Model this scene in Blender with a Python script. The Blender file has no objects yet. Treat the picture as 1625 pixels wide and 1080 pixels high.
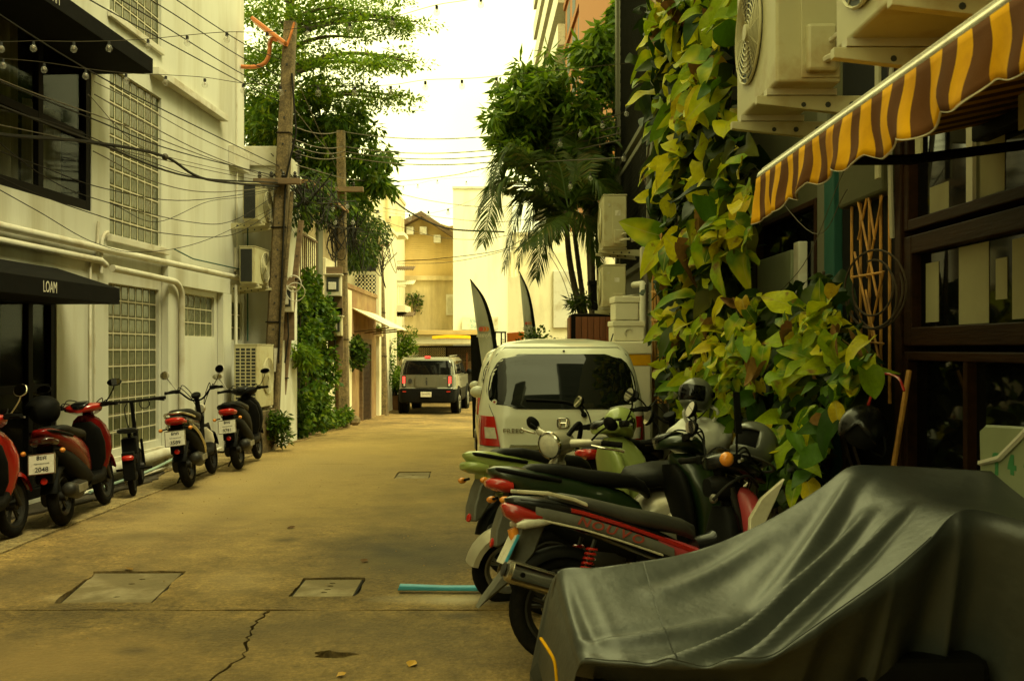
import bpy, bmesh, math, random
import numpy as np
from mathutils import Vector, Matrix

# ------------------------------------------------------------------ camera, sky, sun, exposure
S = bpy.context.scene
COL = S.collection
R = math.radians
F, CX, CY, CH = 1580.0, 812.5, 555.0, 1.6          # focal length in photo pixels, principal point, eye height

cam_d = bpy.data.cameras.new('camera')
cam = bpy.data.objects.new('camera', cam_d)
COL.objects.link(cam)
cam.location = (0, 0, CH)
cam.rotation_euler = (R(90), 0, 0)
cam_d.sensor_width = 36
cam_d.lens = 35
cam_d.shift_y = 0.0092
cam_d.clip_start = 0.05
cam_d.clip_end = 3000
cam_d.dof.use_dof = True
cam_d.dof.focus_distance = 9.5
cam_d.dof.aperture_fstop = 8
S.camera = cam

SUN_EL, SUN_AZ = R(58), R(132)                     # sun high behind the viewer on the right, through thin cloud
W = bpy.data.worlds.new('World')
S.world = W
W.use_nodes = True
nt = W.node_tree
nt.nodes.clear()
sky = nt.nodes.new('ShaderNodeTexSky')
sky.sky_type = 'NISHITA'
sky.sun_disc = False
sky.sun_elevation = SUN_EL
sky.sun_rotation = SUN_AZ
sky.air_density = 1.0
sky.dust_density = 6.0
sky.ozone_density = 1.0
tc = nt.nodes.new('ShaderNodeTexCoord')
ns = nt.nodes.new('ShaderNodeTexNoise')
ns.inputs['Scale'].default_value = 2.2
ns.inputs['Detail'].default_value = 5
nt.links.new(tc.outputs['Generated'], ns.inputs['Vector'])
cr = nt.nodes.new('ShaderNodeValToRGB')
cr.color_ramp.elements[0].position = 0.3
cr.color_ramp.elements[0].color = (13.2, 12.8, 4.9, 1)
cr.color_ramp.elements[1].position = 0.7
cr.color_ramp.elements[1].color = (17.2, 16.9, 7.0, 1)
nt.links.new(ns.outputs['Fac'], cr.inputs['Fac'])
mx = nt.nodes.new('ShaderNodeMix')
mx.data_type = 'RGBA'
mx.inputs['Factor'].default_value = 0.88            # cloud cover over the clear sky
nt.links.new(sky.outputs['Color'], mx.inputs[6])
nt.links.new(cr.outputs['Color'], mx.inputs[7])
bg = nt.nodes.new('ShaderNodeBackground')
bg.inputs['Strength'].default_value = 0.12
out = nt.nodes.new('ShaderNodeOutputWorld')
nt.links.new(mx.outputs[2], bg.inputs['Color'])
nt.links.new(bg.outputs['Background'], out.inputs['Surface'])

sun_d = bpy.data.lights.new('sun', 'SUN')
sun_d.energy = 2.4
sun_d.angle = R(22)
sun_d.color = (1.0, 0.93, 0.50)
sun = bpy.data.objects.new('sun', sun_d)
COL.objects.link(sun)
sd = Vector((math.sin(SUN_AZ) * math.cos(SUN_EL), math.cos(SUN_AZ) * math.cos(SUN_EL), math.sin(SUN_EL)))
sun.rotation_euler = sd.to_track_quat('Z', 'Y').to_euler()
sun.location = (0, 0, 30)

vs = S.view_settings
vs.view_transform = 'Standard'
vs.look = 'None'
vs.exposure = 0.68
vs.gamma = 1
vs.use_curve_mapping = False
S.cycles.use_denoising = True
S.cycles.max_bounces = 6
S.cycles.diffuse_bounces = 3
S.cycles.glossy_bounces = 3
S.cycles.transmission_bounces = 4
S.cycles.transparent_max_bounces = 6
S.cycles.sample_clamp_indirect = 6
S.cycles.caustics_reflective = False
S.cycles.caustics_refractive = False

# ------------------------------------------------------------------ materials
def mat(name, col, rough=0.7, *, dmax=.78, metal=0.0, noise=0.18, scale=5.0, bump=0.0, bscale=40.0, dirt=None, damt=0.5, dscale=1.5,
        vary=0.0, spec=0.5, coat=0.0, trans=0.0, stretch=None, hue=None, alpha=1.0, island=False, emit=0.0, detail=6):
    """Procedural surface: base colour varied by noise, optional second tone (dirt), bump, random value per object or island."""
    m = bpy.data.materials.new(name)
    m.use_nodes = True
    t = m.node_tree
    N, L = t.nodes, t.links
    b = N['Principled BSDF']
    b.inputs['Roughness'].default_value = rough
    b.inputs['Metallic'].default_value = metal
    b.inputs['Specular IOR Level'].default_value = spec
    b.inputs['Coat Weight'].default_value = coat
    b.inputs['Coat Roughness'].default_value = 0.06
    b.inputs['Transmission Weight'].default_value = trans
    b.inputs['Alpha'].default_value = alpha
    c4 = tuple(col) + (1,)
    b.inputs['Base Color'].default_value = c4
    tc = N.new('ShaderNodeTexCoord')
    vec = tc.outputs['Object']
    if stretch:
        mp = N.new('ShaderNodeMapping')
        mp.inputs['Scale'].default_value = stretch
        L.new(vec, mp.inputs['Vector'])
        vec = mp.outputs['Vector']
    cur = None
    def rgb_mix(mode, fac, a, bb):
        x = N.new('ShaderNodeMix')
        x.data_type = 'RGBA'
        x.blend_type = mode
        for sock, v in ((x.inputs['Factor'], fac), (x.inputs[6], a), (x.inputs[7], bb)):
            if hasattr(v, 'is_output'):
                L.new(v, sock)
            else:
                sock.default_value = v
        return x.outputs[2]
    def noise_fac(sc, lo, hi, dt=6, w=None):
        n = N.new('ShaderNodeTexNoise')
        n.inputs['Scale'].default_value = sc
        n.inputs['Detail'].default_value = dt
        n.inputs['Roughness'].default_value = 0.62
        L.new(vec, n.inputs['Vector'])
        r = N.new('ShaderNodeMapRange')
        r.inputs['From Min'].default_value = lo
        r.inputs['From Max'].default_value = hi
        L.new(n.outputs['Fac'], r.inputs['Value'])
        return r.outputs['Result']
    cur = c4
    if noise:
        lo = tuple(c * (1 - noise) for c in col) + (1,)
        hi = tuple(min(1, c * (1 + noise)) for c in col) + (1,)
        cur = rgb_mix('MIX', noise_fac(scale, 0.3, 0.7, detail), lo, hi)
    if hue:
        g = N.new('ShaderNodeNewGeometry') if island else N.new('ShaderNodeObjectInfo')
        rnd = g.outputs['Random Per Island'] if island else g.outputs['Random']
        ramp = N.new('ShaderNodeValToRGB')
        ramp.color_ramp.elements.remove(ramp.color_ramp.elements[1])
        for i, (p, c) in enumerate(hue):
            e = ramp.color_ramp.elements[0] if i == 0 else ramp.color_ramp.elements.new(p)
            e.position = p
            e.color = tuple(c) + (1,)
        L.new(rnd, ramp.inputs['Fac'])
        cur = rgb_mix('MIX', 0.85, cur, ramp.outputs['Color'])
        if noise:
            cur = rgb_mix('MULTIPLY', 1.0, cur, rgb_mix('MIX', noise_fac(scale * 2.3, 0.35, 0.65), (1 - noise,) * 3 + (1,), (1, 1, 1, 1)))
    if dirt:
        cur = rgb_mix('MIX', noise_fac(dscale, 0.62 - 0.35 * damt, dmax), cur, tuple(dirt) + (1,))
    if vary:
        g = N.new('ShaderNodeNewGeometry') if island else N.new('ShaderNodeObjectInfo')
        rnd = g.outputs['Random Per Island'] if island else g.outputs['Random']
        r = N.new('ShaderNodeMapRange')
        r.inputs['To Min'].default_value = 1 - vary
        r.inputs['To Max'].default_value = 1 + vary
        L.new(rnd, r.inputs['Value'])
        h = N.new('ShaderNodeHueSaturation')
        L.new(r.outputs['Result'], h.inputs['Value'])
        if hasattr(cur, 'is_output'):
            L.new(cur, h.inputs['Color'])
        else:
            h.inputs['Color'].default_value = cur
        cur = h.outputs['Color']
    if hasattr(cur, 'is_output'):
        L.new(cur, b.inputs['Base Color'])
    if emit:
        b.inputs['Emission Color'].default_value = c4
        b.inputs['Emission Strength'].default_value = emit
    if bump:
        n = N.new('ShaderNodeTexNoise')
        n.inputs['Scale'].default_value = bscale
        n.inputs['Detail'].default_value = 5
        L.new(vec, n.inputs['Vector'])
        bp = N.new('ShaderNodeBump')
        bp.inputs['Strength'].default_value = bump
        bp.inputs['Distance'].default_value = 0.02
        L.new(n.outputs['Fac'], bp.inputs['Height'])
        L.new(bp.outputs['Normal'], b.inputs['Normal'])
    return m

def leafmat(name, col, hue, island=True, rough=0.45, transl=0.35, vein=False, noise=0.25):
    m = mat(name, col, rough, noise=noise, scale=3.0, hue=hue, island=island, spec=0.4)
    t = m.node_tree
    N, L = t.nodes, t.links
    b = N['Principled BSDF']
    tr = N.new('ShaderNodeBsdfTranslucent')
    src = b.inputs['Base Color'].links[0].from_socket
    b.inputs['Specular IOR Level'].default_value = .16
    if vein:                                        # pale midrib and dry brown patches in leaf space (x across, y along)
        tc = N.new('ShaderNodeTexCoord')
        n = N.new('ShaderNodeTexNoise')
        n.inputs['Scale'].default_value = 2.2
        n.inputs['Detail'].default_value = 5
        oi = N.new('ShaderNodeNewGeometry') if island else N.new('ShaderNodeObjectInfo')
        ad = N.new('ShaderNodeVectorMath')
        ad.operation = 'ADD'
        sc = N.new('ShaderNodeVectorMath')
        sc.operation = 'SCALE'
        sc.inputs[0].default_value = (7, 11, 3)
        L.new(oi.outputs['Random Per Island' if island else 'Random'], sc.inputs['Scale'])
        L.new(tc.outputs['UV'], ad.inputs[0])
        L.new(sc.outputs[0], ad.inputs[1])
        L.new(ad.outputs[0], n.inputs['Vector'])
        r = N.new('ShaderNodeMapRange')
        r.inputs['From Min'].default_value = 0.60
        r.inputs['From Max'].default_value = 0.70
        L.new(n.outputs['Fac'], r.inputs['Value'])
        x = N.new('ShaderNodeMix')
        x.data_type = 'RGBA'
        L.new(r.outputs['Result'], x.inputs['Factor'])
        L.new(src, x.inputs[6])
        x.inputs[7].default_value = (0.20, 0.10, 0.022, 1)
        # second, wide blotches: green <-> yellow variegation
        n2 = N.new('ShaderNodeTexNoise')
        n2.inputs['Scale'].default_value = 1.3
        L.new(ad.outputs[0], n2.inputs['Vector'])
        r2 = N.new('ShaderNodeMapRange')
        r2.inputs['From Min'].default_value = 0.5
        r2.inputs['From Max'].default_value = 0.75
        r2.inputs['To Max'].default_value = 0.75
        L.new(n2.outputs['Fac'], r2.inputs['Value'])
        x2 = N.new('ShaderNodeMix')
        x2.data_type = 'RGBA'
        L.new(r2.outputs['Result'], x2.inputs['Factor'])
        L.new(x.outputs[2], x2.inputs[6])
        x2.inputs[7].default_value = (0.66, 0.60, 0.012, 1)
        # midrib and side veins
        sp = N.new('ShaderNodeSeparateXYZ')
        L.new(tc.outputs['UV'], sp.inputs[0])
        ab = N.new('ShaderNodeMath')
        ab.operation = 'ABSOLUTE'
        L.new(sp.outputs['X'], ab.inputs[0])
        lt = N.new('ShaderNodeMath')
        lt.operation = 'LESS_THAN'
        lt.inputs[1].default_value = 0.012
        L.new(ab.outputs[0], lt.inputs[0])
        ml = N.new('ShaderNodeMath')
        ml.operation = 'MULTIPLY'
        ml.inputs[1].default_value = 0.55
        L.new(lt.outputs[0], ml.inputs[0])
        x3 = N.new('ShaderNodeMix')
        x3.data_type = 'RGBA'
        L.new(ml.outputs[0], x3.inputs['Factor'])
        L.new(x2.outputs[2], x3.inputs[6])
        x3.inputs[7].default_value = (0.42, 0.38, 0.10, 1)
        src = x3.outputs[2]
        L.new(src, b.inputs['Base Color'])
        # side-vein relief
        sb = N.new('ShaderNodeMath')
        sb.operation = 'SUBTRACT'
        L.new(sp.outputs['Y'], sb.inputs[0])
        L.new(ab.outputs[0], sb.inputs[1])
        sn = N.new('ShaderNodeMath')
        sn.operation = 'SINE'
        mm = N.new('ShaderNodeMath')
        mm.operation = 'MULTIPLY'
        mm.inputs[1].default_value = 30
        L.new(sb.outputs[0], mm.inputs[0])
        L.new(mm.outputs[0], sn.inputs[0])
        bp = N.new('ShaderNodeBump')
        bp.inputs['Strength'].default_value = 0.10
        bp.inputs['Distance'].default_value = 0.006
        L.new(sn.outputs[0], bp.inputs['Height'])
        L.new(bp.outputs['Normal'], b.inputs['Normal'])
    L.new(src, tr.inputs['Color'])
    ms = N.new('ShaderNodeMixShader')
    ms.inputs['Fac'].default_value = transl
    L.new(b.outputs['BSDF'], ms.inputs[1])
    L.new(tr.outputs['BSDF'], ms.inputs[2])
    L.new(ms.outputs['Shader'], N['Material Output'].inputs['Surface'])
    return m

# paints and surfaces (real-world base colours)
white_wall = mat('white_wall', (.63, .62, .52), .8, noise=.06, scale=1.3, bump=.15, bscale=60, dirt=(.42, .38, .25), damt=.42, dscale=1.6, stretch=(1, 1, .13))
white_trim = mat('white_trim', (.64, .61, .49), .7, noise=.06, dirt=(.33, .25, .12), damt=.35, dscale=2.5)
cream_wall = mat('cream_wall', (.80, .73, .50), .85, noise=.07, scale=.8, bump=.1, dirt=(.36, .27, .13), damt=.35, dscale=.6, stretch=(1, 1, .4))
yellow_wall = mat('yellow_wall', (.64, .46, .18), .85, noise=.08, scale=.8, dirt=(.40, .27, .10), damt=.35, dscale=.7, stretch=(1, 1, .3))
stained_wall = mat('stained_wall', (.66, .53, .28), .9, noise=.15, scale=1.2, dirt=(.22, .15, .055), damt=.7, dscale=.9, stretch=(1.4, 1.4, .35))
beige_wall = mat('beige_wall', (.50, .40, .22), .88, noise=.12, scale=1.0, dirt=(.2, .13, .06), damt=.7, dscale=1.0, stretch=(1, 1, .35))
rust_wall = mat('rust_wall', (.36, .24, .10), .9, noise=.25, scale=2.0, dirt=(.18, .07, .03), damt=.8, dscale=1.2)
grey_wall = mat('grey_wall', (.14, .138, .09), .8, spec=.2, noise=.12, scale=1.5, dirt=(.10, .09, .06), damt=.4)
olive_wall = mat('olive_wall', (.085, .082, .040), .85, spec=.15, noise=.12, scale=2.0, bump=.08, dirt=(.09, .08, .045), damt=.5)
orange_wall = mat('orange_wall', (.33, .115, .016), .8, noise=.06)
block_white = mat('block_white', (.84, .80, .64), .85, noise=.05, scale=.8, bump=.1, dirt=(.50, .42, .26), damt=.3, dscale=.6, stretch=(1, 1, .2))
concrete = mat('concrete', (.30, .24, .145), .9, noise=.15, scale=1.2, bump=.35, bscale=70, dirt=(.15, .10, .045), damt=.45, dscale=.55)
pale_concrete = mat('pale_concrete', (.42, .31, .125), .92, noise=.14, scale=2.0, bump=.35, bscale=80, dirt=(.19, .13, .055), damt=.45, dscale=.9)
pole_concrete = mat('pole_concrete', (.17, .122, .052), .9, noise=.18, scale=4, bump=.4, bscale=50, dirt=(.16, .11, .05), damt=.5, dscale=2)
earth = mat('earth', (.055, .042, .025), .95, noise=.4, scale=14, bump=.6, bscale=50)
soil = mat('soil', (.26, .17, .06), .95, noise=.3, scale=5, bump=.6, bscale=40)
tyre = mat('tyre', (.009, .0085, .007), .85, noise=.3, scale=20, bump=.15, bscale=80, dirt=(.022, .018, .011), damt=.3, dscale=9, spec=.08)
black_plastic = mat('black_plastic', (.006, .006, .005), .58, noise=.2, scale=12, dirt=(.012, .010, .006), damt=.2, dscale=6, spec=.08)
black_gloss = mat('black_gloss', (.006, .006, .006), .25, noise=.1, coat=.12, spec=.3)
black_metal = mat('black_metal', (.006, .0055, .0045), .6, spec=.06, metal=0, noise=.2, scale=9)
black_cloth = mat('black_cloth', (.008, .008, .007), .9, noise=.2, scale=8, bump=.2, bscale=200, spec=.1)
seat_vinyl = mat('seat_vinyl', (.011, .0108, .009), .5, noise=.2, scale=12, bump=.12, bscale=160, spec=.12)
grey_vinyl = mat('grey_vinyl', (.045, .043, .033), .5, noise=.25, scale=6, bump=.12, bscale=150)
chrome = mat('chrome', (.75, .70, .60), .13, metal=1, noise=.1, scale=15)
steel = mat('steel', (.55, .50, .38), .27, metal=.9, noise=.2, scale=12, dirt=(.16, .11, .05), damt=.3, dscale=6)
alloy = mat('alloy', (.30, .28, .23), .45, metal=.6, noise=.25, scale=12, dirt=(.07, .055, .03), damt=.5, dscale=6)
dark_alloy = mat('dark_alloy', (.028, .026, .021), .5, metal=.4, noise=.25, scale=12)
grey_plastic = mat('grey_plastic', (.12, .115, .09), .5, noise=.15, scale=8, dirt=(.06, .05, .03), damt=.35, dscale=5)
silver_paint = mat('silver_paint', (.46, .42, .31), .33, metal=.35, noise=.08, coat=.4, dirt=(.26, .20, .10), damt=.35, dscale=4)
red_paint = mat('red_paint', (.36, .014, .008), .25, noise=.06, coat=.6)
deep_red = mat('deep_red', (.15, .005, .004), .22, noise=.08, coat=.1, spec=.2)
pink_red = mat('pink_red', (.44, .055, .06), .35, noise=.08, coat=.3)
green_paint = mat('green_paint', (.30, .36, .10), .3, noise=.06, coat=.5, dirt=(.22, .22, .08), damt=.2)
dark_green = mat('dark_green', (.010, .022, .006), .32, noise=.1, coat=.5)
cream_plastic = mat('cream_plastic', (.62, .56, .40), .45, noise=.08, dirt=(.30, .22, .11), damt=.3, dscale=4)
white_car = mat('white_car', (.72, .71, .56), .28, noise=.02, scale=1, coat=.7)
suv_paint = mat('suv_paint', (.15, .145, .105), .3, metal=.3, noise=.03, coat=.6)
ac_paint = mat('ac_paint', (.47, .43, .25), .5, noise=.05, scale=3, dirt=(.32, .22, .09), damt=.28, dscale=4)
ac_grey = mat('ac_grey', (.50, .46, .33), .55, noise=.1)
ac_dark = mat('ac_dark', (.025, .03, .027), .6, noise=.2)
orange_paint = mat('orange_paint', (.62, .20, .045), .5, noise=.12, scale=6, dirt=(.24, .08, .03), damt=.4, dscale=5)
bright_orange = mat('bright_orange', (.85, .20, .02), .6, noise=.05)
bamboo = mat('bamboo', (.52, .25, .04), .55, noise=.3, scale=10, dirt=(.20, .09, .03), damt=.4, dscale=6)
wood_dark = mat('wood_dark', (.026, .010, .003), .55, spec=.14, noise=.35, scale=5, stretch=(.4, 4, 4), bump=.15, bscale=20)
wood_red = mat('wood_red', (.21, .065, .020), .55, noise=.3, scale=4, stretch=(3, 3, .4), bump=.15, vary=.2)
wood_old = mat('wood_old', (.15, .095, .045), .8, noise=.35, scale=5, stretch=(.5, 3, 3), bump=.3)
teal_paint = mat('teal_paint', (.022, .085, .065), .55, spec=.2, noise=.15, dirt=(.03, .06, .05), damt=.3)
glass_dark = mat('glass_dark', (.004, .004, .004), .05, noise=0, spec=.32)
glass_car = mat('glass_car', (.004, .005, .004), .03, noise=0, spec=.55)
glass_block_m = mat('glass_block', (.085, .09, .042), .16, noise=.35, scale=9, spec=.3, vary=.22, bump=.25, bscale=14)
grout = mat('grout', (.64, .58, .40), .8, noise=.08)
curtain = mat('curtain', (.62, .58, .36), .95, noise=.2, scale=4, stretch=(8, 8, .4))
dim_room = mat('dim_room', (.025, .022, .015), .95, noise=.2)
red_lens = mat('red_lens', (.50, .020, .012), .15, noise=.15, scale=25, coat=.5)
red_lit = mat('red_lit', (.9, .06, .04), .2, noise=0, emit=1.2)
clear_lens = mat('clear_lens', (.62, .58, .46), .12, noise=.15, scale=30, coat=.5)
amber_lens = mat('amber_lens', (.75, .26, .03), .2, noise=.15, scale=25, coat=.4)
plate_white = mat('plate_white', (.66, .62, .50), .5, noise=.08, scale=18, dirt=(.36, .30, .18), damt=.3, dscale=14)
ink = mat('ink', (.02, .02, .018), .6, noise=0)
white_ink = mat('white_ink', (.72, .68, .55), .6, noise=0)
grey_ink = mat('grey_ink', (.42, .40, .33), .6, noise=0)
red_ink = mat('red_ink', (.32, .05, .03), .5, noise=0)
teal_ink = mat('teal_ink', (.10, .38, .42), .6, noise=0)
mirror_glass = mat('mirror_glass', (.9, .88, .80), .02, metal=1, noise=0)
wire_black = mat('wire_black', (.012, .011, .008), .7, noise=.2, scale=4, spec=.15)
wire_brown = mat('wire_brown', (.075, .06, .035), .7, noise=.2, scale=4)
bark = mat('bark', (.075, .055, .03), .9, noise=.35, scale=9, bump=.6, bscale=25, stretch=(1, 1, .3))
palm_bark = mat('palm_bark', (.085, .065, .035), .85, noise=.3, scale=4, bump=.5, bscale=16, stretch=(1, 1, 3))
rope = mat('dry_vine', (.05, .032, .014), .85, noise=.35, scale=12, bump=.4)
tarp_m = mat('tarp_cloth', (.036, .040, .036), .40, noise=.18, scale=2.2, bump=.12, bscale=24, spec=.7, dirt=(.068, .073, .063), damt=.35, dscale=2.4)
awn_yellow = mat('awning_yellow', (.62, .31, .004), .85, spec=.1, noise=.10, scale=7, bump=.1, bscale=200, dirt=(.40, .17, .01), damt=.3, dscale=5)
awn_brown = mat('awning_brown', (.105, .043, .015), .9, spec=.08, noise=.12, scale=7, bump=.1, bscale=200)
blue_plastic = mat('blue_plastic', (.05, .32, .48), .5, noise=.15, scale=8)
pale_hose = mat('pale_hose', (.30, .42, .33), .5, noise=.12)
foam = mat('foam', (.72, .67, .50), .85, noise=.05, bump=.1, bscale=120)
bag_plastic = mat('bag_plastic', (.62, .61, .52), .4, noise=.15, scale=6, bump=.5, bscale=14)
flag_grey = mat('flag_grey', (.46, .46, .37), .75, noise=.12, scale=3, stretch=(3, 1, .6))
hair_dark = mat('terracotta', (.27, .14, .06), .8, noise=.2, bump=.2)
mesh_dark = mat('mesh_dark', (.022, .024, .02), .6, noise=.3)
glass_bulb = mat('glass_bulb', (.80, .78, .68), .08, noise=0, alpha=.16, spec=.8)
board_green = mat('board_green', (.28, .31, .18), .4, noise=.06)
helmet_grey = mat('helmet_grey', (.10, .104, .085), .3, noise=.1, coat=.5)

G_DARK = [(0, (.016, .040, .005)), (.4, (.032, .070, .007)), (.75, (.07, .12, .010)), (1, (.13, .18, .014))]
G_LIGHT = [(0, (.05, .11, .006)), (.4, (.10, .19, .008)), (.8, (.19, .29, .010)), (1, (.27, .34, .014))]
G_MID = [(0, (.025, .062, .006)), (.45, (.06, .13, .008)), (.8, (.13, .21, .010)), (1, (.22, .28, .014))]
leaf_dark = leafmat('leaf_dark', (.04, .07, .01), G_DARK)
leaf_light = leafmat('leaf_light', (.10, .17, .02), G_LIGHT, transl=.45)
leaf_mid = leafmat('leaf_mid', (.06, .11, .012), G_MID, transl=.4)
VINE_Y = [(0, (.05, .12, .006)), (.2, (.13, .26, .008)), (.42, (.34, .46, .010)), (.62, (.58, .60, .012)), (.86, (.80, .68, .012)), (1, (.50, .30, .02))]
vine_leaf = leafmat('vine_leaf', (.18, .22, .015), VINE_Y, island=False, transl=.35, vein=True, rough=.46)
vine_green = leafmat('vine_green', (.05, .10, .008), [(0, (.02, .06, .004)), (.35, (.07, .16, .005)), (.7, (.16, .28, .007)), (1, (.36, .44, .010))], island=False, transl=.3, vein=False, rough=.5)
vine_leaf_shaded = leafmat('vine_leaf_shaded', (.03, .05, .006), [(0, (.010, .024, .003)), (.5, (.022, .045, .005)), (.85, (.06, .085, .006)), (1, (.15, .14, .01))], island=True, transl=.3)  # darker leaf colour paints the shade inside the vine
palm_leaf = leafmat('palm_leaf', (.06, .10, .014), [(0, (.04, .075, .010)), (.7, (.085, .13, .016)), (1, (.18, .15, .035))], transl=.35)
dry_leaf = leafmat('dry_leaf', (.22, .11, .03), [(0, (.14, .06, .018)), (1, (.34, .20, .05))], island=False, transl=.2)

# ------------------------------------------------------------------ helpers
rng = random.Random(11)

def P(px, py, d):
    """World point on the line of sight of a photo pixel, d metres ahead."""
    return Vector(((px - CX) / F * d, d, CH - (py - CY) / F * d))

def gz(y):
    """The lane dips gently after 14 m."""
    if y < 14: return 0.0
    if y < 31: return -0.44 * (y - 14) / 17
    return -0.44

class MB:
    """Collects shapes and links them as ONE mesh object."""
    def __init__(s):
        s.v, s.f, s.mi, s.M = [], [], [], Matrix.Identity(4)
        s.k = 0
    def add(s, vs, fs):
        o = len(s.v)
        M = s.M
        s.v.extend((M @ Vector(p)).to_tuple() for p in vs)
        for f in fs:
            s.f.append(tuple(i + o for i in f))
            s.mi.append(s.k)
        return s
    def box(s, x0, x1, y0, y1, z0, z1):
        v = [(x, y, z) for z in (z0, z1) for y in (y0, y1) for x in (x0, x1)]
        return s.add(v, [(0, 2, 3, 1), (4, 5, 7, 6), (0, 1, 5, 4), (2, 6, 7, 3), (0, 4, 6, 2), (1, 3, 7, 5)])
    def quad(s, a, b, c, d): return s.add([a, b, c, d], [(0, 1, 2, 3)])
    def loft(s, rings, cap=True, closed=True):
        n = len(rings[0])
        v = [p for r in rings for p in r]
        f = []
        for i in range(len(rings) - 1):
            for j in range(n if closed else n - 1):
                a, b = i * n + j, i * n + (j + 1) % n
                f.append((a, b, b + n, a + n))
        if cap and closed:
            f.append(tuple(range(n))[::-1])
            f.append(tuple(range((len(rings) - 1) * n, len(rings) * n)))
        return s.add(v, f)
    def tube(s, pts, r, n=6, cap=True):
        pts = [Vector(p) for p in pts]
        q = [pts[0]]
        rr = list(r) if hasattr(r, '__len__') else [r] * len(pts)
        rings = []
        t0 = None
        up = None
        for i, p in enumerate(pts):
            a = pts[max(i - 1, 0)]
            b = pts[min(i + 1, len(pts) - 1)]
            t = (b - a)
            t = t.normalized() if t.length > 1e-9 else Vector((0, 0, 1))
            if up is None:
                up = t.orthogonal().normalized()
            else:
                up = up - t * up.dot(t)
                up = up.normalized() if up.length > 1e-6 else t.orthogonal().normalized()
            w = t.cross(up)
            rings.append([p + (up * math.cos(2 * math.pi * k / n) + w * math.sin(2 * math.pi * k / n)) * rr[i] for k in range(n)])
        return s.loft(rings, cap)
    def lathe(s, prof, c=(0, 0, 0), ax=(0, 0, 1), n=20, cap=True):
        """prof: (radius, height along ax) pairs."""
        ax = Vector(ax).normalized()
        u = ax.orthogonal().normalized()
        w = ax.cross(u)
        c = Vector(c)
        return s.loft([[c + ax * h + (u * math.cos(2 * math.pi * k / n) + w * math.sin(2 * math.pi * k / n)) * max(r, 1e-4) for k in range(n)] for r, h in prof], cap)
    def ball(s, c, r, n=12, m=8, rz=None, half=False):
        rx, ry, rzz = (r if hasattr(r, '__len__') else (r, r, rz or r))
        rings = []
        lo = 0 if half else -math.pi / 2
        for i in range(m + 1):
            a = lo + (math.pi / 2 - lo) * i / m
            ca, sa = max(math.cos(a), 1e-3), math.sin(a)
            rings.append([(c[0] + rx * ca * math.cos(2 * math.pi * k / n), c[1] + ry * ca * math.sin(2 * math.pi * k / n), c[2] + rzz * sa) for k in range(n)])
        return s.loft(rings)
    def torus(s, c, ax, R0, r, n=28, m=10, sq=1.0, a0=0, a1=2 * math.pi):
        ax = Vector(ax).normalized()
        u = ax.orthogonal().normalized()
        w = ax.cross(u)
        c = Vector(c)
        full = abs(a1 - a0 - 2 * math.pi) < 1e-6
        rings = []
        for i in range(n + 1):
            a = a0 + (a1 - a0) * i / n
            d = u * math.cos(a) + w * math.sin(a)
            rings.append([c + d * (R0 + r * math.cos(2 * math.pi * k / m)) + ax * (r * sq * math.sin(2 * math.pi * k / m)) for k in range(m)])
        return s.loft(rings, cap=not full)
    def prism(s, pts, y0, y1, plane='xz', inset=0.0):
        """Outline extruded across; inset rounds the two faces in."""
        def mk(a, b, y): return {'xz': (a, y, b), 'yz': (y, a, b), 'xy': (a, b, y)}[plane]
        if inset:
            cx = sum(p[0] for p in pts) / len(pts)
            cz = sum(p[1] for p in pts) / len(pts)
            n = len(pts)
            ins = []
            for i, (a, b) in enumerate(pts):
                pa, pb = pts[i - 1], pts[(i + 1) % n]
                t = Vector((pb[0] - pa[0], pb[1] - pa[1]))
                t = t.normalized() if t.length > 0 else Vector((1, 0))
                nn = Vector((-t.y, t.x))
                if nn.dot(Vector((cx - a, cz - b))) < 0: nn = -nn
                ins.append((a + nn.x * inset, b + nn.y * inset))
            sg = 1 if y1 > y0 else -1
            k = inset * 0.9
            rings = [[mk(a, b, y0) for a, b in ins], [mk(a, b, y0 + sg * k) for a, b in pts], [mk(a, b, y1 - sg * k) for a, b in pts], [mk(a, b, y1) for a, b in ins]]
        else:
            rings = [[mk(a, b, y0) for a, b in pts], [mk(a, b, y1) for a, b in pts]]
        return s.loft(rings)
    def build(s, name, mats, parent=None, smooth=None, bevel=0, seg=2, loc=None, rot=None, subd=0, mesh=None):
        if mesh is None:
            me = bpy.data.meshes.new(name)
            me.from_pydata(s.v, [], s.f)
            for m in (mats if isinstance(mats, (list, tuple)) else [mats]): me.materials.append(m)
            if max(s.mi, default=0): me.polygons.foreach_set('material_index', s.mi)
            bm = bmesh.new()
            bm.from_mesh(me)
            bmesh.ops.recalc_face_normals(bm, faces=bm.faces)
            bm.to_mesh(me)
            bm.free()
            if smooth:
                me.shade_smooth()
                me.set_sharp_from_angle(angle=R(smooth))
        else:
            me = mesh
        o = bpy.data.objects.new(name, me)
        COL.objects.link(o)
        if parent: o.parent = parent
        if loc is not None: o.location = loc
        if rot is not None: o.rotation_euler = rot
        if bevel:
            b = o.modifiers.new('bevel', 'BEVEL')
            b.width, b.segments, b.limit_method, b.angle_limit = bevel, seg, 'ANGLE', R(40)
        if subd:
            b = o.modifiers.new('subdivision', 'SUBSURF')
            b.levels = b.render_levels = subd
        return o

def tag(o, label=None, cat=None, group=None, kind=None):
    if label: o['label'] = label
    if cat: o['category'] = cat
    if group: o['group'] = group
    if kind: o['kind'] = kind
    return o

def thing(name, label, cat, loc=(0, 0, 0), rz=0.0, group=None, rx=0.0, ry=0.0):
    o = bpy.data.objects.new(name, None)
    o.empty_display_size = .2
    COL.objects.link(o)
    o.location = loc
    o.rotation_euler = (rx, ry, rz)
    return tag(o, label, cat, group)

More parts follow.
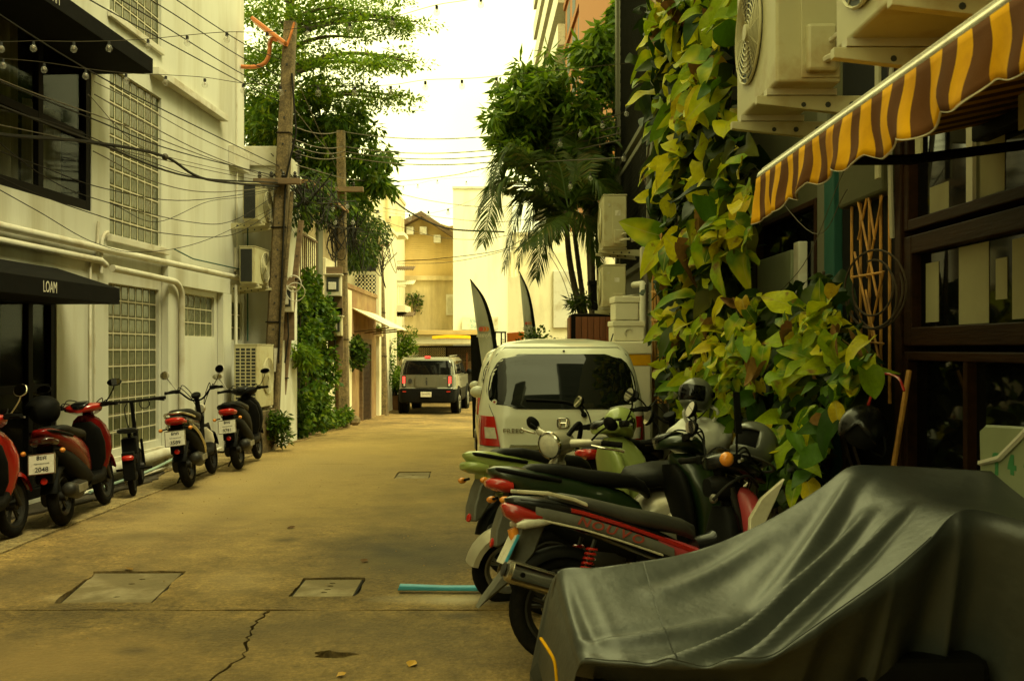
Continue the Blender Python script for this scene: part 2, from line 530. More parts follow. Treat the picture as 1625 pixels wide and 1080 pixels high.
def bx(name, m, parent, x0, x1, y0, y1, z0, z1, bevel=0.0, **kw):
    return MB().box(x0, x1, y0, y1, z0, z1).build(name, m, parent, bevel=bevel, **kw)

def smooth_path(pts, n=8):
    """Catmull-Rom through the points."""
    pts = [Vector(p) for p in pts]
    q = [pts[0] * 2 - pts[1]] + pts + [pts[-1] * 2 - pts[-2]]
    out = []
    for i in range(1, len(q) - 2):
        a, b, c, d = q[i - 1:i + 3]
        for k in range(n):
            t = k / n
            out.append(0.5 * (2 * b + (c - a) * t + (2 * a - 5 * b + 4 * c - d) * t * t + (3 * b - a - 3 * c + d) * t ** 3))
    out.append(pts[-1])
    return out

def sag(a, b, drop, n=14):
    a, b = Vector(a), Vector(b)
    return [a.lerp(b, i / n) - Vector((0, 0, drop * 4 * (i / n) * (1 - i / n))) for i in range(n + 1)]

def rring(x, z, hy, hz, e=2.6, tilt=0.0, n=14, yc=0.0):
    """Rounded cross-section ring across the y axis at (x, z); tilt leans its plane forward."""
    out = []
    for k in range(n):
        a = 2 * math.pi * k / n
        c, s_ = math.cos(a), math.sin(a)
        yy = hy * math.copysign(abs(c) ** (2 / e), c)
        zz = hz * math.copysign(abs(s_) ** (2 / e), s_)
        out.append((x + zz * math.sin(tilt), yc + yy, z + zz * math.cos(tilt)))
    return out

def body(stations, e=2.6, n=16):
    """stations: (x, z, half width, half height[, tilt])."""
    return [rring(*(st[:4]), e=e, tilt=(st[4] if len(st) > 4 else 0), n=n) for st in stations]

def text_mesh(txt, size, extrude=0.002, align='CENTER', space=1.0, shear=0.0, bold=0.0):
    cu = bpy.data.curves.new('lettering', 'FONT')
    cu.body = txt
    cu.size = size
    cu.extrude = extrude
    cu.align_x = align
    cu.align_y = 'CENTER'
    cu.space_character = space
    cu.shear = shear
    cu.offset = bold
    cu.resolution_u = 3
    o = bpy.data.objects.new('lettering', cu)
    COL.objects.link(o)
    bpy.context.view_layer.update()
    me = bpy.data.meshes.new_from_object(o.evaluated_get(bpy.context.evaluated_depsgraph_get()))
    bpy.data.objects.remove(o)
    return me

def text(name, txt, size, m, parent, loc, rot, sx=1.0, **kw):
    """Flat lettering; local x reads right, local y is up."""
    me = text_mesh(txt, size, **kw)
    me.materials.clear()
    me.materials.append(m)
    o = bpy.data.objects.new(name, me)
    COL.objects.link(o)
    o.parent = parent
    o.location = loc
    o.rotation_euler = rot
    o.scale = (sx, 1, 1)
    return o

def leaves(specs, mat_, name, parent, seed=1, l=.10, w=.045, droop=.3, jit=.5, kind='stuff', flat=False):
    """specs: (centre, (rx, ry, rz), count). Small folded leaf faces spread through the volume of each clump."""
    rs = np.random.default_rng(seed)
    V, Fc = [], []
    for c, rad, cnt in specs:
        d = rs.normal(size=(cnt, 3))
        d /= np.linalg.norm(d, axis=1)[:, None]
        rr = rs.random(cnt) ** 0.45
        pos = np.array(c) + d * rr[:, None] * np.array(rad)
        ax = d * np.array([1, 1, .5]) + rs.normal(size=(cnt, 3)) * jit
        ax[:, 2] -= droop
        ax /= np.linalg.norm(ax, axis=1)[:, None]
        up = np.tile([0, 0, 1.0], (cnt, 1)) + rs.normal(size=(cnt, 3)) * (.25 if flat else .6)
        sd_ = np.cross(ax, up)
        sd_ /= (np.linalg.norm(sd_, axis=1)[:, None] + 1e-9)
        nn = np.cross(sd_, ax)
        L_ = l * (.65 + .7 * rs.random(cnt))[:, None]
        W_ = w * (.7 + .6 * rs.random(cnt))[:, None]
        p0 = pos
        p1 = pos + ax * L_ * .45 + sd_ * W_ - nn * W_ * .25
        p2 = pos + ax * L_
        p3 = pos + ax * L_ * .45 - sd_ * W_ - nn * W_ * .25
        o = len(V)
        q = np.stack([p0, p1, p2, p3], 1).reshape(-1, 3)
        V.append(q)
        Fc.append(cnt)
    V = np.concatenate(V)
    n = len(V) // 4
    me = bpy.data.meshes.new(name)
    me.vertices.add(len(V))
    me.vertices.foreach_set('co', V.astype('f').ravel())
    me.loops.add(n * 6)
    idx = (np.arange(n) * 4)[:, None] + np.array([0, 1, 2, 0, 2, 3])
    me.loops.foreach_set('vertex_index', idx.ravel().astype('i'))
    me.polygons.add(n * 2)
    me.polygons.foreach_set('loop_start', np.arange(n * 2, dtype='i') * 3)
    me.update(calc_edges=True)
    me.materials.append(mat_)
    ob = bpy.data.objects.new(name, me)
    COL.objects.link(ob)
    ob.parent = parent
    if kind: ob['kind'] = kind
    return ob

def copy_tree(o, parent=None, label=None, loc=None, rz=None):
    c = o.copy()
    COL.objects.link(c)
    c.parent = parent
    if loc is not None: c.location = loc
    if rz is not None: c.rotation_euler[2] = rz
    if label: c['label'] = label
    for ch in list(o.children): copy_tree(ch, c)
    return c

# ------------------------------------------------------------------ the ground
def jag(a, b, amp, seed, step=.12):
    r = random.Random(seed)
    a, b = Vector(a), Vector(b)
    n = max(1, int((b - a).length / step))
    t = (b - a).normalized()
    pr = Vector((-t.y, t.x, 0))
    out, w = [], 0.0
    for i in range(n):
        w = w * .7 + r.uniform(-amp, amp)
        out.append(a.lerp(b, i / n) + pr * (w if i else 0))
    return out

def slab(name, outline, m, holes=(), top=0.0, th=.06, label=None):
    bm = bmesh.new()
    edges = []
    for lp in [outline] + list(holes):
        vv = [bm.verts.new((p[0], p[1], 0)) for p in lp]
        for i in range(len(vv)): edges.append(bm.edges.new((vv[i], vv[(i + 1) % len(vv)])))
    bmesh.ops.triangle_fill(bm, edges=edges, use_beauty=True, use_dissolve=False)
    bmesh.ops.recalc_face_normals(bm, faces=bm.faces)
    if sum(f.normal.z for f in bm.faces) < 0: bmesh.ops.reverse_faces(bm, faces=bm.faces)
    ex = bmesh.ops.extrude_face_region(bm, geom=list(bm.faces))
    top_v = [g for g in ex['geom'] if isinstance(g, bmesh.types.BMVert)]
    tv = set(top_v)
    for v in bm.verts: v.co.z = gz(v.co.y) + (top if v in tv else top - th)
    bmesh.ops.recalc_face_normals(bm, faces=bm.faces)
    me = bpy.data.meshes.new(name)
    bm.to_mesh(me)
    bm.free()
    me.materials.append(m)
    o = bpy.data.objects.new(name, me)
    COL.objects.link(o)
    return o

def ground_sheet(name, m, x0, x1, y0, y1, dz):
    ys = sorted(set([y0, y1] + [y for y in (14, 31) if y0 < y < y1]))
    mb = MB()
    mb.loft([[(x0, y, gz(y) + dz), (x1, y, gz(y) + dz)] for y in ys], closed=False)
    return tag(mb.build(name, m), kind='structure')

ground_sheet('ground', earth, -400, 400, -60, 900, -.075)
XL, XR = -4.0, 2.6
rd = bpy.data.objects.new('road', None)
COL.objects.link(rd)
rd['kind'] = 'structure'
road_m = mat('road_concrete', (.315, .203, .062), .86, noise=.36, scale=1.1, bump=.8, bscale=36, dirt=(.125, .082, .022), damt=.5, dmax=.66, dscale=.6, detail=12)
# dark oily patch with a shape of its own, worn into the concrete near the square covers; foreground shade and far light are painted here too
def add_stain_and_light(m, spots, tone):
    t = m.node_tree
    N, L = t.nodes, t.links
    b = N['Principled BSDF']
    src = b.inputs['Base Color'].links[0].from_socket
    tc = N.new('ShaderNodeTexCoord')
    nz = N.new('ShaderNodeTexNoise')
    nz.inputs['Scale'].default_value = 1.6
    nz.inputs['Detail'].default_value = 5
    L.new(tc.outputs['Object'], nz.inputs['Vector'])
    for (x, y, rx, ry, amt, tn) in spots:
        mp = N.new('ShaderNodeMapping')
        mp.inputs['Location'].default_value = (-x / rx, -y / ry, 0)
        mp.inputs['Scale'].default_value = (1 / rx, 1 / ry, 0)
        L.new(tc.outputs['Object'], mp.inputs['Vector'])
        ad = N.new('ShaderNodeMix')
        ad.data_type = 'RGBA'
        ad.blend_type = 'LINEAR_LIGHT'
        ad.inputs['Factor'].default_value = .55
        L.new(mp.outputs['Vector'], ad.inputs[6])
        L.new(nz.outputs['Color'], ad.inputs[7])
        ln = N.new('ShaderNodeVectorMath')
        ln.operation = 'LENGTH'
        L.new(ad.outputs[2], ln.inputs[0])
        r = N.new('ShaderNodeMapRange')
        r.inputs['From Min'].default_value = 1.25
        r.inputs['From Max'].default_value = .2
        r.inputs['To Max'].default_value = amt
        L.new(ln.outputs['Value'], r.inputs['Value'])
        mx_ = N.new('ShaderNodeMix')
        mx_.data_type = 'RGBA'
        L.new(r.outputs['Result'], mx_.inputs['Factor'])
        L.new(src, mx_.inputs[6])
        mx_.inputs[7].default_value = tuple(tn) + (1,)
        src = mx_.outputs[2]
    L.new(src, b.inputs['Base Color'])
def add_grit(m, amt=.62):
    t = m.node_tree
    N, L = t.nodes, t.links
    b = N['Principled BSDF']
    src = b.inputs['Base Color'].links[0].from_socket
    tc = N.new('ShaderNodeTexCoord')
    for sc, lo, hi, a0, a1 in ((38, .30, .70, 1 - amt, 1 + amt * .6), (6, .36, .64, .62, 1.30), (17, .36, .64, .72, 1.22), (120, .28, .42, .35, 1), (70, .62, .75, 1, 1.5)):
        n = N.new('ShaderNodeTexNoise')
        n.inputs['Scale'].default_value = sc
        n.inputs['Detail'].default_value = 8
        n.inputs['Roughness'].default_value = .7
        L.new(tc.outputs['Object'], n.inputs['Vector'])
        r = N.new('ShaderNodeMapRange')
        for k_, v_ in (('From Min', lo), ('From Max', hi), ('To Min', a0), ('To Max', a1)): r.inputs[k_].default_value = v_
        L.new(n.outputs['Fac'], r.inputs['Value'])
        vm = N.new('ShaderNodeVectorMath')
        vm.operation = 'SCALE'
        L.new(src, vm.inputs[0])
        L.new(r.outputs['Result'], vm.inputs['Scale'])
        src = vm.outputs[0]
    L.new(src, b.inputs['Base Color'])
for gm in (road_m, pale_concrete, pole_concrete): add_grit(gm)
add_stain_and_light(pale_concrete, [(-4.4, 9, .5, 1.6, .6, (.13, .095, .045)), (-4.5, 12, .5, 1.5, .6, (.16, .115, .05))], None)
add_stain_and_light(road_m, [(-.85, 7.75, 1.0, .95, 1.0, (.055, .044, .024)), (-.6, 9.9, 1.1, 2.2, .7, (.085, .065, .03)), (-2.6, 9.5, 1.2, 2.6, .6, (.29, .205, .085)),
                   (-.35, 6.42, .45, .16, .8, (.46, .38, .24)), (-1.2, 5.7, 1.6, .45, .7, (.10, .072, .03)), (-2.3, 5.15, .6, .5, .7, (.33, .21, .07)), (-2.75, 6.45, .28, .14, .9, (.50, .40, .22)), (-3.3, 12, .8, 3.0, .6, (.33, .25, .12)), (-2.75, 12, .22, 9, .5, (.13, .09, .036)), (-1.25, 13, .25, 9, .45, (.13, .09, .036)), (-3.4, 6.9, .5, .8, .6, (.12, .085, .034)), (-.2, 8.4, .5, .8, .6, (.10, .07, .03)), (-1.6, 4.7, 2.8, .9, .5, (.15, .10, .036)), (-3.0, 14, 1.0, 5, .6, (.42, .31, .12)), (-1.8, 17, 2.4, 8, .75, (.44, .30, .085)), (-.3, 6.0, .16, .10, .9, (.07, .05, .022)), (-1.9, 8.4, .14, .12, .8, (.08, .055, .022)), (.0, 7.4, .22, .3, .8, (.07, .05, .022)), (-3.2, 8.6, .3, .22, .7, (.13, .09, .035)), (-2.0, 5.3, .12, .08, .8, (.09, .06, .025)), (-1.9, 6.9, .35, .5, .5, (.35, .25, .11)), (-.3, 5.3, .9, .4, .4, (.10, .07, .03)),  # broad near dark spot paints foreground shade, broad far pale one paints open-sky light
                   (-2.2, 13.5, 1.4, 2.6, .45, (.30, .215, .09)), (-1.0, 12.8, .8, 1.3, .35, (.13, .09, .04))], None)
G = .005
def rect(x0, x1, y0, y1, amp=.010, sd_=1, step=.13):
    c = [(x0, y0, 0), (x1, y0, 0), (x1, y1, 0), (x0, y1, 0)]
    out = []
    for i in range(4): out += jag(c[i], c[(i + 1) % 4], amp, sd_ * 10 + i, step)
    return out
covA = [(-2.86, 6.32), (-2.31, 6.34), (-2.39, 7.18), (-3.0, 7.17)]
covB = [(-1.43, 6.5), (-1.05, 6.51), (-1.06, 6.98), (-1.44, 6.97)]
covC = [(-1.46, 12.45), (-1.06, 12.46), (-1.08, 13.1), (-1.47, 13.08)]
def grow(q, g):
    cx = sum(p[0] for p in q) / 4
    cy = sum(p[1] for p in q) / 4
    return [(p[0] + math.copysign(g, p[0] - cx), p[1] + math.copysign(g, p[1] - cy)) for p in q]
def rough_loop(q, amp, sd_):
    out = []
    for i in range(4): out += jag(q[i] + (0,), q[(i + 1) % 4] + (0,), amp, sd_ + i, .09)
    return out
crack = [Vector((-1.40, 2.5, 0)), Vector((-1.43, 4.2, 0)), Vector((-1.455, 4.8, 0)), Vector((-1.40, 5.2, 0)), Vector((-1.47, 5.55, 0)), Vector((-1.50, 5.85, 0)), Vector((-1.49, 6.11, 0))]
cr_l, cr_r = [], []
rr_ = random.Random(5)
for i in range(len(crack) - 1):
    for k in range(7):
        p = crack[i].lerp(crack[i + 1], k / 7)
        j = rr_.uniform(-.013, .013)
        w = .005 + rr_.random() * .010
        cr_l.append(p + Vector((j - w, 0, 0)))
        cr_r.append(p + Vector((j + w * rr_.random(), 0, 0)))
cr_l.append(crack[-1] - Vector((.012, 0, 0)))
cr_r.append(crack[-1] + Vector((.006, 0, 0)))
slabs = []
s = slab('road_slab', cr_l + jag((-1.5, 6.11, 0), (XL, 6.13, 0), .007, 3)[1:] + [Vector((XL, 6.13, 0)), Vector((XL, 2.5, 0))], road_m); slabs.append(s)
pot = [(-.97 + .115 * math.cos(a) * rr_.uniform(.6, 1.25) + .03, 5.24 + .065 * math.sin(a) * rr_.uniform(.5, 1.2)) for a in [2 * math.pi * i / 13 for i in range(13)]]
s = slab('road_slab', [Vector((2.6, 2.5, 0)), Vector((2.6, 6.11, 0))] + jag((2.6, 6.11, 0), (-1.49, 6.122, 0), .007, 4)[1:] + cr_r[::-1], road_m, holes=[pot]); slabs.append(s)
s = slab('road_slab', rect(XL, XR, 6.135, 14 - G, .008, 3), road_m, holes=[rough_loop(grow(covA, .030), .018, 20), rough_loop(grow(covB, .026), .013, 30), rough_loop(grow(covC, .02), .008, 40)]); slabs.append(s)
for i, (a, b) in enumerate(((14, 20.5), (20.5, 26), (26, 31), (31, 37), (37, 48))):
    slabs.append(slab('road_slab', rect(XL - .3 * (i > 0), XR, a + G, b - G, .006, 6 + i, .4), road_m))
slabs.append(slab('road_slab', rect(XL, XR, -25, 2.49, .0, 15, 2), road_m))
for s in slabs: s.parent = rd
# patches of broken paving along the left side of the lane, further on
pv = tag(slab('pavement', [Vector((-7, -12, 0)), Vector((XL - .02, -12, 0))] + jag((XL - .02, -12, 0), (XL - .015, 17, 0), .012, 77, .2)[1:] + [Vector((XL - .015, 17, 0)), Vector((-7, 17, 0))], pale_concrete, top=.012, th=.08), kind='structure')
dv = tag(slab('dirt_strip', [Vector((-6, 9.4, 0)), Vector((-4.75, 9.4, 0))] + jag((-4.75, 9.4, 0), (-4.35, 10.6, 0), .05, 81, .12)[1:] + jag((-4.35, 10.6, 0), (-4.40, 12.4, 0), .06, 82, .12) + jag((-4.40, 12.4, 0), (-4.8, 13.6, 0), .05, 83, .12) + [Vector((-6, 13.6, 0))], earth, top=.020, th=.05), kind='structure')
pd = tag(slab('dirt_verge', [Vector((-7, 17.01, 0)), Vector((-4.05, 17.01, 0))] + jag((-4.05, 17.01, 0), (-3.95, 36, 0), .05, 78, .3)[1:] + [Vector((-4.2, 36, 0)), Vector((-7, 36, 0))], soil, top=.02, th=.09), kind='structure')
# square covers let into the lane
cover_m = mat('cover_concrete', (.19, .145, .07), .9, noise=.22, scale=4, bump=.4, dirt=(.42, .35, .22), damt=.35, dscale=2.2)
for q, lab, holes_ in ((covA, 'large square concrete manhole cover with pale worn corner, left in the lane', [(-2.6, 7.0), (-2.62, 6.86), (-2.58, 6.5)]),
                       (covB, 'smaller square concrete cover with a row of lifting holes, middle of the lane', [(-1.24, 6.88), (-1.24, 6.80), (-1.24, 6.70), (-1.25, 6.62)]),
                       (covC, 'small square cover far up the lane level with the car bumper', [(-1.27, 12.8)])):
    cx, cy = sum(p[0] for p in q) / 4, sum(p[1] for p in q) / 4
    t = thing('manhole_cover', lab, 'manhole cover', (cx, cy, gz(cy)), 0, 'square covers in the lane')
    bm_h = [[(hx + .024 * math.cos(a) - cx, hy + .016 * math.sin(a) - cy) for a in [i * math.pi / 4 for i in range(8)]] for hx, hy in holes_]
    bm = bmesh.new()
    ed = []
    for lp in [[(p[0] - cx, p[1] - cy) for p in grow(q, -.006)]] + bm_h:
        vv = [bm.verts.new((p[0], p[1], -.010)) for p in lp]
        ed += [bm.edges.new((vv[i], vv[(i + 1) % len(vv)])) for i in range(len(vv))]
    bmesh.ops.triangle_fill(bm, edges=ed, use_beauty=True)
    ex = bmesh.ops.extrude_face_region(bm, geom=list(bm.faces))
    for g in ex['geom']:
        if isinstance(g, bmesh.types.BMVert): g.co.z = -.055
    bmesh.ops.recalc_face_normals(bm, faces=bm.faces)
    me = bpy.data.meshes.new('lid')
    bm.to_mesh(me)
    bm.free()
    me.materials.append(cover_m)
    o = bpy.data.objects.new('lid', me)
    COL.objects.link(o)
    o.parent = t
    fr = MB()
    gq = [(p[0] - cx, p[1] - cy) for p in grow(q, .014)]
    for i in range(4):
        a, b = gq[i], gq[(i + 1) % 4]
        fr.tube([(a[0], a[1], -.02), (b[0], b[1], -.02)], .007, 4)
    fr.build('frame', black_metal, t)

# small things lying in the lane
t = thing('plastic_strip', 'bright blue flat plastic strip lying on the lane by the motorbike wheels', 'plastic strip', (-.44, 6.56, 0.02), R(-2))
MB().prism([(-.31, 0), (.36, .0), (.36, .03), (.0, .026), (-.30, .034)], -.03, .03, 'xz', .006).build('strip', blue_plastic, t)
def small_leaf(name, lab, loc, rz, m, L_=.07, W_=.03, grp=None):
    v = [(0, 0, .004), (L_ * .3, W_, .018), (L_ * .3, 0, .006), (L_ * .3, -W_, .014), (L_ * .7, W_ * .8, .02), (L_ * .7, 0, .008), (L_ * .7, -W_ * .8, .012), (L_, 0, .018)]
    o = MB().add(v, [(0, 2, 1), (0, 3, 2), (1, 2, 5, 4), (2, 3, 6, 5), (4, 5, 7), (5, 6, 7)]).build(name, m, loc=loc, rot=(0, 0, rz))
    return tag(o, lab, 'leaf', grp)
yl = mat('yellow_leaf', (.55, .30, .02), .5, noise=.2)
small_leaf('fallen_leaf', 'bright yellow leaf on the bare concrete near the bottom edge', (-.52, 5.02, 0), 1.2, yl, .07, .028)
small_leaf('fallen_leaf', 'dull orange leaf at the very bottom of the lane by the split', (-.86, 4.87, 0), .4, yl, .05, .02)
for i, (px, py, lab) in enumerate(((455, 838, 'pale dry leaf lying between the oily patch and the scooters'), (575, 893, 'dry curled leaf lying on the dark oily patch'),
                                   (210, 905, 'yellowing scrap of leaf at the rim of the large cover'))):
    d = CH * F / (py - CY)
    small_leaf('fallen_leaf', lab, P(px, py, d), i * 1.3, dry_leaf, .08, .03)

# ------------------------------------------------------------------ left: white building
def facade(mb, u0, u1, z0, z1, ops, depth=.14, y=0.0, sgn=1):
    us = sorted(set([u0, u1] + [v for o in ops for v in o[:2] if u0 < v < u1]))
    zs = sorted(set([z0, z1] + [v for o in ops for v in o[2:4] if z0 < v < z1]))
    inside = lambda u, z: any(o[0] < u < o[1] and o[2] < z < o[3] for o in ops)
    for i in range(len(us) - 1):
        for j in range(len(zs) - 1):
            if not inside((us[i] + us[i + 1]) / 2, (zs[j] + zs[j + 1]) / 2):
                mb.quad((us[i], y, zs[j]), (us[i + 1], y, zs[j]), (us[i + 1], y, zs[j + 1]), (us[i], y, zs[j + 1]))
    yb = y + depth * sgn
    for a, b, c, d in [o[:4] for o in ops]:
        mb.quad((a, y, c), (b, y, c), (b, yb, c), (a, yb, c))
        mb.quad((a, y, d), (b, y, d), (b, yb, d), (a, yb, d))
        mb.quad((a, y, c), (a, y, d), (a, yb, d), (a, yb, c))
        mb.quad((b, y, c), (b, y, d), (b, yb, d), (b, yb, c))

TL = math.atan2(1, .049)
def dl(px): return 5.438 / ((CX - px) / F + .049)        # depth along the left wall at a photo column
def ul(px): return dl(px) - 12
lb = thing('white_building', 'white painted building with glass block windows and black awnings, left of the lane', 'building', (-4.85, 12, 0), TL)
gbs = [(ul(172), ul(252), .39, 2.41, 7, 10), (ul(174), ul(256), 3.0, 5.02, 7, 10), (ul(174), ul(256), 5.69, 7.1, 7, 7),
       (ul(282), ul(340), 1.80, 2.42, 6, 3), (4.25, 5.0, 1.76, 2.40, 5, 3)]
winop = (-3.9, ul(145), 3.20, 5.05)
doorop = (-4.2, ul(90), .06, 2.18)
ops = [g[:4] for g in gbs] + [winop, doorop]
w = MB()
facade(w, -14, 5.1, -.05, 12, ops, .13)
w.quad((5.1, 0, -.3), (5.1, 6, -.3), (5.1, 6, 12), (5.1, 0, 12))
w.quad((-14, 0, 12), (5.1, 0, 12), (5.1, 6, 12), (-14, 6, 12))
w.quad((-14, 6, 0), (5.1, 6, 0), (5.1, 6, 12), (-14, 6, 12))
w.build('wall', white_wall, lb)
block_me = None
for (a, b, c, d, nu, nz) in gbs:
    pw, ph = (b - a) / nu, (d - c) / nz
    g = MB()
    g.box(a, b, .075, .125, c, d)
    for i in range(nu + 1):
        x = a + pw * i
        g.box(max(a, x - .008), min(b, x + .008), .040, .076, c, d)
    for j in range(nz + 1):
        z = c + ph * j
        g.box(a, b, .0395, .077, max(c, z - .008), min(d, z + .008))
    go = g.build('glass_block_panel', grout, lb)
    m0 = MB()
    hx, hz = pw / 2 - .008, ph / 2 - .008
    m0.loft([[(-hx, .03, -hz), (hx, .03, -hz), (hx, .03, hz), (-hx, .03, hz)], [(-hx, 0, -hz), (hx, 0, -hz), (hx, 0, hz), (-hx, 0, hz)],
             [(-hx + .012, -.010, -hz + .012), (hx - .012, -.010, -hz + .012), (hx - .012, -.010, hz - .012), (-hx + .012, -.010, hz - .012)],
             [(-hx + .022, -.004, -hz + .022), (hx - .022, -.004, -hz + .022), (hx - .022, -.004, hz - .022), (-hx + .022, -.004, hz - .022)]])
    first = None
    for j in range(nz):
        for i in range(nu):
            loc = (a + pw * (i + .5), .046, c + ph * (j + .5))
            if first is None: first = m0.build('glass_block', glass_block_m, go, loc=loc)
            else: MB().build('glass_block', None, go, loc=loc, mesh=first.data)
# sills, bands and pilasters standing proud of the wall
def pc(name, m, x0, x1, y0, y1, z0, z1, bevel=.006): return bx(name, m, lb, x0, x1, y0, y1, z0, z1, bevel)
pc('sill', white_trim, ul(168), ul(262), -.07, -.002, 2.90, 2.985)
pc('sill', white_trim, ul(170), ul(256), -.05, -.002, 5.60, 5.68)
pc('ledge', white_trim, ul(237), ul(350), -.13, -.002, 5.24, 5.34)
pc('ledge', white_trim, 4.3, 5.09, -.10, -.002, 4.62, 4.95)
pc('beam', white_wall, ul(256), ul(356), -.10, -.003, 2.50, 2.74)
pc('pilaster', white_wall, ul(256), ul(276), -.10, -.003, .0, 2.499)
pc('pilaster', white_wall, ul(345), ul(358), -.10, -.003, .0, 2.499)
pc('plinth', white_trim, ul(95), ul(256) - .004, -.05, -.002, -.04, .30)
# upper window: black frame, panes, curtains behind
def window(parent, op, rows, cols, frame_m, pane_m, yf=.05, fw=.06, name='window', cur=None, seed=0):
    a, b, c, d = op
    f = MB()
    f.box(a, a + fw, yf - .04, yf + .04, c, d).box(b - fw, b, yf - .04, yf + .04, c, d)
    f.box(a + fw, b - fw, yf - .04, yf + .04, d - fw, d).box(a + fw, b - fw, yf - .04, yf + .04, c, c + fw)
    for x in cols: f.box(x - fw * .45, x + fw * .45, yf - .03, yf + .03, c + fw, d - fw)
    for z in rows: f.box(a + fw, b - fw, yf - .028, yf + .028, z - fw * .4, z + fw * .4)
    fo = f.build(name, frame_m, parent, bevel=.004)
    xs = [a] + list(cols) + [b]
    zs = [c] + list(rows) + [d]
    for i in range(len(xs) - 1):
        for j in range(len(zs) - 1):
            MB().box(xs[i] + .02, xs[i + 1] - .02, yf + .005, yf + .013, zs[j] + .02, zs[j + 1] - .02).build('pane', pane_m, fo)
    return fo
win_glass = mat('window_glass', (.012, .012, .010), .05, noise=0, alpha=.34, spec=.12)
window(lb, winop, [4.05], [-2.9, -1.55], black_metal, win_glass, fw=.11)
def drape(parent, a, b, z0, z1, y, m=None, seed=1, amp=.035):
    r = random.Random(seed)
    n = int((b - a) / .03)
    ph = r.random() * 6
    top = [(a + (b - a) * i / n, y + amp * math.sin(i * .95 + ph + math.sin(i * .31) * 1.5), z1) for i in range(n + 1)]
    bot = [(p[0] + r.uniform(-.01, .01), y + amp * 1.4 * math.sin(i * .95 + ph + math.sin(i * .31) * 1.5), z0) for i, p in enumerate(top)]
    return MB().loft([bot, top], closed=False).build('curtain', m or curtain, parent, smooth=60)
drape(lb, -3.8, -2.35, 3.2, 5.0, .22, seed=1)
drape(lb, -2.2, -1.60, 3.2, 5.0, .26, seed=2)
drape(lb, -1.35, -.55, 3.2, 4.3, .30, seed=3)
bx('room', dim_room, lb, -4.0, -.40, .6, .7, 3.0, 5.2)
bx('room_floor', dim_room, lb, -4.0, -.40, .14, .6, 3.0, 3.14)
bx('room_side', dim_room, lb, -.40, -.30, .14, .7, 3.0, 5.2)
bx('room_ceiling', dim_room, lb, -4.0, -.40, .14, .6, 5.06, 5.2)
# ground-floor shopfront behind the scooters
window(lb, doorop, [1.20], [-3.3, -2.35, -1.75], black_metal, win_glass, fw=.10, name='shopfront')
drape(lb, -3.2, -2.45, .1, 2.1, .35, seed=5)
drape(lb, -2.2, -1.85, .1, 2.1, .35, seed=6)
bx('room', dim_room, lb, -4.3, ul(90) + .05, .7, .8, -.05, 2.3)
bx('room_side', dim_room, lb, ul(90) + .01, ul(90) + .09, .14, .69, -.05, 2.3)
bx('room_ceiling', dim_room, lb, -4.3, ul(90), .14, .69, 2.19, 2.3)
# pipes along and down the wall
def pipe(pts, r, m=white_trim, name='pipe', parent=None, n=8): return MB().tube(pts, r, n).build(name, m, parent or lb, smooth=50)
pipe([(-8, -.07, 2.80), (ul(155), -.07, 2.78), (4.9, -.07, 2.80)], .045)
pipe([(-8, -.055, 2.66), (ul(152), -.055, 2.645), (ul(160), -.055, 2.60)], .04)
pipe(smooth_path([(ul(157), -.16, 2.56), (ul(245), -.16, 2.54), (ul(262), -.16, 2.52), (ul(270), -.16, 2.40), (ul(272), -.15, 2.2)], 4) + [(ul(272), -.14, .2)], .042)
pipe([(ul(139), -.03, .1), (ul(139), -.03, 2.6), (ul(150), -.03, 2.7), (ul(152), -.03, 3.1)], .017)
pipe([(ul(146), -.03, .1), (ul(146), -.03, 2.2)], .012)
pipe(smooth_path([(ul(166), -.04, 3.0), (ul(160), -.05, 2.97), (ul(155), -.05, 2.86), (ul(154), -.05, 2.5)], 4), .022, white_trim)
pipe([(ul(362), -.13, .0), (ul(362), -.13, 2.66)], .028)
pipe([(ul(95), -.12, .16), (ul(252), -.12, .22), (ul(300), -.12, .24)], .075)
pipe([(ul(60), -.24, .04), (ul(270), -.26, .05), (ul(330), -.2, .09)], .022)
pipe(smooth_path([(ul(100), -.3, .05), (ul(190), -.34, .10), (ul(250), -.28, .16), (ul(300), -.2, .18)], 5), .020, pale_hose, 'hose')
pipe([(ul(270), -.06, 3.0), (ul(300), -.06, 2.93), (ul(375), -.06, 2.95)], .010, teal_paint, 'hose')
pipe([(4.6, -.04, 6.9), (4.6, -.04, 2.85)], .015)
pipe([(ul(384), -.10, 4.2), (ul(384), -.10, 1.75)], .012, teal_paint)
bx('conduit_panel', ac_grey, lb, 4.55, 5.05, -.05, -.002, 2.9, 3.3, .01)

# awnings with lettering on their valances
def black_awning(lab, u_end, zb, zt, zv, out, u0=-8.0, tx=None):
    a = thing('awning', lab, 'awning', (-4.85, 12, 0), TL, 'black awnings on the white building')
    mb = MB()
    mb.loft([[(u, -.004, zt), (u, -out, zb + zv), (u, -out, zb), (u, -out + .02, zb), (u, -out + .02, zb + zv - .02), (u, -.004, zt - .03)] for u in (u0, u_end)])
    mb.quad((u_end, -.004, zt), (u_end, -out, zb + zv), (u_end, -out, zb), (u_end, -.004, zb))
    mb.box(u0, u_end, -out + .02, -.004, zb + .002, zb + .012)
    mb.build('canopy', black_cloth, a, bevel=.004)
    text('lettering', 'LOAM', .15, white_ink, a, (tx, -out - .004, zb + zv * .52), (R(90), 0, 0), sx=.62, extrude=.001, bold=.0)
black_awning('upper black awning with slanted end above the black framed window', ul(152), 4.82, 5.45, .17, .68, tx=-2.65)
black_awning('lower black awning with white lettering above the dark shopfront', ul(90), 2.09, 2.48, .17, .69, tx=-2.72)

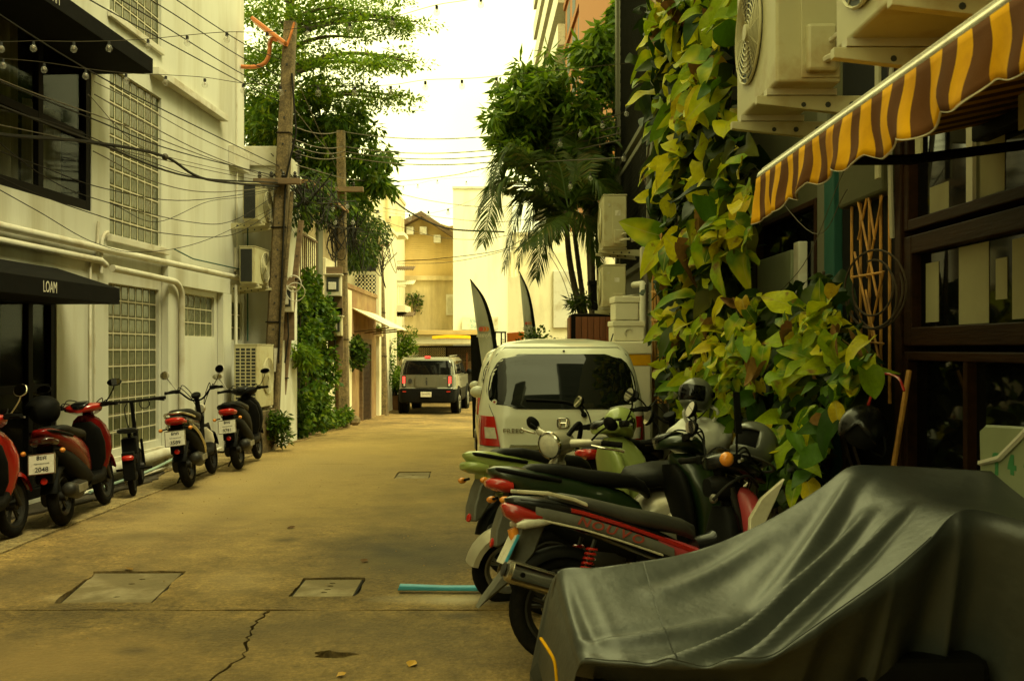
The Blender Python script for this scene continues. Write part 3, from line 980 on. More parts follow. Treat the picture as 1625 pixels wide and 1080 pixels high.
# next wing: its end wall faces the camera behind the pole
wing = thing('white_wing', 'low white block with flat parapet between the white building and the pole', 'building', (-4.07, 17.25, 0), 0)
w = MB()
w.box(-4, 0, 0, 1.6, -.4, 4.78)
w.build('wall', white_wall, wing)
bx('parapet', white_trim, wing, -4.0, .03, -.04, 1.64, 4.781, 5.12, .01)
bx('panel', grey_wall, wing, -.30, -.06, -.012, -.001, 4.0, 4.5, .004)

# ------------------------------------------------------------------ air conditioners
def grille_rings(mb, c, r, y, n=9):
    for i in range(1, n + 1):
        mb.torus((c[0], y, c[1]), (0, 1, 0), r * i / n, .0035, 26, 4)
    for k in range(12):
        a = 2 * math.pi * k / 12
        mb.tube([(c[0] + math.cos(a) * r * .12, y + .002, c[1] + math.sin(a) * r * .12), (c[0] + math.cos(a) * r, y + .002, c[1] + math.sin(a) * r)], .0035, 4)

def aircon(lab, loc, rz, Lx=.82, D=.30, H=.60, style='dark', bracket=True, wall=.3, group='outdoor air conditioning units', near=-1, fan2=False, oval=False):
    """Local: fan face at -y, near end at near*Lx/2."""
    t = thing('air_conditioner', lab, 'air conditioner', loc, rz, group)
    bx('casing', ac_paint, t, -Lx / 2, Lx / 2, -D / 2, D / 2, .03, H, .014, seg=3)
    bx('top_panel', ac_paint, t, -Lx / 2 - .006, Lx / 2 + .006, -D / 2 - .006, D / 2 + .006, H + .001, H + .018, .006)
    fx = .12 * Lx * (1 if near < 0 else -1) if not fan2 else 0
    r = min(H * .40, Lx * .32)
    f = MB()
    f.lathe([(r, 0), (r, .012)], (fx, -D / 2 - .001, H * .52), (0, -1, 0), 28)
    f.build('fan_opening', ac_grey if oval else ac_dark, t)
    g = MB()
    grille_rings(g, (fx, H * .52), r, -D / 2 - .018)
    g.torus((fx, -D / 2 - .012, H * .52), (0, 1, 0), r, .007, 30, 6)
    g.lathe([(r * .16, 0), (r * .16, .02)], (fx, -D / 2 - .012, H * .52), (0, -1, 0), 16)
    g.build('fan_grille', ac_paint, t, smooth=40)
    bl = MB()
    for k in range(3):
        a = k * 2.094
        bl.add([(fx + math.cos(a) * r * .1, -D / 2 - .014, H * .52 + math.sin(a) * r * .1), (fx + math.cos(a) * r * .85, -D / 2 - .014, H * .52 + math.sin(a) * r * .85),
                (fx + math.cos(a + .7) * r * .85, -D / 2 - .0145, H * .52 + math.sin(a + .7) * r * .85), (fx + math.cos(a + .7) * r * .1, -D / 2 - .0145, H * .52 + math.sin(a + .7) * r * .1)], [(0, 1, 2, 3)])
    bl.build('fan_blade', ac_grey, t)
    xe = near * Lx / 2
    o = near * .004
    if style == 'dark':                              # open coil end
        e = MB().box(min(xe, xe + o * 2), max(xe, xe + o * 2), -D / 2 + .05, D / 2 - .02, .06, H - .03)
        e.build('coil', ac_dark, t)
        fn = MB()
        for k in range(14):
            yy = -D / 2 + .06 + (D - .09) * k / 13
            fn.box(min(xe + o * 2, xe + o * 3), max(xe + o * 2, xe + o * 3), yy - .002, yy + .002, .06, H - .03)
        fn.build('coil_fins', dark_alloy, t)
    elif style == 'louvre':
        bx('coil', ac_dark, t, min(xe, xe + o * 2), max(xe, xe + o * 2), -D / 2 + .02, D / 2 - .02, .05, H - .04)
        lv = MB()
        nz = 17
        for k in range(nz + 1):
            z = .05 + (H - .09) * k / nz
            lv.box(min(xe + o, xe + o * 4), max(xe + o, xe + o * 4), -D / 2 + .01, D / 2 - .01, z - .008, z + .008)
        for k in range(5):
            yy = -D / 2 + .012 + (D - .024) * k / 4
            lv.box(min(xe + o, xe + o * 5), max(xe + o, xe + o * 5), yy - .008, yy + .008, .05, H - .04)
        lv.build('side_grille', ac_paint, t)
    else:                                            # service end: valve cover, handle recesses, label
        s0 = (min, max)
        def e(name, m, y0, y1, z0, z1, p, bv=.008): return bx(name, m, t, min(xe + o * .2, xe + near * p), max(xe + o * .2, xe + near * p), y0, y1, z0, z1, bv)
        e('service_panel', ac_paint, -D * .12, D * .47, .05, H * .97, .008)
        e('valve_cover', ac_paint, -.02, D * .40, .07, H * .36, .05, .016)
        e('handle_recess', ac_grey, -D * .30, -D * .20, H * .80, H * .85, .006, .003)
        e('rating_label', plate_white, .0, D * .22, H * .62, H * .72, .0105, 0)
        v = MB()
        v.tube(smooth_path([(xe + near * .05, D * .2, H * .15), (xe + near * .12, D * .4, H * .16), (xe + near * .10, D * .5 + wall * .7, H * .2)], 4), .016, 6)
        v.tube(smooth_path([(xe + near * .05, D * .28, H * .26), (xe + near * .13, D * .45, H * .28), (xe + near * .12, D * .5 + wall * .7, H * .34)], 4), .012, 6)
        v.build('refrigerant_pipe', ac_grey, t, smooth=50)
    for sx in (-1, 1): bx('foot', ac_grey, t, sx * Lx * .33 - .03, sx * Lx * .33 + .03, -D / 2 - .015, D / 2 + .015, 0, .03)
    if bracket:
        for sx in (-1, 1):
            b = MB()
            x = sx * Lx * .33
            b.prism([(-D / 2 - .06, -.002), (D / 2 + wall, -.002), (D / 2 + wall, -.11), (D / 2 + wall - .12, -.11), (-D / 2 - .06, -.04)], x - .022, x + .022, 'yz')
            b.box(x - .03, x + .03, D / 2 + wall - .015, D / 2 + wall, -.30, .42)
            bo = b.build('bracket', ac_paint, t, bevel=.003)
            hl = MB()
            for k in range(3):
                for sd in (-1, 1):
                    hl.lathe([(.012 + .002 * k, 0), (.012 + .002 * k, .002)], (x + sd * .0225, -D / 2 + .16 + k * .115, -.045), (sd, 0, 0), 8)
            hl.build('bolt_hole', ac_dark, bo)
    return t

aircon('upper of two pole-side air conditioners with dark open coil end', P(410, 357, 16.7), TL, .85, .26, .62, 'dark', wall=.35)
aircon('lower of two pole-side air conditioners with dark open coil end', P(405, 455, 16.6), TL, .85, .26, .62, 'dark', wall=.35)
aircon('big ground air conditioner with square side grille behind the scooters', P(404, 648, 16.1), TL, .90, .36, 1.02, 'louvre', bracket=False, oval=True)
bs = thing('concrete_plinth', 'low concrete plinth under the ground air conditioner beside the pole', 'plinth', P(404, 650, 16.1) * 1.0, TL)
bx('block', pole_concrete, bs, -.5, .5, -.2, .2, -.70, -.006, .012)

# ------------------------------------------------------------------ utility poles
def pole(lab, base, top, w0, w1, m=pole_concrete, arms=(), group='concrete utility poles'):
    base, top = Vector(base), Vector(top)
    t = thing('utility_pole', lab, 'utility pole', base, 0, group)
    d = top - base
    n = 10
    rings = []
    for i in range(n + 1):
        c = d * (i / n)
        w = (w0 + (w1 - w0) * i / n) / 2
        k = w * .72
        rings.append([(c.x - k, c.y - w, c.z), (c.x + k, c.y - w, c.z), (c.x + w, c.y - k, c.z), (c.x + w, c.y + k, c.z), (c.x + k, c.y + w, c.z), (c.x - k, c.y + w, c.z), (c.x - w, c.y + k, c.z), (c.x - w, c.y - k, c.z)])
    MB().loft(rings).build('shaft', m, t, smooth=30)
    h = MB()
    for i in range(int(d.length / .45)):
        c = d * ((i + .6) * .45 / d.length)
        w = (w0 + (w1 - w0) * c.z / d.z) / 2
        h.lathe([(.016, 0), (.016, .006)], (c.x, c.y - w - .002, c.z), (0, -1, 0), 8)
    h.build('bolt_hole', ink, t)
    for (fz, x0, x1, th, mm) in arms:
        c = d * fz
        w = (w0 + (w1 - w0) * fz) / 2
        bx('cross_arm', mm, t, c.x + x0, c.x + x1, c.y - w - th - .004, c.y - w - .004, c.z - th / 2, c.z + th / 2, .008)
        for q in range(4):
            xx = c.x + x0 + (x1 - x0) * (q + .5) / 4
            MB().lathe([(.012, 0), (.03, .02), (.035, .05), (.02, .07), (.032, .09), (.015, .12)], (xx, c.y - w - th / 2, c.z + th / 2 + .001), n=10).build('insulator', dark_alloy, t, smooth=40)
    for fz in (.30, .52, .74):
        c = d * fz
        w = (w0 + (w1 - w0) * fz) / 2 + .006
        MB().tube([(c.x - w, c.y - w, c.z), (c.x + w, c.y - w, c.z), (c.x + w, c.y + w, c.z), (c.x - w, c.y + w, c.z), (c.x - w, c.y - w, c.z)], .012, 5).build('strap', black_metal, t)
    return t
p1 = pole('tall leaning concrete utility pole rising beside the white building', (-4.15, 17.0, -.12), P(461, 36, 17.0), .27, .20,
     arms=[(.625, -.45, .35, .10, wood_old)])
mb = MB()
mb.tube([(.10, -.16, .2), (.36, -.13, 3.6), (.42, -.12, 4.4)], .035, 7)
mb.build('conduit', pole_concrete, p1, smooth=40)
mb = MB()
mb.tube([(.2, -.17, 1.5), (.26, -.17, 3.0), (.32, -.15, 4.6), (.5, -.15, 5.4), (.42, -.13, 6.4)], .018, 5)
mb.build('cable', wire_black, p1)
bx('notice', plate_white, p1, .12, .2, -.152, -.146, 1.35, 1.75, .002)
ins = MB()
for k in range(4): ins.lathe([(.02, 0), (.055, .01), (.055, .03), (.02, .04)], (.52, -.1, 4.9 + k * .055), n=10)
ins.tube([(.40, -.1, 5.25), (.52, -.1, 5.14), (.52, -.1, 4.4)], .008, 5)
ins.build('insulator', dark_alloy, p1, smooth=40)
p2 = pole('mid-distance concrete pole half hidden in dark foliage', (-4.05, 24.0, -.3), P(541, 208, 24), .26, .19, arms=[(.80, -1.3, .55, .12, wood_old)])
p3 = pole('farthest concrete pole standing at the corner of the tiled house', (-4.0, 31.0, -.45), P(600, 345, 31), .30, .22, arms=[(.86, -1.1, .35, .10, wood_old)])
pole('bare slim post leaning by the vine covered gate', (-4.22, 17.9, -.12), P(478, 350, 17.9), .11, .09, m=wood_old, group=None)

# orange floodlight arm clamped to the corner of the white building
lamp = thing('floodlight', 'orange painted floodlight on a bent orange pipe near the pole top', 'floodlight', P(383, 106, 16.9))
q = lambda px, py, d=16.9: P(px, py, d) - P(383, 106, 16.9)
MB().tube(smooth_path([q(383, 106), q(405, 106), q(420, 100), q(427, 86), q(428, 68), q(432, 62), q(440, 64)], 5), .035, 9).build('arm', orange_paint, lamp, smooth=50)
a, b = q(402, 32), q(455, 72)
dv = (b - a)
ang = math.atan2(dv.z, dv.x)
h = MB()
h.M = Matrix.Translation((a + b) / 2) @ Matrix.Rotation(-ang, 4, 'Y')
h.box(-dv.length / 2, dv.length / 2, -.16, .16, -.03, .03)
h.build('head', orange_paint, lamp, bevel=.012)
h = MB()
h.M = Matrix.Translation((a + b) / 2) @ Matrix.Rotation(-ang, 4, 'Y')
h.box(-dv.length / 2 + .03, dv.length / 2 - .03, -.13, .13, .031, .036)
h.build('lens', clear_lens, lamp)
MB().tube([q(455, 74), q(463, 50), q(467, 36)], .022, 6).build('stay', orange_paint, lamp)

# ------------------------------------------------------------------ left side beyond the pole
def block_building(name, lab, x0, x1, y0, y1, z1, m, z0=-.6, par=.12, cap=None):
    t = thing(name, lab, 'building', ((x0 + x1) / 2, y0, 0))
    hw = (x1 - x0) / 2
    MB().box(-hw, hw, 0, y1 - y0, z0, z1).build('wall', m, t)
    if par: bx('parapet', cap or m, t, -hw - .04, hw + .04, -.04, y1 - y0 + .04, z1 + .001, z1 + par, .01)
    return t, hw

def Z(py, d): return CH - (py - CY) / F * d
def X(px, d): return (px - CX) / F * d
# first house behind the climbers: beige, with board panels and a balcony rail
t, hw = block_building('beige_house', 'beige two storey house with boarded panels behind the climbing vine', -9.5, -4.32, 19.0, 24.2, 4.75, beige_wall)
for (px0, px1, py0, py1, m, nm) in ((478, 500, 470, 300, grey_wall, 'board_panel'),):
    pass
pn = [(-.02, 1.3, 3.0, 4.4, cream_wall), (1.45, 2.6, 2.4, 4.0, cream_wall), (2.8, 3.4, 1.0, 4.4, grey_wall), (3.6, 4.9, .0, 3.7, cream_wall), (1.4, 2.7, .2, 2.2, rust_wall)]
for (a, b, c, d, m) in pn: bx('board_panel', m, t, hw + .002, hw + .07, a + .1, b, c, d, .01)
rl = MB()
for k in range(12): rl.box(hw + .1, hw + .12, .2 + k * .2, .22 + k * .2, 3.0, 3.9)
rl.box(hw + .09, hw + .13, .15, 2.5, 3.9, 3.94).box(hw + .09, hw + .13, .15, 2.5, 2.96, 3.0)
rl.build('railing', wood_old, t)
# end face turned to the camera above the wing
bx('gutter', white_trim, t, hw - 1.2, hw + .05, -.05, -.002, 4.4, 4.55, .01)
roof = MB().prism([(-.3, 0), (5.4, 0), (5.4, .1), (2.5, .9), (-.3, .1)], hw - 2.2, hw + .25, 'yz')
roof.M = Matrix.Translation((0, 0, 0))
t2 = MB()
t2.loft([[(hw - 3, 1.0, 5.5), (hw - 3, 5.2, 5.5), (hw - 3, 5.2, 5.57), (hw - 3, 1.0, 5.57)], [(hw + .35, 1.0, 4.92), (hw + .35, 5.2, 4.92), (hw + .35, 5.2, 4.99), (hw + .35, 1.0, 4.99)]])
t2.build('roof', hair_dark, t)

# dark wooden gate right after the pole
gt = thing('wooden_gate', 'tall dark board gate in the shade between the pole and the vine', 'gate', (-4.28, 18.05, gz(18) - .02))
for k in range(8):
    bx('board', wood_dark, gt, k * -.001 - .02, .02 + (k % 2) * .008, k * .115 + .004, k * .115 + .11, .05, 2.45, .004)
bx('rail', wood_dark, gt, .03, .06, 0, .93, .35, .45, .004)
bx('rail', wood_dark, gt, .03, .06, 0, .93, 1.95, 2.05, .004)

# climbing vine over a wall: thick green sheet of leaves
hv = thing('climbing_vine', 'dense dark green climbing vine covering the wall from ground to meter boxes', 'climbing plant', (-4.2, 20.2, gz(20)))
bx('wall', grey_wall, hv, -.30, -.10, -1.1, 2.2, -.1, 3.2, .01)
sp = []
r_ = random.Random(4)
for i in range(60):
    yy = r_.uniform(-1.1, 2.0)
    zz = r_.uniform(.05, 3.25 - .28 * abs(yy))
    sp.append(((r_.uniform(-.1, .22), yy, zz), (.20, .38, .30), 150))
leaves(sp, leaf_mid, 'foliage', hv, 3, .11, .045, droop=.8, jit=.6)
st = MB()
for k in range(9):
    y0 = r_.uniform(-1, 1.8)
    st.tube(smooth_path([(-.05, y0, 0), (0.02, y0 + r_.uniform(-.2, .2), .9), (.0, y0 + r_.uniform(-.3, .3), 1.9), (.02, y0 + r_.uniform(-.5, .5), 2.9)], 4), .014, 5)
st.build('stem', rope, hv)['kind'] = 'stuff'

def bush(name, lab, loc, rad, n, m, l=.09, w=.03, seed=1, cat='shrub', grp=None, stem=True, droop=.2, clumps=9):
    t = thing(name, lab, cat, loc, 0, grp)
    r = random.Random(seed)
    sp = []
    for i in range(clumps):
        a, b = r.uniform(0, 6.28), r.uniform(.1, .85)
        sp.append(((rad[0] * .6 * math.cos(a), rad[1] * .6 * math.sin(a), rad[2] * (.25 + b * .8)), (rad[0] * .5, rad[1] * .5, rad[2] * .35), n // clumps))
    leaves(sp, m, 'foliage', t, seed, l, w, droop=droop)
    if stem:
        s = MB()
        for k in range(6):
            a = k * 1.05 + r.random()
            s.tube(smooth_path([(0.02 * math.cos(a), .02 * math.sin(a), 0), (rad[0] * .25 * math.cos(a), rad[1] * .25 * math.sin(a), rad[2] * .5), (rad[0] * .6 * math.cos(a), rad[1] * .6 * math.sin(a), rad[2] * 1.05)], 4), [.014] * 8 + [.006], 5)
        s.build('stem', bark, t)['kind'] = 'stuff'
    return t
bush('shrub', 'small feathery green shrub on the ground at the foot of the tall pole', (-3.95, 16.35, 0.0), (.30, .30, .50), 1500, leaf_mid, .10, .018, 2)
bush('weeds', 'scruffy green weeds along the base of the wall past the vine', (-4.1, 23.4, gz(23.4)), (.30, 1.3, .42), 1500, leaf_mid, .10, .03, 3, 'plants')
bush('shrub', 'dark rounded shrub hanging over the rusty wall below the meter box', (-4.15, 25.4, 1.05), (.45, .55, .75), 1600, leaf_dark, .12, .04, 4, stem=False)
bush('fern', 'pale fern fronds arching out of the gate beside the vine', (-4.1, 18.7, 1.25), (.45, .5, .4), 900, leaf_light, .16, .018, 5, 'fern', droop=.5)

# electricity meter boxes
def meter(lab, loc, w, h, m):
    t = thing('meter_box', lab, 'meter box', loc, 0, 'meter boxes on the wall')
    bx('case', m, t, -w / 2, w / 2, -.09, .09, 0, h, .012)
    bx('hood', m, t, -w / 2 - .03, w / 2 + .03, -.14, .10, h + .001, h + .03, .006)
    bx('window', ac_dark, t, -w * .38, w * .38, -.097, -.0905, h * .22, h * .92, .003)
    bx('meter', white_trim, t, -w * .26, w * .22, -.125, -.098, h * .3, h * .66, .01)
    MB().tube([(0, 0, -.002), (0.02, 0, -.4), (-.05, .02, -.9)], .016, 5).build('cable', wire_black, t)
    MB().box(-w * .5, w * .5, .091, .13, -.5, h + .2).build('back_board', wood_old, t)
meter('upper meter box with open dark front beside the vine', P(529, 470, 22.0), .36, .46, ac_grey)
meter('lower meter box, pale with small glass window, above the weeds', P(531, 533, 22.0), .34, .42, ac_paint)
meter('slim grey meter box right behind the tall pole', P(456, 495, 17.6), .20, .42, ac_grey)
cl = MB().torus(P(466, 450, 17.4), (.2, 1, .1), .14, .010, 28, 5).torus(P(469, 463, 17.42), (-.2, 1, .2), .16, .008, 28, 5).build('cable_coil', white_trim, smooth=60)
tag(cl, 'loose loop of white cable hanging by the slim grey meter box', 'cable')

# second house: rusty walls, dark shutter door, sheet awning
t, hw = block_building('rusty_house', 'low rust streaked house with shutter door under a sheet awning', -9.5, -4.12, 24.3, 30.2, 3.15, rust_wall)
bx('plaster', cream_wall, t, hw + .002, hw + .05, .05, 1.0, -.3, 3.1, .01)
dr = MB()
dop = (2.8, 4.3)
sh = bx('shutter_door', wood_dark, t, hw + .002, hw + .05, 2.7, 4.2, -.42, 1.75, .004)
for k in range(14): bx('slat', wood_dark, sh, hw + .051, hw + .066, 2.76, 4.14, -.38 + k * .15, -.27 + k * .15, .003)
bx('door_frame', wood_old, t, hw + .002, hw + .09, 2.58, 2.69, -.45, 1.9, .004)
bx('door_frame', wood_old, t, hw + .002, hw + .09, 4.21, 4.32, -.45, 1.9, .004)
bx('door_frame', wood_old, t, hw + .002, hw + .09, 2.69, 4.21, 1.76, 1.9, .004)
aw = thing('sheet_awning', 'thin sloping sheet awning over the shutter door of the rusty house', 'awning', (-4.12, 27.9, 2.32))
cg = MB()
n = 40
cg.loft([[(0.0, -2.2 + 4.2 * i / n, .34 + .018 * math.cos(i * math.pi)) for i in range(n + 1)], [(.95, -2.2 + 4.2 * i / n, -.14 + .018 * math.cos(i * math.pi)) for i in range(n + 1)]], closed=False)
so = cg.build('sheet', cream_wall, aw)
so.modifiers.new('thick', 'SOLIDIFY').thickness = .012
for k in range(3):
    MB().tube([(.0, -1.9 + k * 1.8, -.25), (.9, -1.9 + k * 1.8, -.15)], .02, 6).build('bracket', wood_old, aw)

# third house: breeze block panel, parapet
t, hw = block_building('block_house', 'worn beige house with breeze block panel and mossy ledge, left far end', -8, -4.05, 30.4, 35.0, 5.55, cream_wall)
bx('stained_parapet', stained_wall, t, hw - 1.6, hw + .06, -.06, -.003, 4.6, 5.5, .01)
bx('ledge', stained_wall, t, hw - 1.3, hw + .12, -.22, -.003, 2.0, 2.2, .01)
bx('dark_window', ac_dark, t, hw - 1.1, hw - .1, -.012, -.002, 4.0, 4.5)
def breeze(parent, x0, x1, y, z0, z1, nx, nz, m, backm):
    bx('recess', backm, parent, x0, x1, y + .004, y + .02, z0, z1)
    g = MB()
    pw, ph = (x1 - x0) / nx, (z1 - z0) / nz
    for i in range(nx):
        for j in range(nz):
            cx, cz = x0 + pw * (i + .5), z0 + ph * (j + .5)
            k = 8
            r = .36
            outer = [(cx + math.copysign(min(1, abs(math.cos(a)) * 1.42), math.cos(a)) * pw / 2, cz + math.copysign(min(1, abs(math.sin(a)) * 1.42), math.sin(a)) * ph / 2) for a in [math.pi / 8 + q * math.pi / 4 for q in range(8)]]
            outer = [(cx + sx * pw / 2, cz + sz * ph / 2) for sx, sz in ((1, .4), (.4, 1), (-.4, 1), (-1, .4), (-1, -.4), (-.4, -1), (.4, -1), (1, -.4))]
            inner = [(cx + math.cos(a) * pw * r, cz + math.sin(a) * ph * r) for a in [math.pi / 8 + q * math.pi / 4 for q in range(8)]]
            v = [(a, y - .05, b) for a, b in outer] + [(a, y - .05, b) for a, b in inner] + [(a, y + .002, b) for a, b in inner]
            f = [(q, (q + 1) % 8, 8 + (q + 1) % 8, 8 + q) for q in range(8)] + [(8 + q, 8 + (q + 1) % 8, 16 + (q + 1) % 8, 16 + q) for q in range(8)]
            g.add(v, f)
    return tag(g.build('breeze_block', m, parent), kind='stuff')
breeze(t, hw - .75, hw - .10, -.06, 2.45, 3.9, 6, 12, cream_wall, ac_dark)
sp = [((hw - .7 + k * .12, -.18, 2.25), (.09, .08, .07), 60) for k in range(7)]
leaves(sp, leaf_mid, 'ledge_moss', t, 8, .09, .03)

# tall grubby house with balconies at the bend
t, hw = block_building('balcony_house', 'tall cream house with small balconies and corrugated hoods at the bend', -8.2, X(619, 36), 36, 41, Z(295, 36), cream_wall)
ex = hw
bx('drain_pipe', stained_wall, t, ex - .85, ex - .72, -.10, -.002, -.3, Z(300, 36), .02)
bx('upper_box', stained_wall, t, ex + .002, ex + .45, -.55, .6, Z(365, 35), Z(340, 35), .01)
bx('upper_slab', cream_wall, t, ex + .002, ex + .58, -.65, .7, Z(372, 35), Z(366, 35), .01)
for (pt, pb) in ((425, 445), (448, 470), (500, 523)):
    z1 = Z(pt, 35.6)
    hd = MB()
    n = 24
    hd.loft([[(ex + .03 + .85 * i / n, .3, z1 + .12 + .02 * math.cos(i * math.pi)) for i in range(n + 1)], [(ex + .03 + .85 * i / n, -.42, z1 - .05 + .02 * math.cos(i * math.pi)) for i in range(n + 1)]], closed=False)
    h = hd.build('corrugated_hood', wood_old if pt != 448 else cream_wall, t)
    h.modifiers.new('thick', 'SOLIDIFY').thickness = .03
    bx('window', ac_dark, t, ex + .002, ex + .03, .2, 1.2, z1 - .55, z1 - .12)
    bx('window_frame', white_trim, t, ex + .002, ex + .05, .1, .198, z1 - .6, z1 - .08)
bx('balcony', cream_wall, t, ex + .002, ex + .62, -.5, 1.2, Z(495, 35.5), Z(484, 35.5), .01)
bk = MB()
for k in range(10): bk.box(ex + .02 + k * .06, ex + .045 + k * .06, -.49, -.47, Z(484, 35.5), Z(455, 35.5))
bk.box(ex + .002, ex + .62, -.5, -.46, Z(455, 35.5), Z(452, 35.5))
bk.build('balcony_railing', cream_wall, t)

for (px0, px1, p0, p1) in ((606, 614, 430, 395), (606, 614, 505, 470)):
    wf = bx('window', white_trim, t, X(px0, 36) - t.location.x, X(px1, 36) - t.location.x, -.06, -.002, Z(p0, 36), Z(p1, 36), .008)
    bx('pane', ac_dark, wf, X(px0 + 1.2, 36) - t.location.x, X(px1 - 1.2, 36) - t.location.x, -.07, -.061, Z(p0 - 2, 36), Z(p1 + 2, 36))
MB().tube([(ex - .1, -.1, -.3), (ex - .1, -.1, Z(300, 36))], .05, 7).build('drain_pipe', stained_wall, t)
for k in range(3): MB().tube([(ex - 1.2 + k * .4, 1.0, Z(295, 36)), (ex - 1.2 + k * .4, 1.0, Z(295, 36) + .5 + .3 * (k % 2))], .02, 5).build('roof_pipe', wood_old, t)

# ------------------------------------------------------------------ buildings closing the lane
D = 40.0
yh = thing('yellow_gable_house', 'yellow plank house with brown gable roof closing the far end of the lane', 'building', (X(675, D + 1), D + 1, 0))
d1 = D + 1
ox = X(675, d1)
x0, x1 = X(625, d1) - ox, X(722, d1) - ox
MB().box(x0, x1, 0, 6, -.6, Z(440, d1)).build('wall', stained_wall, yh)
pk = [(x0, Z(440, d1) + .002), (x1, Z(440, d1) + .002), (x1, Z(362, d1)), (X(668, d1) - ox, Z(345, d1)), (x0, Z(362, d1))]
MB().prism(pk, .04, 6, 'xz').build('upper_wall', yellow_wall, yh)
nb = 12
zt, zb = Z(372, d1), Z(412, d1)
for k in range(nb):
    z = zb + (zt - zb) * k / nb
    bx('plank', yellow_wall, yh, x0 + .01, x1 - .01, .005 + .0, .038, z + .008, z + (zt - zb) / nb, .006)
bx('ledge', stained_wall, yh, x0, x1, -.14, -.002, Z(445, d1), Z(438, d1), .01)
rf = MB()
ap = (X(670, d1) - ox, Z(337, d1))
for (ex_, ez) in ((x0 - .3, Z(366, d1)), (x1 + .2, Z(377, d1))):
    rf.prism([ap, (ap[0], ap[1] - .22), (ex_, ez - .22), (ex_, ez)], -.5, 5.5, 'xz')
rf.build('roof', wood_old, yh, bevel=.01)
rg = MB().prism([(x0 - .6, Z(350, d1)), (X(712, d1) - ox, Z(327, d1)), (x1 + 1.0, Z(334, d1)), (x1 + 1.0, Z(338, d1)), (X(712, d1) - ox, Z(332, d1)), (x0 - .6, Z(356, d1))], 6.1, 11, 'xz')
rg.build('back_roof', hair_dark, yh)
bx('back_wall', yellow_wall, yh, x0, x1 + .8, 6.4, 10, Z(430, d1), Z(340, d1))
for k in range(3):
    px = 690 + k * 12
    bx('attic_window', ac_dark, yh, X(px, d1) - ox, X(px + 8, d1) - ox, 6.30, 6.398, Z(352, d1), Z(346, d1))
for (px, py) in ((651, 367), (672, 367), (694, 380)):
    bx('vent_box', white_trim, yh, X(px - 5, d1) - ox, X(px + 6, d1) - ox, -.30, .003, Z(py + 6, d1), Z(py - 6, d1), .012)
wn = bx('window', white_trim, yh, X(708, d1) - ox, X(720, d1) - ox, -.07, -.002, Z(500, d1), Z(467, d1), .01)
bx('pane', ac_grey, wn, X(710.5, d1) - ox, X(719, d1) - ox, -.085, -.071, Z(497, d1), Z(472, d1))

wb = thing('white_block', 'plain cream white block with a small shop sign, behind the feather flags', 'building', (X(765, D), D, 0))
ox = X(765, D)
MB().box(X(719, D) - ox, X(812, D) - ox, 0, 7, -.6, Z(300, D)).build('wall', block_white, wb)
bx('coping', white_trim, wb, X(718, D) - ox, X(813, D) - ox, -.05, 7.05, Z(300, D) + .002, Z(298, D) + .05, .01)
for px in (811, 817): MB().tube([(X(px, D) - ox, -.06, -.3), (X(px, D) - ox, -.06, Z(400, D))], .05, 7).build('drain_pipe', cream_wall, wb)
sg = thing('shop_sign', 'white shop sign with faded teal lettering half behind the first flag', 'sign', (X(762, D), D - .12, Z(513, D)))
bx('board', white_trim, sg, -.72, .72, -.03, .03, -.26, .26, .008)
text('lettering', 'รามอินทรา', .20, teal_ink, sg, (0, -.034, .10), (R(90), 0, 0), extrude=.001)
text('lettering', 'ยิมเทนนิส', .20, teal_ink, sg, (0, -.034, -.13), (R(90), 0, 0), extrude=.001)

# carport with breeze block wall at the end of the lane
d2 = 37.5
cp = thing('carport', 'low carport with pale fascia and shaded breeze block wall behind the grey car', 'carport', (X(700, d2), d2, 0))
ox = X(700, d2)
bx('fascia', cream_wall, cp, X(618, d2) - ox, X(775, d2) - ox, -.1, 2.3, Z(546, d2), Z(526, d2), .015)
bx('fascia_lip', yellow_wall, cp, X(618, d2) - ox, X(775, d2) - ox, -.22, -.104, Z(531, d2), Z(524, d2), .01)
bx('post', cream_wall, cp, X(638, d2) - ox, X(650, d2) - ox, .0, .35, -.5, Z(546, d2) - .002, .01)
bx('back_wall', dim_room, cp, X(650, d2) - ox, X(790, d2) - ox, 2.0, 2.3, -.5, Z(548, d2))
breeze(cp, X(652, d2) - ox, X(702, d2) - ox, 1.9, Z(578, d2), Z(551, d2), 14, 7, cream_wall, ac_dark)
breeze(cp, X(705, d2) - ox, X(760, d2) - ox, 1.9, Z(578, d2), Z(551, d2), 14, 7, wood_old, ac_dark)
bx('bench', wood_old, cp, X(726, d2) - ox, X(752, d2) - ox, .8, 1.3, Z(586, d2), Z(574, d2), .01)
bx('upright', wood_red, cp, X(738, d2) - ox, X(741, d2) - ox, .7, .79, Z(590, d2), Z(560, d2))
up = thing('orange_sunshade_cloth', 'sun bleached orange cloth shade stretched on the carport fascia', 'shade cloth', (X(722, 37), 37.0, Z(534, 37)))
MB().loft([[(-.85, 0, .02), (-.3, 0, .07), (.3, 0, .06), (.85, 0, .0)], [(-.8, -.5, -.08), (-.3, -.5, -.05), (.3, -.5, -.06), (.8, -.5, -.09)]], closed=False).build('cloth', awn_yellow, up).modifiers.new('thick', 'SOLIDIFY').thickness = .02

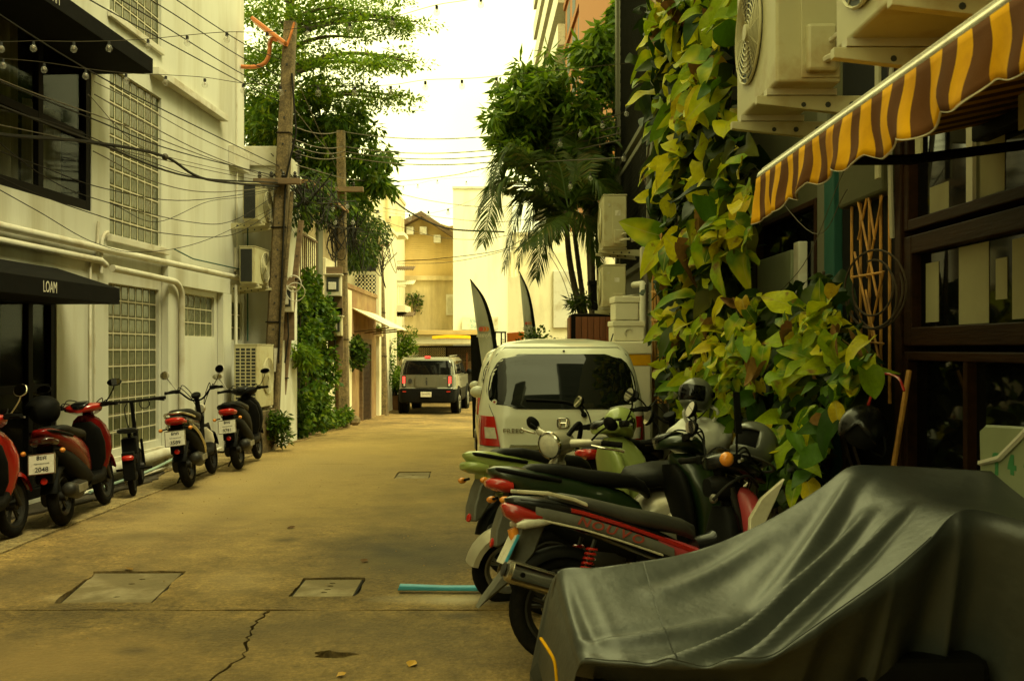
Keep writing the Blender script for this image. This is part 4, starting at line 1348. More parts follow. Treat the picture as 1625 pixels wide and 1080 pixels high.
# potted bushes by the bend
for (px, dd, h, lab, m) in ((629, 34.0, 1.1, 'big clay pot with a round pale green bush, at the bend', leaf_light),):
    t = bush('potted_bush', lab, (X(px, dd), dd, gz(dd) + .5), (.55, .5, .85), 2600, m, .09, .03, 21, 'potted plant')
    MB().lathe([(.24, -.5), (.30, -.30), (.33, -.05), (.35, 0), (.30, .0), (.26, -.06)], n=18).build('pot', hair_dark, t, smooth=40)
    MB().lathe([(.29, -.05), (.29, -.04)], n=18).build('soil', earth, t)
bush('shrub', 'tall yellow green bush growing up the carport post at the bend', (X(628, 36), 36, 1.2), (.75, .5, 1.0), 2600, leaf_light, .10, .03, 22, stem=True)
bush('shrub', 'thin green creeper on the cream wall by the far pole', (X(612, 33), 33, .2), (.35, .4, 1.6), 900, leaf_mid, .10, .03, 23)
bush('shrub', 'stray green plant rooted in the stained wall under the vent boxes', (X(658, 40.9), 40.85, Z(500, 41)), (.35, .2, .8), 190, leaf_mid, .12, .04, 24)
rk = MB().ball((0, 0, .12), (.22, .18, .15), 9, 5).build('stone', pole_concrete, loc=(-4.0, 24.9, gz(24.9)))
tag(rk, 'rounded grey stone at the wall foot among the weeds', 'stone')

# white stepped wall on the right far side
t = thing('stepped_wall', 'long cream garden wall with curved stepped top behind the palms', 'wall', (X(812, 30), 30, 0))
ox = X(812, 30)
pts = [(X(806, 30) - ox, -.5), (X(990, 30) - ox, -.5), (X(990, 30) - ox, Z(372, 30)), (X(905, 30) - ox, Z(378, 30)), (X(904, 30) - ox, Z(398, 30)), (X(872, 30) - ox, Z(404, 30)), (X(858, 30) - ox, Z(412, 30)), (X(842, 30) - ox, Z(428, 30)), (X(828, 30) - ox, Z(436, 30)), (X(812, 30) - ox, Z(440, 30)), (X(806, 30) - ox, Z(440, 30))]
MB().prism(pts, 0, .3, 'xz').build('wall', cream_wall, t)
bx('panel', white_trim, t, X(878, 30) - ox, X(915, 30) - ox, -.08, -.002, Z(520, 30), Z(430, 30), .01)
t, hw = block_building('cream_house', 'cream upper house seen between palm trunks, right far side', X(812.5, 36), X(1000, 36), 41.5, 48, Z(345, 36), cream_wall)
bx('window', ac_dark, t, -.6, .3, -.02, -.002, Z(420, 36), Z(385, 36))

# tall orange and white tower block far behind
tb = thing('tower_block', 'tall far apartment tower with white bands and an orange facade, top right', 'building', (10.9, 0, 0), R(2.35))
MB().box(0, 14, 109, 152, 0, 75).build('wall', grey_plastic, tb)
MB().box(-.6, 14, 70, 108.9, 0, 75).build('orange_wall', orange_wall, tb)
MB().box(-1.6, 13, 66, 86, 0, 75).build('stair_tower', orange_wall, tb)
for k in range(15):
    z = 12 + k * 4.6
    bx('balcony_band', pale_concrete if False else cream_plastic, tb, -1.4, -.002, 109.2, 152, z, z + 2.3, 0)
    bx('fin', orange_wall, tb, -.85, -.601, 86.1, 108.8, z + 3.5, z + 4.1, 0)
wme = None
for k in range(15):
    for j in range(4):
        z, y = 12 + k * 4.6, 89 + j * 5.4
        if wme is None:
            o = MB().box(-.02, 0, -1.5, 1.5, .3, 3.0).build('window', ac_dark, tb, loc=(-.602, y, z))
            wme = o.data
        else: MB().build('window', None, tb, loc=(-.602, y, z), mesh=wme)

# ------------------------------------------------------------------ right: shop house
def xr(d): return 2.1 - .02 * (d - 5)                     # right wall line
TR = math.atan2(1, -.02)
def dr_(px, b=0.0): return (2.2 - b) / ((px - CX) / F + .02)
rb = thing('shop_house', 'dark shop house with wooden windows under the striped awning, right of the lane', 'building', (2.1, 5, 0), TR)
# local: +x away along the wall, +y towards the lane
def ur(px): return dr_(px) - 5
shop = (-3.0, ur(1440), .12, 3.1)
sidewin = (ur(1302), ur(1206), 1.98, 2.62)
w = MB()
facade(w, -22, 8.2, -.05, 12, [shop, sidewin], .12, 0, -1)
w.quad((8.2, 0, -.05), (8.2, -6, -.05), (8.2, -6, 12), (8.2, 0, 12))
w.quad((-22, 0, 12), (8.2, 0, 12), (8.2, -6, 12), (-22, -6, 12))
w.quad((-22, -6, 0), (8.2, -6, 0), (8.2, -6, 12), (-22, -6, 12))
w.build('wall', olive_wall, rb)
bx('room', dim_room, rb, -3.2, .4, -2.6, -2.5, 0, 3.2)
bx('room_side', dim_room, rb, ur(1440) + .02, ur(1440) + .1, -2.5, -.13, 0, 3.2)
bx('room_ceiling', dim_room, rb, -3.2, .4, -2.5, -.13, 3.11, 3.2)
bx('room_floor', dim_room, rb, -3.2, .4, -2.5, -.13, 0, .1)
def rwin(name, u0, u1, z0, z1, cols, fw, m=wood_dark):
    f = MB()
    f.box(u0, u0 + fw, -.06, .035, z0, z1).box(u1 - fw, u1, -.06, .035, z0, z1).box(u0 + fw, u1 - fw, -.06, .034, z1 - fw, z1).box(u0 + fw, u1 - fw, -.06, .034, z0, z0 + fw)
    for c in cols: f.box(c - fw * .4, c + fw * .4, -.05, .028, z0 + fw, z1 - fw)
    fo = f.build(name, m, rb, bevel=.006)
    xs = [u0] + cols + [u1]
    for i in range(len(xs) - 1): bx('pane', glass_dark, fo, xs[i] + .02, xs[i + 1] - .02, -.03, -.02, z0 + .02, z1 - .02)
    return fo
u1 = ur(1440)
reflect_m = mat('pale_reflection', (.34, .31, .17), .75, noise=.1, scale=3, dirt=(.20, .17, .09), damt=.3, spec=.2)  # pale strips painting reflections of the white pilasters on the panes
def reflection_strips(win, spans):
    for (px0, px1, z0, z1) in spans: bx('reflection_strip', reflect_m, win, ur(px1), ur(px0), -.0195, -.017, z0, z1)
reflection_strips(rwin('window', -3.0, u1 - .03, 2.22, 3.08, [-2.0, -1.1], .055), [(1535, 1588, 2.29, 2.70), (1470, 1500, 2.29, 2.42)])
reflection_strips(rwin('window', -3.0, u1 - .03, 1.62, 2.19, [-1.6], .095), [(1464, 1484, 1.74, 2.04), (1516, 1563, 1.72, 2.085), (1574, 1592, 1.82, 2.0), (1600, 1660, 1.73, 2.07)])
rwin('window', -3.0, u1 - .03, .14, 1.59, [-2.4, -1.35, -.42], .045)
bx('window_post', wood_dark, rb, u1 - .028, u1 + .05, -.1, .05, .0, 3.1, .006)
bx('beam', wood_dark, rb, -3.0, u1 + .05, .0365, .09, 3.0, 3.16, .006)
# teal door post and olive side window with sill
bx('shade_panel', black_plastic, rb, ur(1440) + .06, ur(1342), .002, .02, .0, 3.4, .004)  # black sheet standing in for the deep shade behind the trellis
bx('teal_post', teal_paint, rb, ur(1338), ur(1322), .002, .06, .0, 2.72, .006)
bx('grey_pier', grey_wall, rb, ur(1320), ur(1302) - .02, .002, .03, .0, 3.4, .006)
sw = rwin('side_window', sidewin[0], sidewin[1], sidewin[2], sidewin[3], [], .04, wood_dark)
bx('frosted_panel', board_green, sw, sidewin[0] + .5, sidewin[1] - .1, -.01, .05, 2.02, 2.32, .006)
bx('white_upright', white_trim, sw, sidewin[0] + .30, sidewin[0] + .42, -.01, .055, 2.0, 2.36, .006)
bx('sill', wood_dark, rb, sidewin[0] - .1, sidewin[1] + .1, .002, .16, 1.88, 1.975, .008)
# pale board built in place of a reflection in the lower window
bd = thing('reflection_board', 'pale green board with smudged green marks standing in for a reflection in the lower right window', 'board', (1.98, 3.92, 0), TR)
bdm = MB().prism([(-.26, .55), (.22, .55), (.25, 1.26), (.20, 1.29), (-.20, 1.31), (-.26, 1.28)], -.02, .02, 'xz', .008)
bdm.build('board', board_green, bd)
teal_green = mat('green_marker', (.05, .22, .08), .6, noise=0)
for (x, z, h, s_) in ((.10, 1.14, .09, .02), (-.02, 1.15, .08, -.02), (-.14, 1.13, .10, .02)):
    MB().prism([(x - .012, z - h / 2), (x + .012, z - h / 2), (x + .012, z + s_), (x + .035, z + s_), (x + .03, z + s_ + .02), (x + .01, z + h / 2), (x - .012, z + h / 2), (x - .012, z + s_ + .02), (x - .03, z + s_ + .02), (x - .03, z + s_), (x - .012, z + s_)], .0205, .0225, 'xz').build('mark', teal_green, bd)
MB().tube([(-.15, .03, 1.30), (.05, .035, 1.17), (.22, .03, 1.13)], .012, 5).build('strap', white_trim, bd)
for sx in (-.2, .18): bx('leg', wood_dark, bd, sx - .02, sx + .02, -.045, -.021, 0, .9, .004)

# grey steel clad annexe beyond the vine with dark mesh screens
an = thing('grey_annexe', 'grey clad annexe with dark mesh screens beyond the yellow vine', 'building', (1.98, 13.25, 0), R(90))
bx('wall', grey_wall, an, 0, 4.6, -5, 0, -.4, 10.5)
bx('column', grey_wall, an, -.05, .22, -.3, .12, -.2, 10.6, .01)
bx('column', grey_wall, an, 4.3, 4.55, .002, .14, -.2, 9.0, .01)
for (z0, z1) in ((2.9, 4.6), (4.9, 8.8)):
    fr = MB().box(.6, 4.2, .005, .10, z0 - .08, z0).box(.6, 4.2, .005, .10, z1, z1 + .08).box(.6, .68, .006, .10, z0, z1).box(4.12, 4.2, .006, .10, z0, z1)
    fo = fr.build('mesh_screen', grey_wall, an)
    l = MB()
    stp = .16
    n1 = int((3.44 + z1 - z0) / stp)
    for sgn in (1, -1):
        for k in range(n1):
            o = k * stp
            a, b = (.68 + o, z0) if sgn > 0 else (.68 + o, z1)
            if a > 4.12:
                ex = a - 4.12
                a, b = 4.12, (z0 + ex if sgn > 0 else z1 - ex)
            ln = min(a - .68, (z1 - b) if sgn > 0 else (b - z0))
            if ln > .05: l.tube([(a, .07 + .006 * sgn, b), (a - ln, .07 + .006 * sgn, b + sgn * ln)], .022, 4)
    l.build('lattice', mesh_dark, fo)
mb = MB()
mb.tube([(.3, .2, 0), (.3, .2, 2.4), (.34, .2, 2.5), (.9, .25, 2.52)], .045, 8)
mb.build('pipe', white_trim, an, smooth=50)
mb = MB()
for k in range(5): mb.tube(smooth_path([(.5 + k * .1, .08, 3.3 - k * .1), (.45 + k * .07, .12, 2.4), (.6, .1, 1.5 + .1 * k), (.4 + .12 * k, .08, .4)], 5), .016, 5)
mb.build('cable', wire_brown, an)
bx('switch_box', ac_grey, an, .75, .95, .05, .16, 2.72, 3.05, .01)
cmr = thing('security_camera', 'small white security camera on the grey annexe above the pipe', 'camera', P(1014, 378, 12.9))
MB().tube([(-.10, 0, -.01), (.10, 0, .02)], .04, 10).build('housing', white_trim, cmr, smooth=50)
MB().lathe([(.03, 0), (.03, .012)], (-.101, 0, -.01), (-1, 0, 0), 12).build('lens', black_gloss, cmr)
MB().tube([(.05, 0, .0), (.12, .02, -.1), (.5, .1, -.1)], .014, 6).build('bracket', ac_grey, cmr)

# air conditioners on the right
aircon('cream air conditioner on a bracket high on the grey annexe', P(974, 398, 14.6) + Vector((0.02, .4, .03)), R(-90), .82, .34, .78, 'service', near=1, wall=.42)
aircon('lower cream air conditioner behind the foam boxes', P(975, 490, 14.2) + Vector((0, .4, 0)), R(-90), .78, .33, .62, 'service', near=1, wall=.45)
aircon('big cream air conditioner beside the top of the yellow vine', (1.335 + .03, 4.98, 2.80), R(-90) , .80, .30, .80, 'service', near=1, wall=.42)
aircon('nearest air conditioner seen from below above the striped awning', (1.43, 3.42, 2.72), R(-90), .85, .36, .72, 'service', near=1, wall=.3)
# odd duct boxes and rails on the wall between them
bx('duct_cover', olive_wall, rb, .35, 1.05, .002, .10, 2.45, 2.75, .02)
for u in (-.45, .42):
    s_ = MB().box(u - .03, u + .03, .002, .02, 2.25, 4.2)
    s_.build('wall_rail', ac_grey, rb)
mb = MB()
mb.tube(smooth_path([(-.3, .05, 3.6), (-.25, .12, 3.2), (-.1, .1, 2.9), (.1, .05, 2.75)], 5), .022, 6)
mb.tube(smooth_path([(.2, .05, 3.5), (.25, .1, 3.0), (.3, .08, 2.5), (.35, .05, 2.2)], 5), .014, 6)
mb.build('hose', ac_grey, rb, smooth=50)

# ------------------------------------------------------------------ striped awning
aw = thing('striped_awning', 'yellow and brown striped awning with scalloped valance over the shop window', 'awning', (0, 0, 0))
xb, zb = 1.10, 2.36
y0a, y1a = 1.15, 4.37
MB().tube([(xb, y0a, zb), (xb, y1a, zb)], .026, 8).build('front_bar', steel, aw, smooth=50)
bx('bar_groove', ac_grey, aw, xb - .005, xb + .02, y0a, y1a, zb + .022, zb + .036, .004)
n = int((y1a - y0a) / .0125)
per = .165
def val(y, t):
    k = (y1a - y) / .27
    fr_ = k - math.floor(k)
    scal = .030 * math.sin(math.pi * fr_) - .012
    L_ = .165 + scal + .012 * math.sin(y * 5.1)
    if y1a - y < .12: L_ += .05 * (1 - (y1a - y) / .12)
    xo = (.016 * math.sin(y * 15 + 1.2 * t + .8 * math.sin(y * 5)) + .006 * math.sin(y * 33 - t * 2)) * t
    yo = .017 * math.sin(t * 6.2 + y * 4) * (.3 + .7 * t)
    return (xb - .027 + xo - .01 * t, y + yo, zb - .012 - L_ * t)
va, fb = MB(), MB()
m_ = 8
for i in range(n):
    ya, yb = y0a + (y1a - y0a) * i / n, y0a + (y1a - y0a) * (i + 1) / n
    k = 0 if ((y1a - (ya + yb) / 2) % per) < per * .48 else 1
    va.k = k
    fb.k = k
    for j in range(m_):
        t0, t1 = j / m_, (j + 1) / m_
        va.quad(val(ya, t0), val(yb, t0), val(yb, t1), val(ya, t1))
    fb.quad((xb - .0, ya, zb + .026), (xb - .0, yb, zb + .026), (2.08, yb, zb + .235), (2.08, ya, zb + .235))
def weld(o):
    bm = bmesh.new()
    bm.from_mesh(o.data)
    bmesh.ops.remove_doubles(bm, verts=bm.verts, dist=1e-5)
    bmesh.ops.recalc_face_normals(bm, faces=bm.faces)
    bm.to_mesh(o.data)
    bm.free()
    o.data.shade_smooth()
o = va.build('valance', [awn_yellow, awn_brown], aw)
weld(o)
o.modifiers.new('thick', 'SOLIDIFY').thickness = .003
hm = MB().tube([val(y0a + (y1a - y0a) * i / n, 1.0) for i in range(0, n + 1)], .0035, 4)
hm.build('hem', cream_plastic, aw)
o = fb.build('canopy', [awn_yellow, awn_brown], aw)
weld(o)
o.modifiers.new('thick', 'SOLIDIFY').thickness = .004
for y in (1.5, 4.0):
    MB().tube([(xb, y, zb), (1.55, y - .12, zb - .02), (2.06, y - .02, zb + .06)], .02, 6).build('arm', black_metal, aw)
bx('wall_box', black_metal, aw, 2.06, 2.14, y0a, y1a + .1, zb + .17, zb + .30, .01)

# ------------------------------------------------------------------ bamboo trellis, dry vine loops, props by the window
def trellis(lab, pts, name='bamboo_trellis'):
    t = thing(name, lab, 'trellis', (0, 0, 0), 0, 'bamboo trellises on the shop house')
    for a, b, r in pts: MB().tube([a, b], r, 6).build('rod', bamboo, t, smooth=50)
    return t
def onr(px, py, off=.06):
    d = dr_(px, off)
    return P(px, py, d)
pts = []
for px, p0, p1 in ((1352, 250, 610), (1366, 250, 600), (1380, 242, 590), (1398, 240, 610), (1412, 240, 640)):
    pts.append((onr(px, p0), onr(px, p1), .009))
for (a, b, c, d) in ((1352, 318, 1400, 302), (1352, 440, 1402, 432), (1352, 540, 1402, 545), (1370, 250, 1388, 380), (1390, 248, 1362, 380), (1400, 310, 1376, 440), (1362, 320, 1392, 470), (1356, 400, 1386, 540), (1402, 430, 1374, 560), (1374, 460, 1400, 600)):
    pts.append((onr(a, b, .085), onr(c, d, .085), .007))
trellis('tall tan bamboo trellis between the teal post and the wooden window', pts)
pts = []
for px in (1036, 1040, 1045, 1050, 1056):
    pts.append((onr(px, 330, .10), onr(px, 640, .10), .016))
for py in (380, 420, 463, 508, 530, 575, 618):
    pts.append((onr(1034, py, .13), onr(1059, py + 2, .13), .014))
pts.append((onr(1037, 508, .14), onr(1052, 575, .14), .012))
pts.append((onr(1052, 530, .14), onr(1040, 618, .14), .012))
trellis('bright bamboo trellis at the far end of the yellow vine, next to the white van', pts)

ring = MB()
r_ = random.Random(9)
c0 = onr(1388, 460, .16)
for k in range(4):
    cc = c0 + Vector((r_.uniform(-.02, .02), r_.uniform(-.03, .03), r_.uniform(-.03, .03)))
    ring.torus(cc, (1, .35 + r_.uniform(-.2, .2), r_.uniform(-.15, .15)), (.19 + r_.uniform(-.05, .04)), .006, 30, 5, a0=r_.uniform(0, 2), a1=r_.uniform(5.2, 7.8))
tag(ring.build('dry_vine_ring', rope, smooth=60), 'ring of twisted brown vine stems hanging on the tall trellis', 'vine ring')
stick = thing('wooden_stick', 'thin orange brown stick leaning below the window by the black helmet', 'stick', onr(1418, 742, .22) )
e = onr(1443, 588, .10) - onr(1418, 742, .22)
MB().tube([-e * .9, e], .014, 7).build('shaft', bamboo, stick, smooth=50)
cdm = MB().tube(smooth_path([onr(1378, 642, .55), onr(1388, 614, .54), onr(1398, 596, .52), onr(1408, 593, .5), onr(1426, 600, .5), onr(1435, 620, .5)], 5), .006, 6).build('red_cord', red_paint, smooth=60)
tag(cdm, 'red cord looped over the black hanging helmet', 'cord')

# ------------------------------------------------------------------ the big leaved vine
def big_leaf_mesh(sd_, narrow=1.0):
    r = random.Random(sd_)
    ny = 9
    V, Fc = [], []
    bend = r.uniform(.1, .9)
    fold = r.uniform(.1, .7)
    tw = r.uniform(-.3, .3)
    uv = []
    for i in range(ny + 1):
        v = i / ny
        w_ = narrow * .60 * math.sin(math.pi * min(1, .14 + .86 * v)) ** .72 * (1 - .30 * v) * (1 if i < ny else 0) + (.004 if i == ny else 0)
        for sx in (-1, -.5, 0, .5, 1):
            x = sx * w_
            yy = v - (.17 * abs(sx) ** 1.5 * max(0, 1 - 3.2 * v))
            z = -bend * yy * yy + abs(x) * fold * (1 - .4 * yy) + .06 * math.sin(8 * yy + sx * 2.5 + sd_) * abs(sx) + tw * x * yy
            V.append((x, yy, z))
            uv.append((x, yy))
    for i in range(ny):
        for k in range(4):
            q0 = i * 5 + k
            Fc.append((q0, q0 + 1, q0 + 6, q0 + 5))
    me = bpy.data.meshes.new('leaf')
    me.from_pydata(V, [], Fc)
    ul_ = me.uv_layers.new(name='leaf')
    for lp in me.loops: ul_.data[lp.index].uv = uv[lp.vertex_index]
    me.materials.append(vine_leaf)
    me.shade_smooth()
    return me
leaf_meshes = [big_leaf_mesh(k, .66 + .06 * (k % 5)) for k in range(9)]
dry_meshes, green_meshes = [], []
for m0 in leaf_meshes:
    g0 = m0.copy()
    g0.materials[0] = vine_green
    green_meshes.append(g0)
    y0 = m0.copy()
    y0.materials[0] = dry_leaf
    for v in y0.vertices: v.co = (v.co.x * .55, v.co.y * .8, v.co.z * 1.6 + abs(v.co.x) * .9 + .05 * math.sin(v.co.y * 14))
    dry_meshes.append(y0)
def inpoly(x, y, poly):
    c = False
    for i in range(len(poly)):
        (x1, y1), (x2, y2) = poly[i - 1], poly[i]
        if (y1 > y) != (y2 > y) and x < (x2 - x1) * (y - y1) / (y2 - y1) + x1: c = not c
    return c
def leaf_matrix(loc, size, r, yaw=0):
    # leaf tip droops, face looks towards the lane and up
    tip = Vector((r.gauss(-.4, .5), r.gauss(-.1, .7), -.6 + r.uniform(-.4, 1.0))).normalized()
    nrm = Vector((-.55 + r.gauss(0, .5), -.4 + r.gauss(0, .6), .8 + r.gauss(0, .45)))
    nrm = (nrm - tip * nrm.dot(tip)).normalized()
    sx = tip.cross(nrm).normalized()
    M = Matrix((sx, tip, nrm)).transposed().to_4x4()
    return Matrix.Translation(loc) @ M @ Matrix.Scale(size, 4)
def vine(lab, polys, n, seed, smin, smax, bulge, yellow):
    t = thing('yellow_vine', lab, 'climbing plant', (0, 0, 0), 0, 'big leaved vines on the shop house')
    r = random.Random(seed)
    xs = [p[0] for po in polys for p in po]
    ys = [p[1] for po in polys for p in po]
    pl = []
    cs = []
    while len(cs) < n // 11:
        px, py = r.uniform(min(xs), max(xs)), r.uniform(min(ys), max(ys))
        if any(inpoly(px, py, po) for po in polys): cs.append((px, py, r.random(), r.uniform(-.35, .35)))
    while len(pl) < n:
        cx, cy, cb, cyel = r.choice(cs)
        px, py = cx + r.gauss(0, 17), cy + r.gauss(0, 24)
        if r.random() > .12 and not any(inpoly(px, py, po) for po in polys): continue
        off = bulge[0] + (bulge[1] - bulge[0]) * min(1, max(0, cb * .6 + .45 * r.random()))
        d = dr_(px, off)
        pl.append((P(px, py, d), off, d, r.random() < yellow(px, py) + cyel))
    pl.sort(key=lambda q_: -q_[1])
    mass = MB()
    for i, (loc, off, d, yel) in enumerate(pl):
        size = r.uniform(smin, smax) * (d / 8.0) ** .35 * (.7 + .3 * r.random())
        M = leaf_matrix(loc, size, r)
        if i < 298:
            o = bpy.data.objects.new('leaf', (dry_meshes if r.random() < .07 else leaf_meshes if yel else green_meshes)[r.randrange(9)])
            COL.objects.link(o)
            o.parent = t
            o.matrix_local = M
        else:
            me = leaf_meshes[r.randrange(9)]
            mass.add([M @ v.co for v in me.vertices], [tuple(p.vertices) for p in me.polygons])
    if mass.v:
        o = mass.build('leaf_mass', vine_leaf_shaded, t, smooth=80)
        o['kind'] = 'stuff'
    s_ = MB()
    for k in range(22):
        po = polys[k % len(polys)]
        for _ in range(50):
            px, py = r.uniform(min(xs), max(xs)), r.uniform(min(ys), max(ys))
            if inpoly(px, py, po): break
        d = dr_(px, .12)
        p = P(px, py, d)
        pts_ = [p]
        for q_ in range(5): pts_.append(pts_[-1] + Vector((r.uniform(-.04, .04), r.uniform(-.35, .35), -r.uniform(.12, .4))))
        s_.tube(smooth_path(pts_, 4), .010, 5)
    s_.build('stem', rope, t)['kind'] = 'stuff'
    return t
vine('tall yellowing vine with big leaves climbing the full height beside the air conditioner',
     [[(1030, -60), (1170, -60), (1174, 60), (1170, 180), (1188, 270), (1195, 330), (1185, 420), (1200, 470), (1150, 540), (1058, 530), (1042, 380), (1036, 250), (1026, 120)]], 1050, 5, .16, .34, (.06, .60), lambda x, y: .95 if x < 1120 or 250 < y < 420 else .72)
vine('low yellow green vine with heart leaves spilling behind the motorbikes',
     [[(1040, 520), (1160, 470), (1230, 470), (1290, 440), (1325, 405), (1330, 480), (1350, 560), (1330, 620), (1310, 690), (1300, 760), (1240, 800), (1190, 730), (1060, 640)],
      [(1250, 520), (1345, 500), (1390, 580), (1370, 620), (1320, 680), (1260, 760)]], 1050, 6, .10, .23, (.06, .62), lambda x, y: .92 if y < 600 and x < 1340 else .45)

# ------------------------------------------------------------------ things beyond the vine, right
pb = thing('plank_planter', 'tall reddish plank planter box with a dark edge under the palms', 'planter', (X(942, 15.6), 15.6, gz(15.6)))
hw = .30
bx('core', black_metal, pb, -hw - .05, hw - .002, .02, .8, 0, 2.2, .01)
k = 6
for i in range(k): bx('plank', wood_red, pb, -hw + .02 + i * .095, -hw + .02 + i * .095 + .089, -.012, .018, .3, 2.16, .004)
for i in range(8): bx('plank', wood_red, pb, -hw - .072, -hw - .052, .02 + i * .096, .02 + i * .096 + .09, .3, 2.16, .004)
bx('soil', earth, pb, -hw, hw - .05, .06, .76, 2.2005, 2.215)
pt = thing('black_pot', 'square black plastic pot standing on the plank planter', 'pot', P(950, 492, 15.9), 0)
MB().loft([[(-.11, -.11, 0), (.11, -.11, 0), (.11, .11, 0), (-.11, .11, 0)], [(-.15, -.15, .40), (.15, -.15, .40), (.15, .15, .40), (-.15, .15, .40)], [(-.17, -.17, .40), (.17, -.17, .40), (.17, .17, .40), (-.17, .17, .40)], [(-.17, -.17, .46), (.17, -.17, .46), (.17, .17, .46), (-.17, .17, .46)]]).build('pot', black_plastic, pt)
bx('soil', earth, pt, -.15, .15, -.15, .15, .461, .466)
d = 12.6
def crate(lab, px0, px1, pt_, pb_, m, dd=d, dep=.36, lid=True, h=None):
    a, b = P(px0, pb_, dd), P(px1, pt_, dd)
    t = thing('foam_box', lab, 'box', ((a.x + b.x) / 2, dd, a.z), R(4), 'white boxes stacked on the cart')
    hw_, hh = (b.x - a.x) / 2, b.z - a.z
    bx('box', m, t, -hw_, hw_, 0, dep, .003, hh * .72, .012)
    bx('lid', m, t, -hw_ - .012, hw_ + .012, -.012, dep + .012, hh * .72 + .003, hh, .012)
    return t, hw_, hh
crate('plain square foam box on top of the stack beside the drain pipe', 976, 1014, 470, 508, foam)
t, hw_, hh = crate('wider foam box with moulded handle, second from the top of the stack', 973, 1023, 509, 541, foam)
MB().torus((0, -.012, hh * .4), (0, 1, 0), .05, .008, 14, 5, a0=math.pi * 1.0, a1=math.pi * 2).build('handle', ac_grey, t)
ct = thing('ice_cart', 'white food cart with an orange band carrying the foam boxes', 'cart', (P(997, 541, d).x, d - .1, 0))
tz = P(997, 541, d).z
bx('body', foam, ct, -.25, .27, 0, .6, .25, tz - .31, .015)
bx('band', awn_yellow, ct, -.252, .272, -.004, .604, tz - .309, tz - .17, .006)
bx('top', foam, ct, -.27, .29, -.02, .62, tz - .169, tz - .004, .02)
for sx in (-.2, .22):
    for sy in (.08, .5): MB().lathe([(.10, -.02), (.12, -.015), (.12, .015), (.10, .02)], (sx, sy, .12), (1, 0, 0), 18).build('wheel', tyre, ct, smooth=40)
bx('axle_box', black_metal, ct, -.2, .22, .05, .55, .12, .249)
bush('shrub', 'dark clipped shrub behind the second feather flag', (X(880, 19.5), 19.5, .35), (.75, .6, 1.35), 5200, leaf_dark, .08, .03, 31, clumps=14)
bush('shrub', 'loose light green shrub between the flags and the cream wall', (X(838, 22), 22, .3), (.6, .5, 1.45), 1600, leaf_mid, .07, .022, 32)
bush('flowers', 'row of small yellow flowers on the planter edge above the van roof', (X(935, 15.35), 15.3, Z(548, 15.3)), (.42, .06, .06), 160, mat('petal_yellow', (.6, .40, .03), .6, noise=.2), .035, .02, 33, 'flowers', stem=False)

# feather flags (seen from the back: the print reads mirrored)
def feather(lab, px_tip, py_tip, dd, px_base, wid, seed, lean=0.0):
    base = Vector((X(px_base, dd), dd, gz(dd)))
    tip = P(px_tip, py_tip, dd) - base
    t = thing('feather_flag', lab, 'flag', base, 0, 'feather flags by the parked cars')
    H = tip.z
    # pole: straight then bowed over to the tip
    pts = smooth_path([(.0, 0, 0), (.0, 0, .8), (-.0, 0, H * .45), (tip.x * .16, 0, H * .68), (tip.x * .48, 0, H * .87), (tip.x, 0, H)], 8)
    MB().tube(pts, .014, 6).build('pole', black_metal, t, smooth=50)
    z0 = .62
    rows, n = [], 44
    fx = lambda z: min(pts, key=lambda p: abs(p.z - z)).x
    def poleX(z):
        for i in range(len(pts) - 1):
            if pts[i].z <= z <= pts[i + 1].z:
                f_ = (z - pts[i].z) / max(1e-6, pts[i + 1].z - pts[i].z)
                return pts[i].x + (pts[i + 1].x - pts[i].x) * f_
        return tip.x
    def cloth(z, s_):
        xp = poleX(z)
        zt = (z - z0) / (H - z0)
        xl = tip.x + (tip.x * .35) * 0 + (1 - zt) * (abs(tip.x) * .62 - lean)
        xl = min(xl, xp)
        x = xp + (xl - xp) * s_
        y = .035 * math.sin(s_ * 5 + z * 2.2 + seed) * s_ + .02 * math.sin(z * 6 + s_ * 3)
        return (x, y, z)
    body_, slv = MB(), MB()
    m2 = 10
    for i in range(n):
        za, zb_ = z0 + (H - z0) * i / n, z0 + (H - z0) * (i + 1) / n
        for j in range(m2):
            sa, sb = j / m2, (j + 1) / m2
            q_ = body_ if j > 1 else slv
            q_.quad(cloth(za, sa), cloth(za, sb), cloth(zb_, sb), cloth(zb_, sa))
    o = body_.build('cloth', flag_grey, t)
    weld(o)
    o.modifiers.new('thick', 'SOLIDIFY').thickness = .003
    o = slv.build('sleeve', black_cloth, t)
    weld(o)
    o.modifiers.new('thick', 'SOLIDIFY').thickness = .006
    return t, cloth, H, poleX
logo_m = [mat('logo_red', (.62, .10, .05), .6, noise=0), mat('logo_orange', (.70, .17, .03), .6, noise=0), mat('logo_amber', (.74, .27, .03), .6, noise=0)]
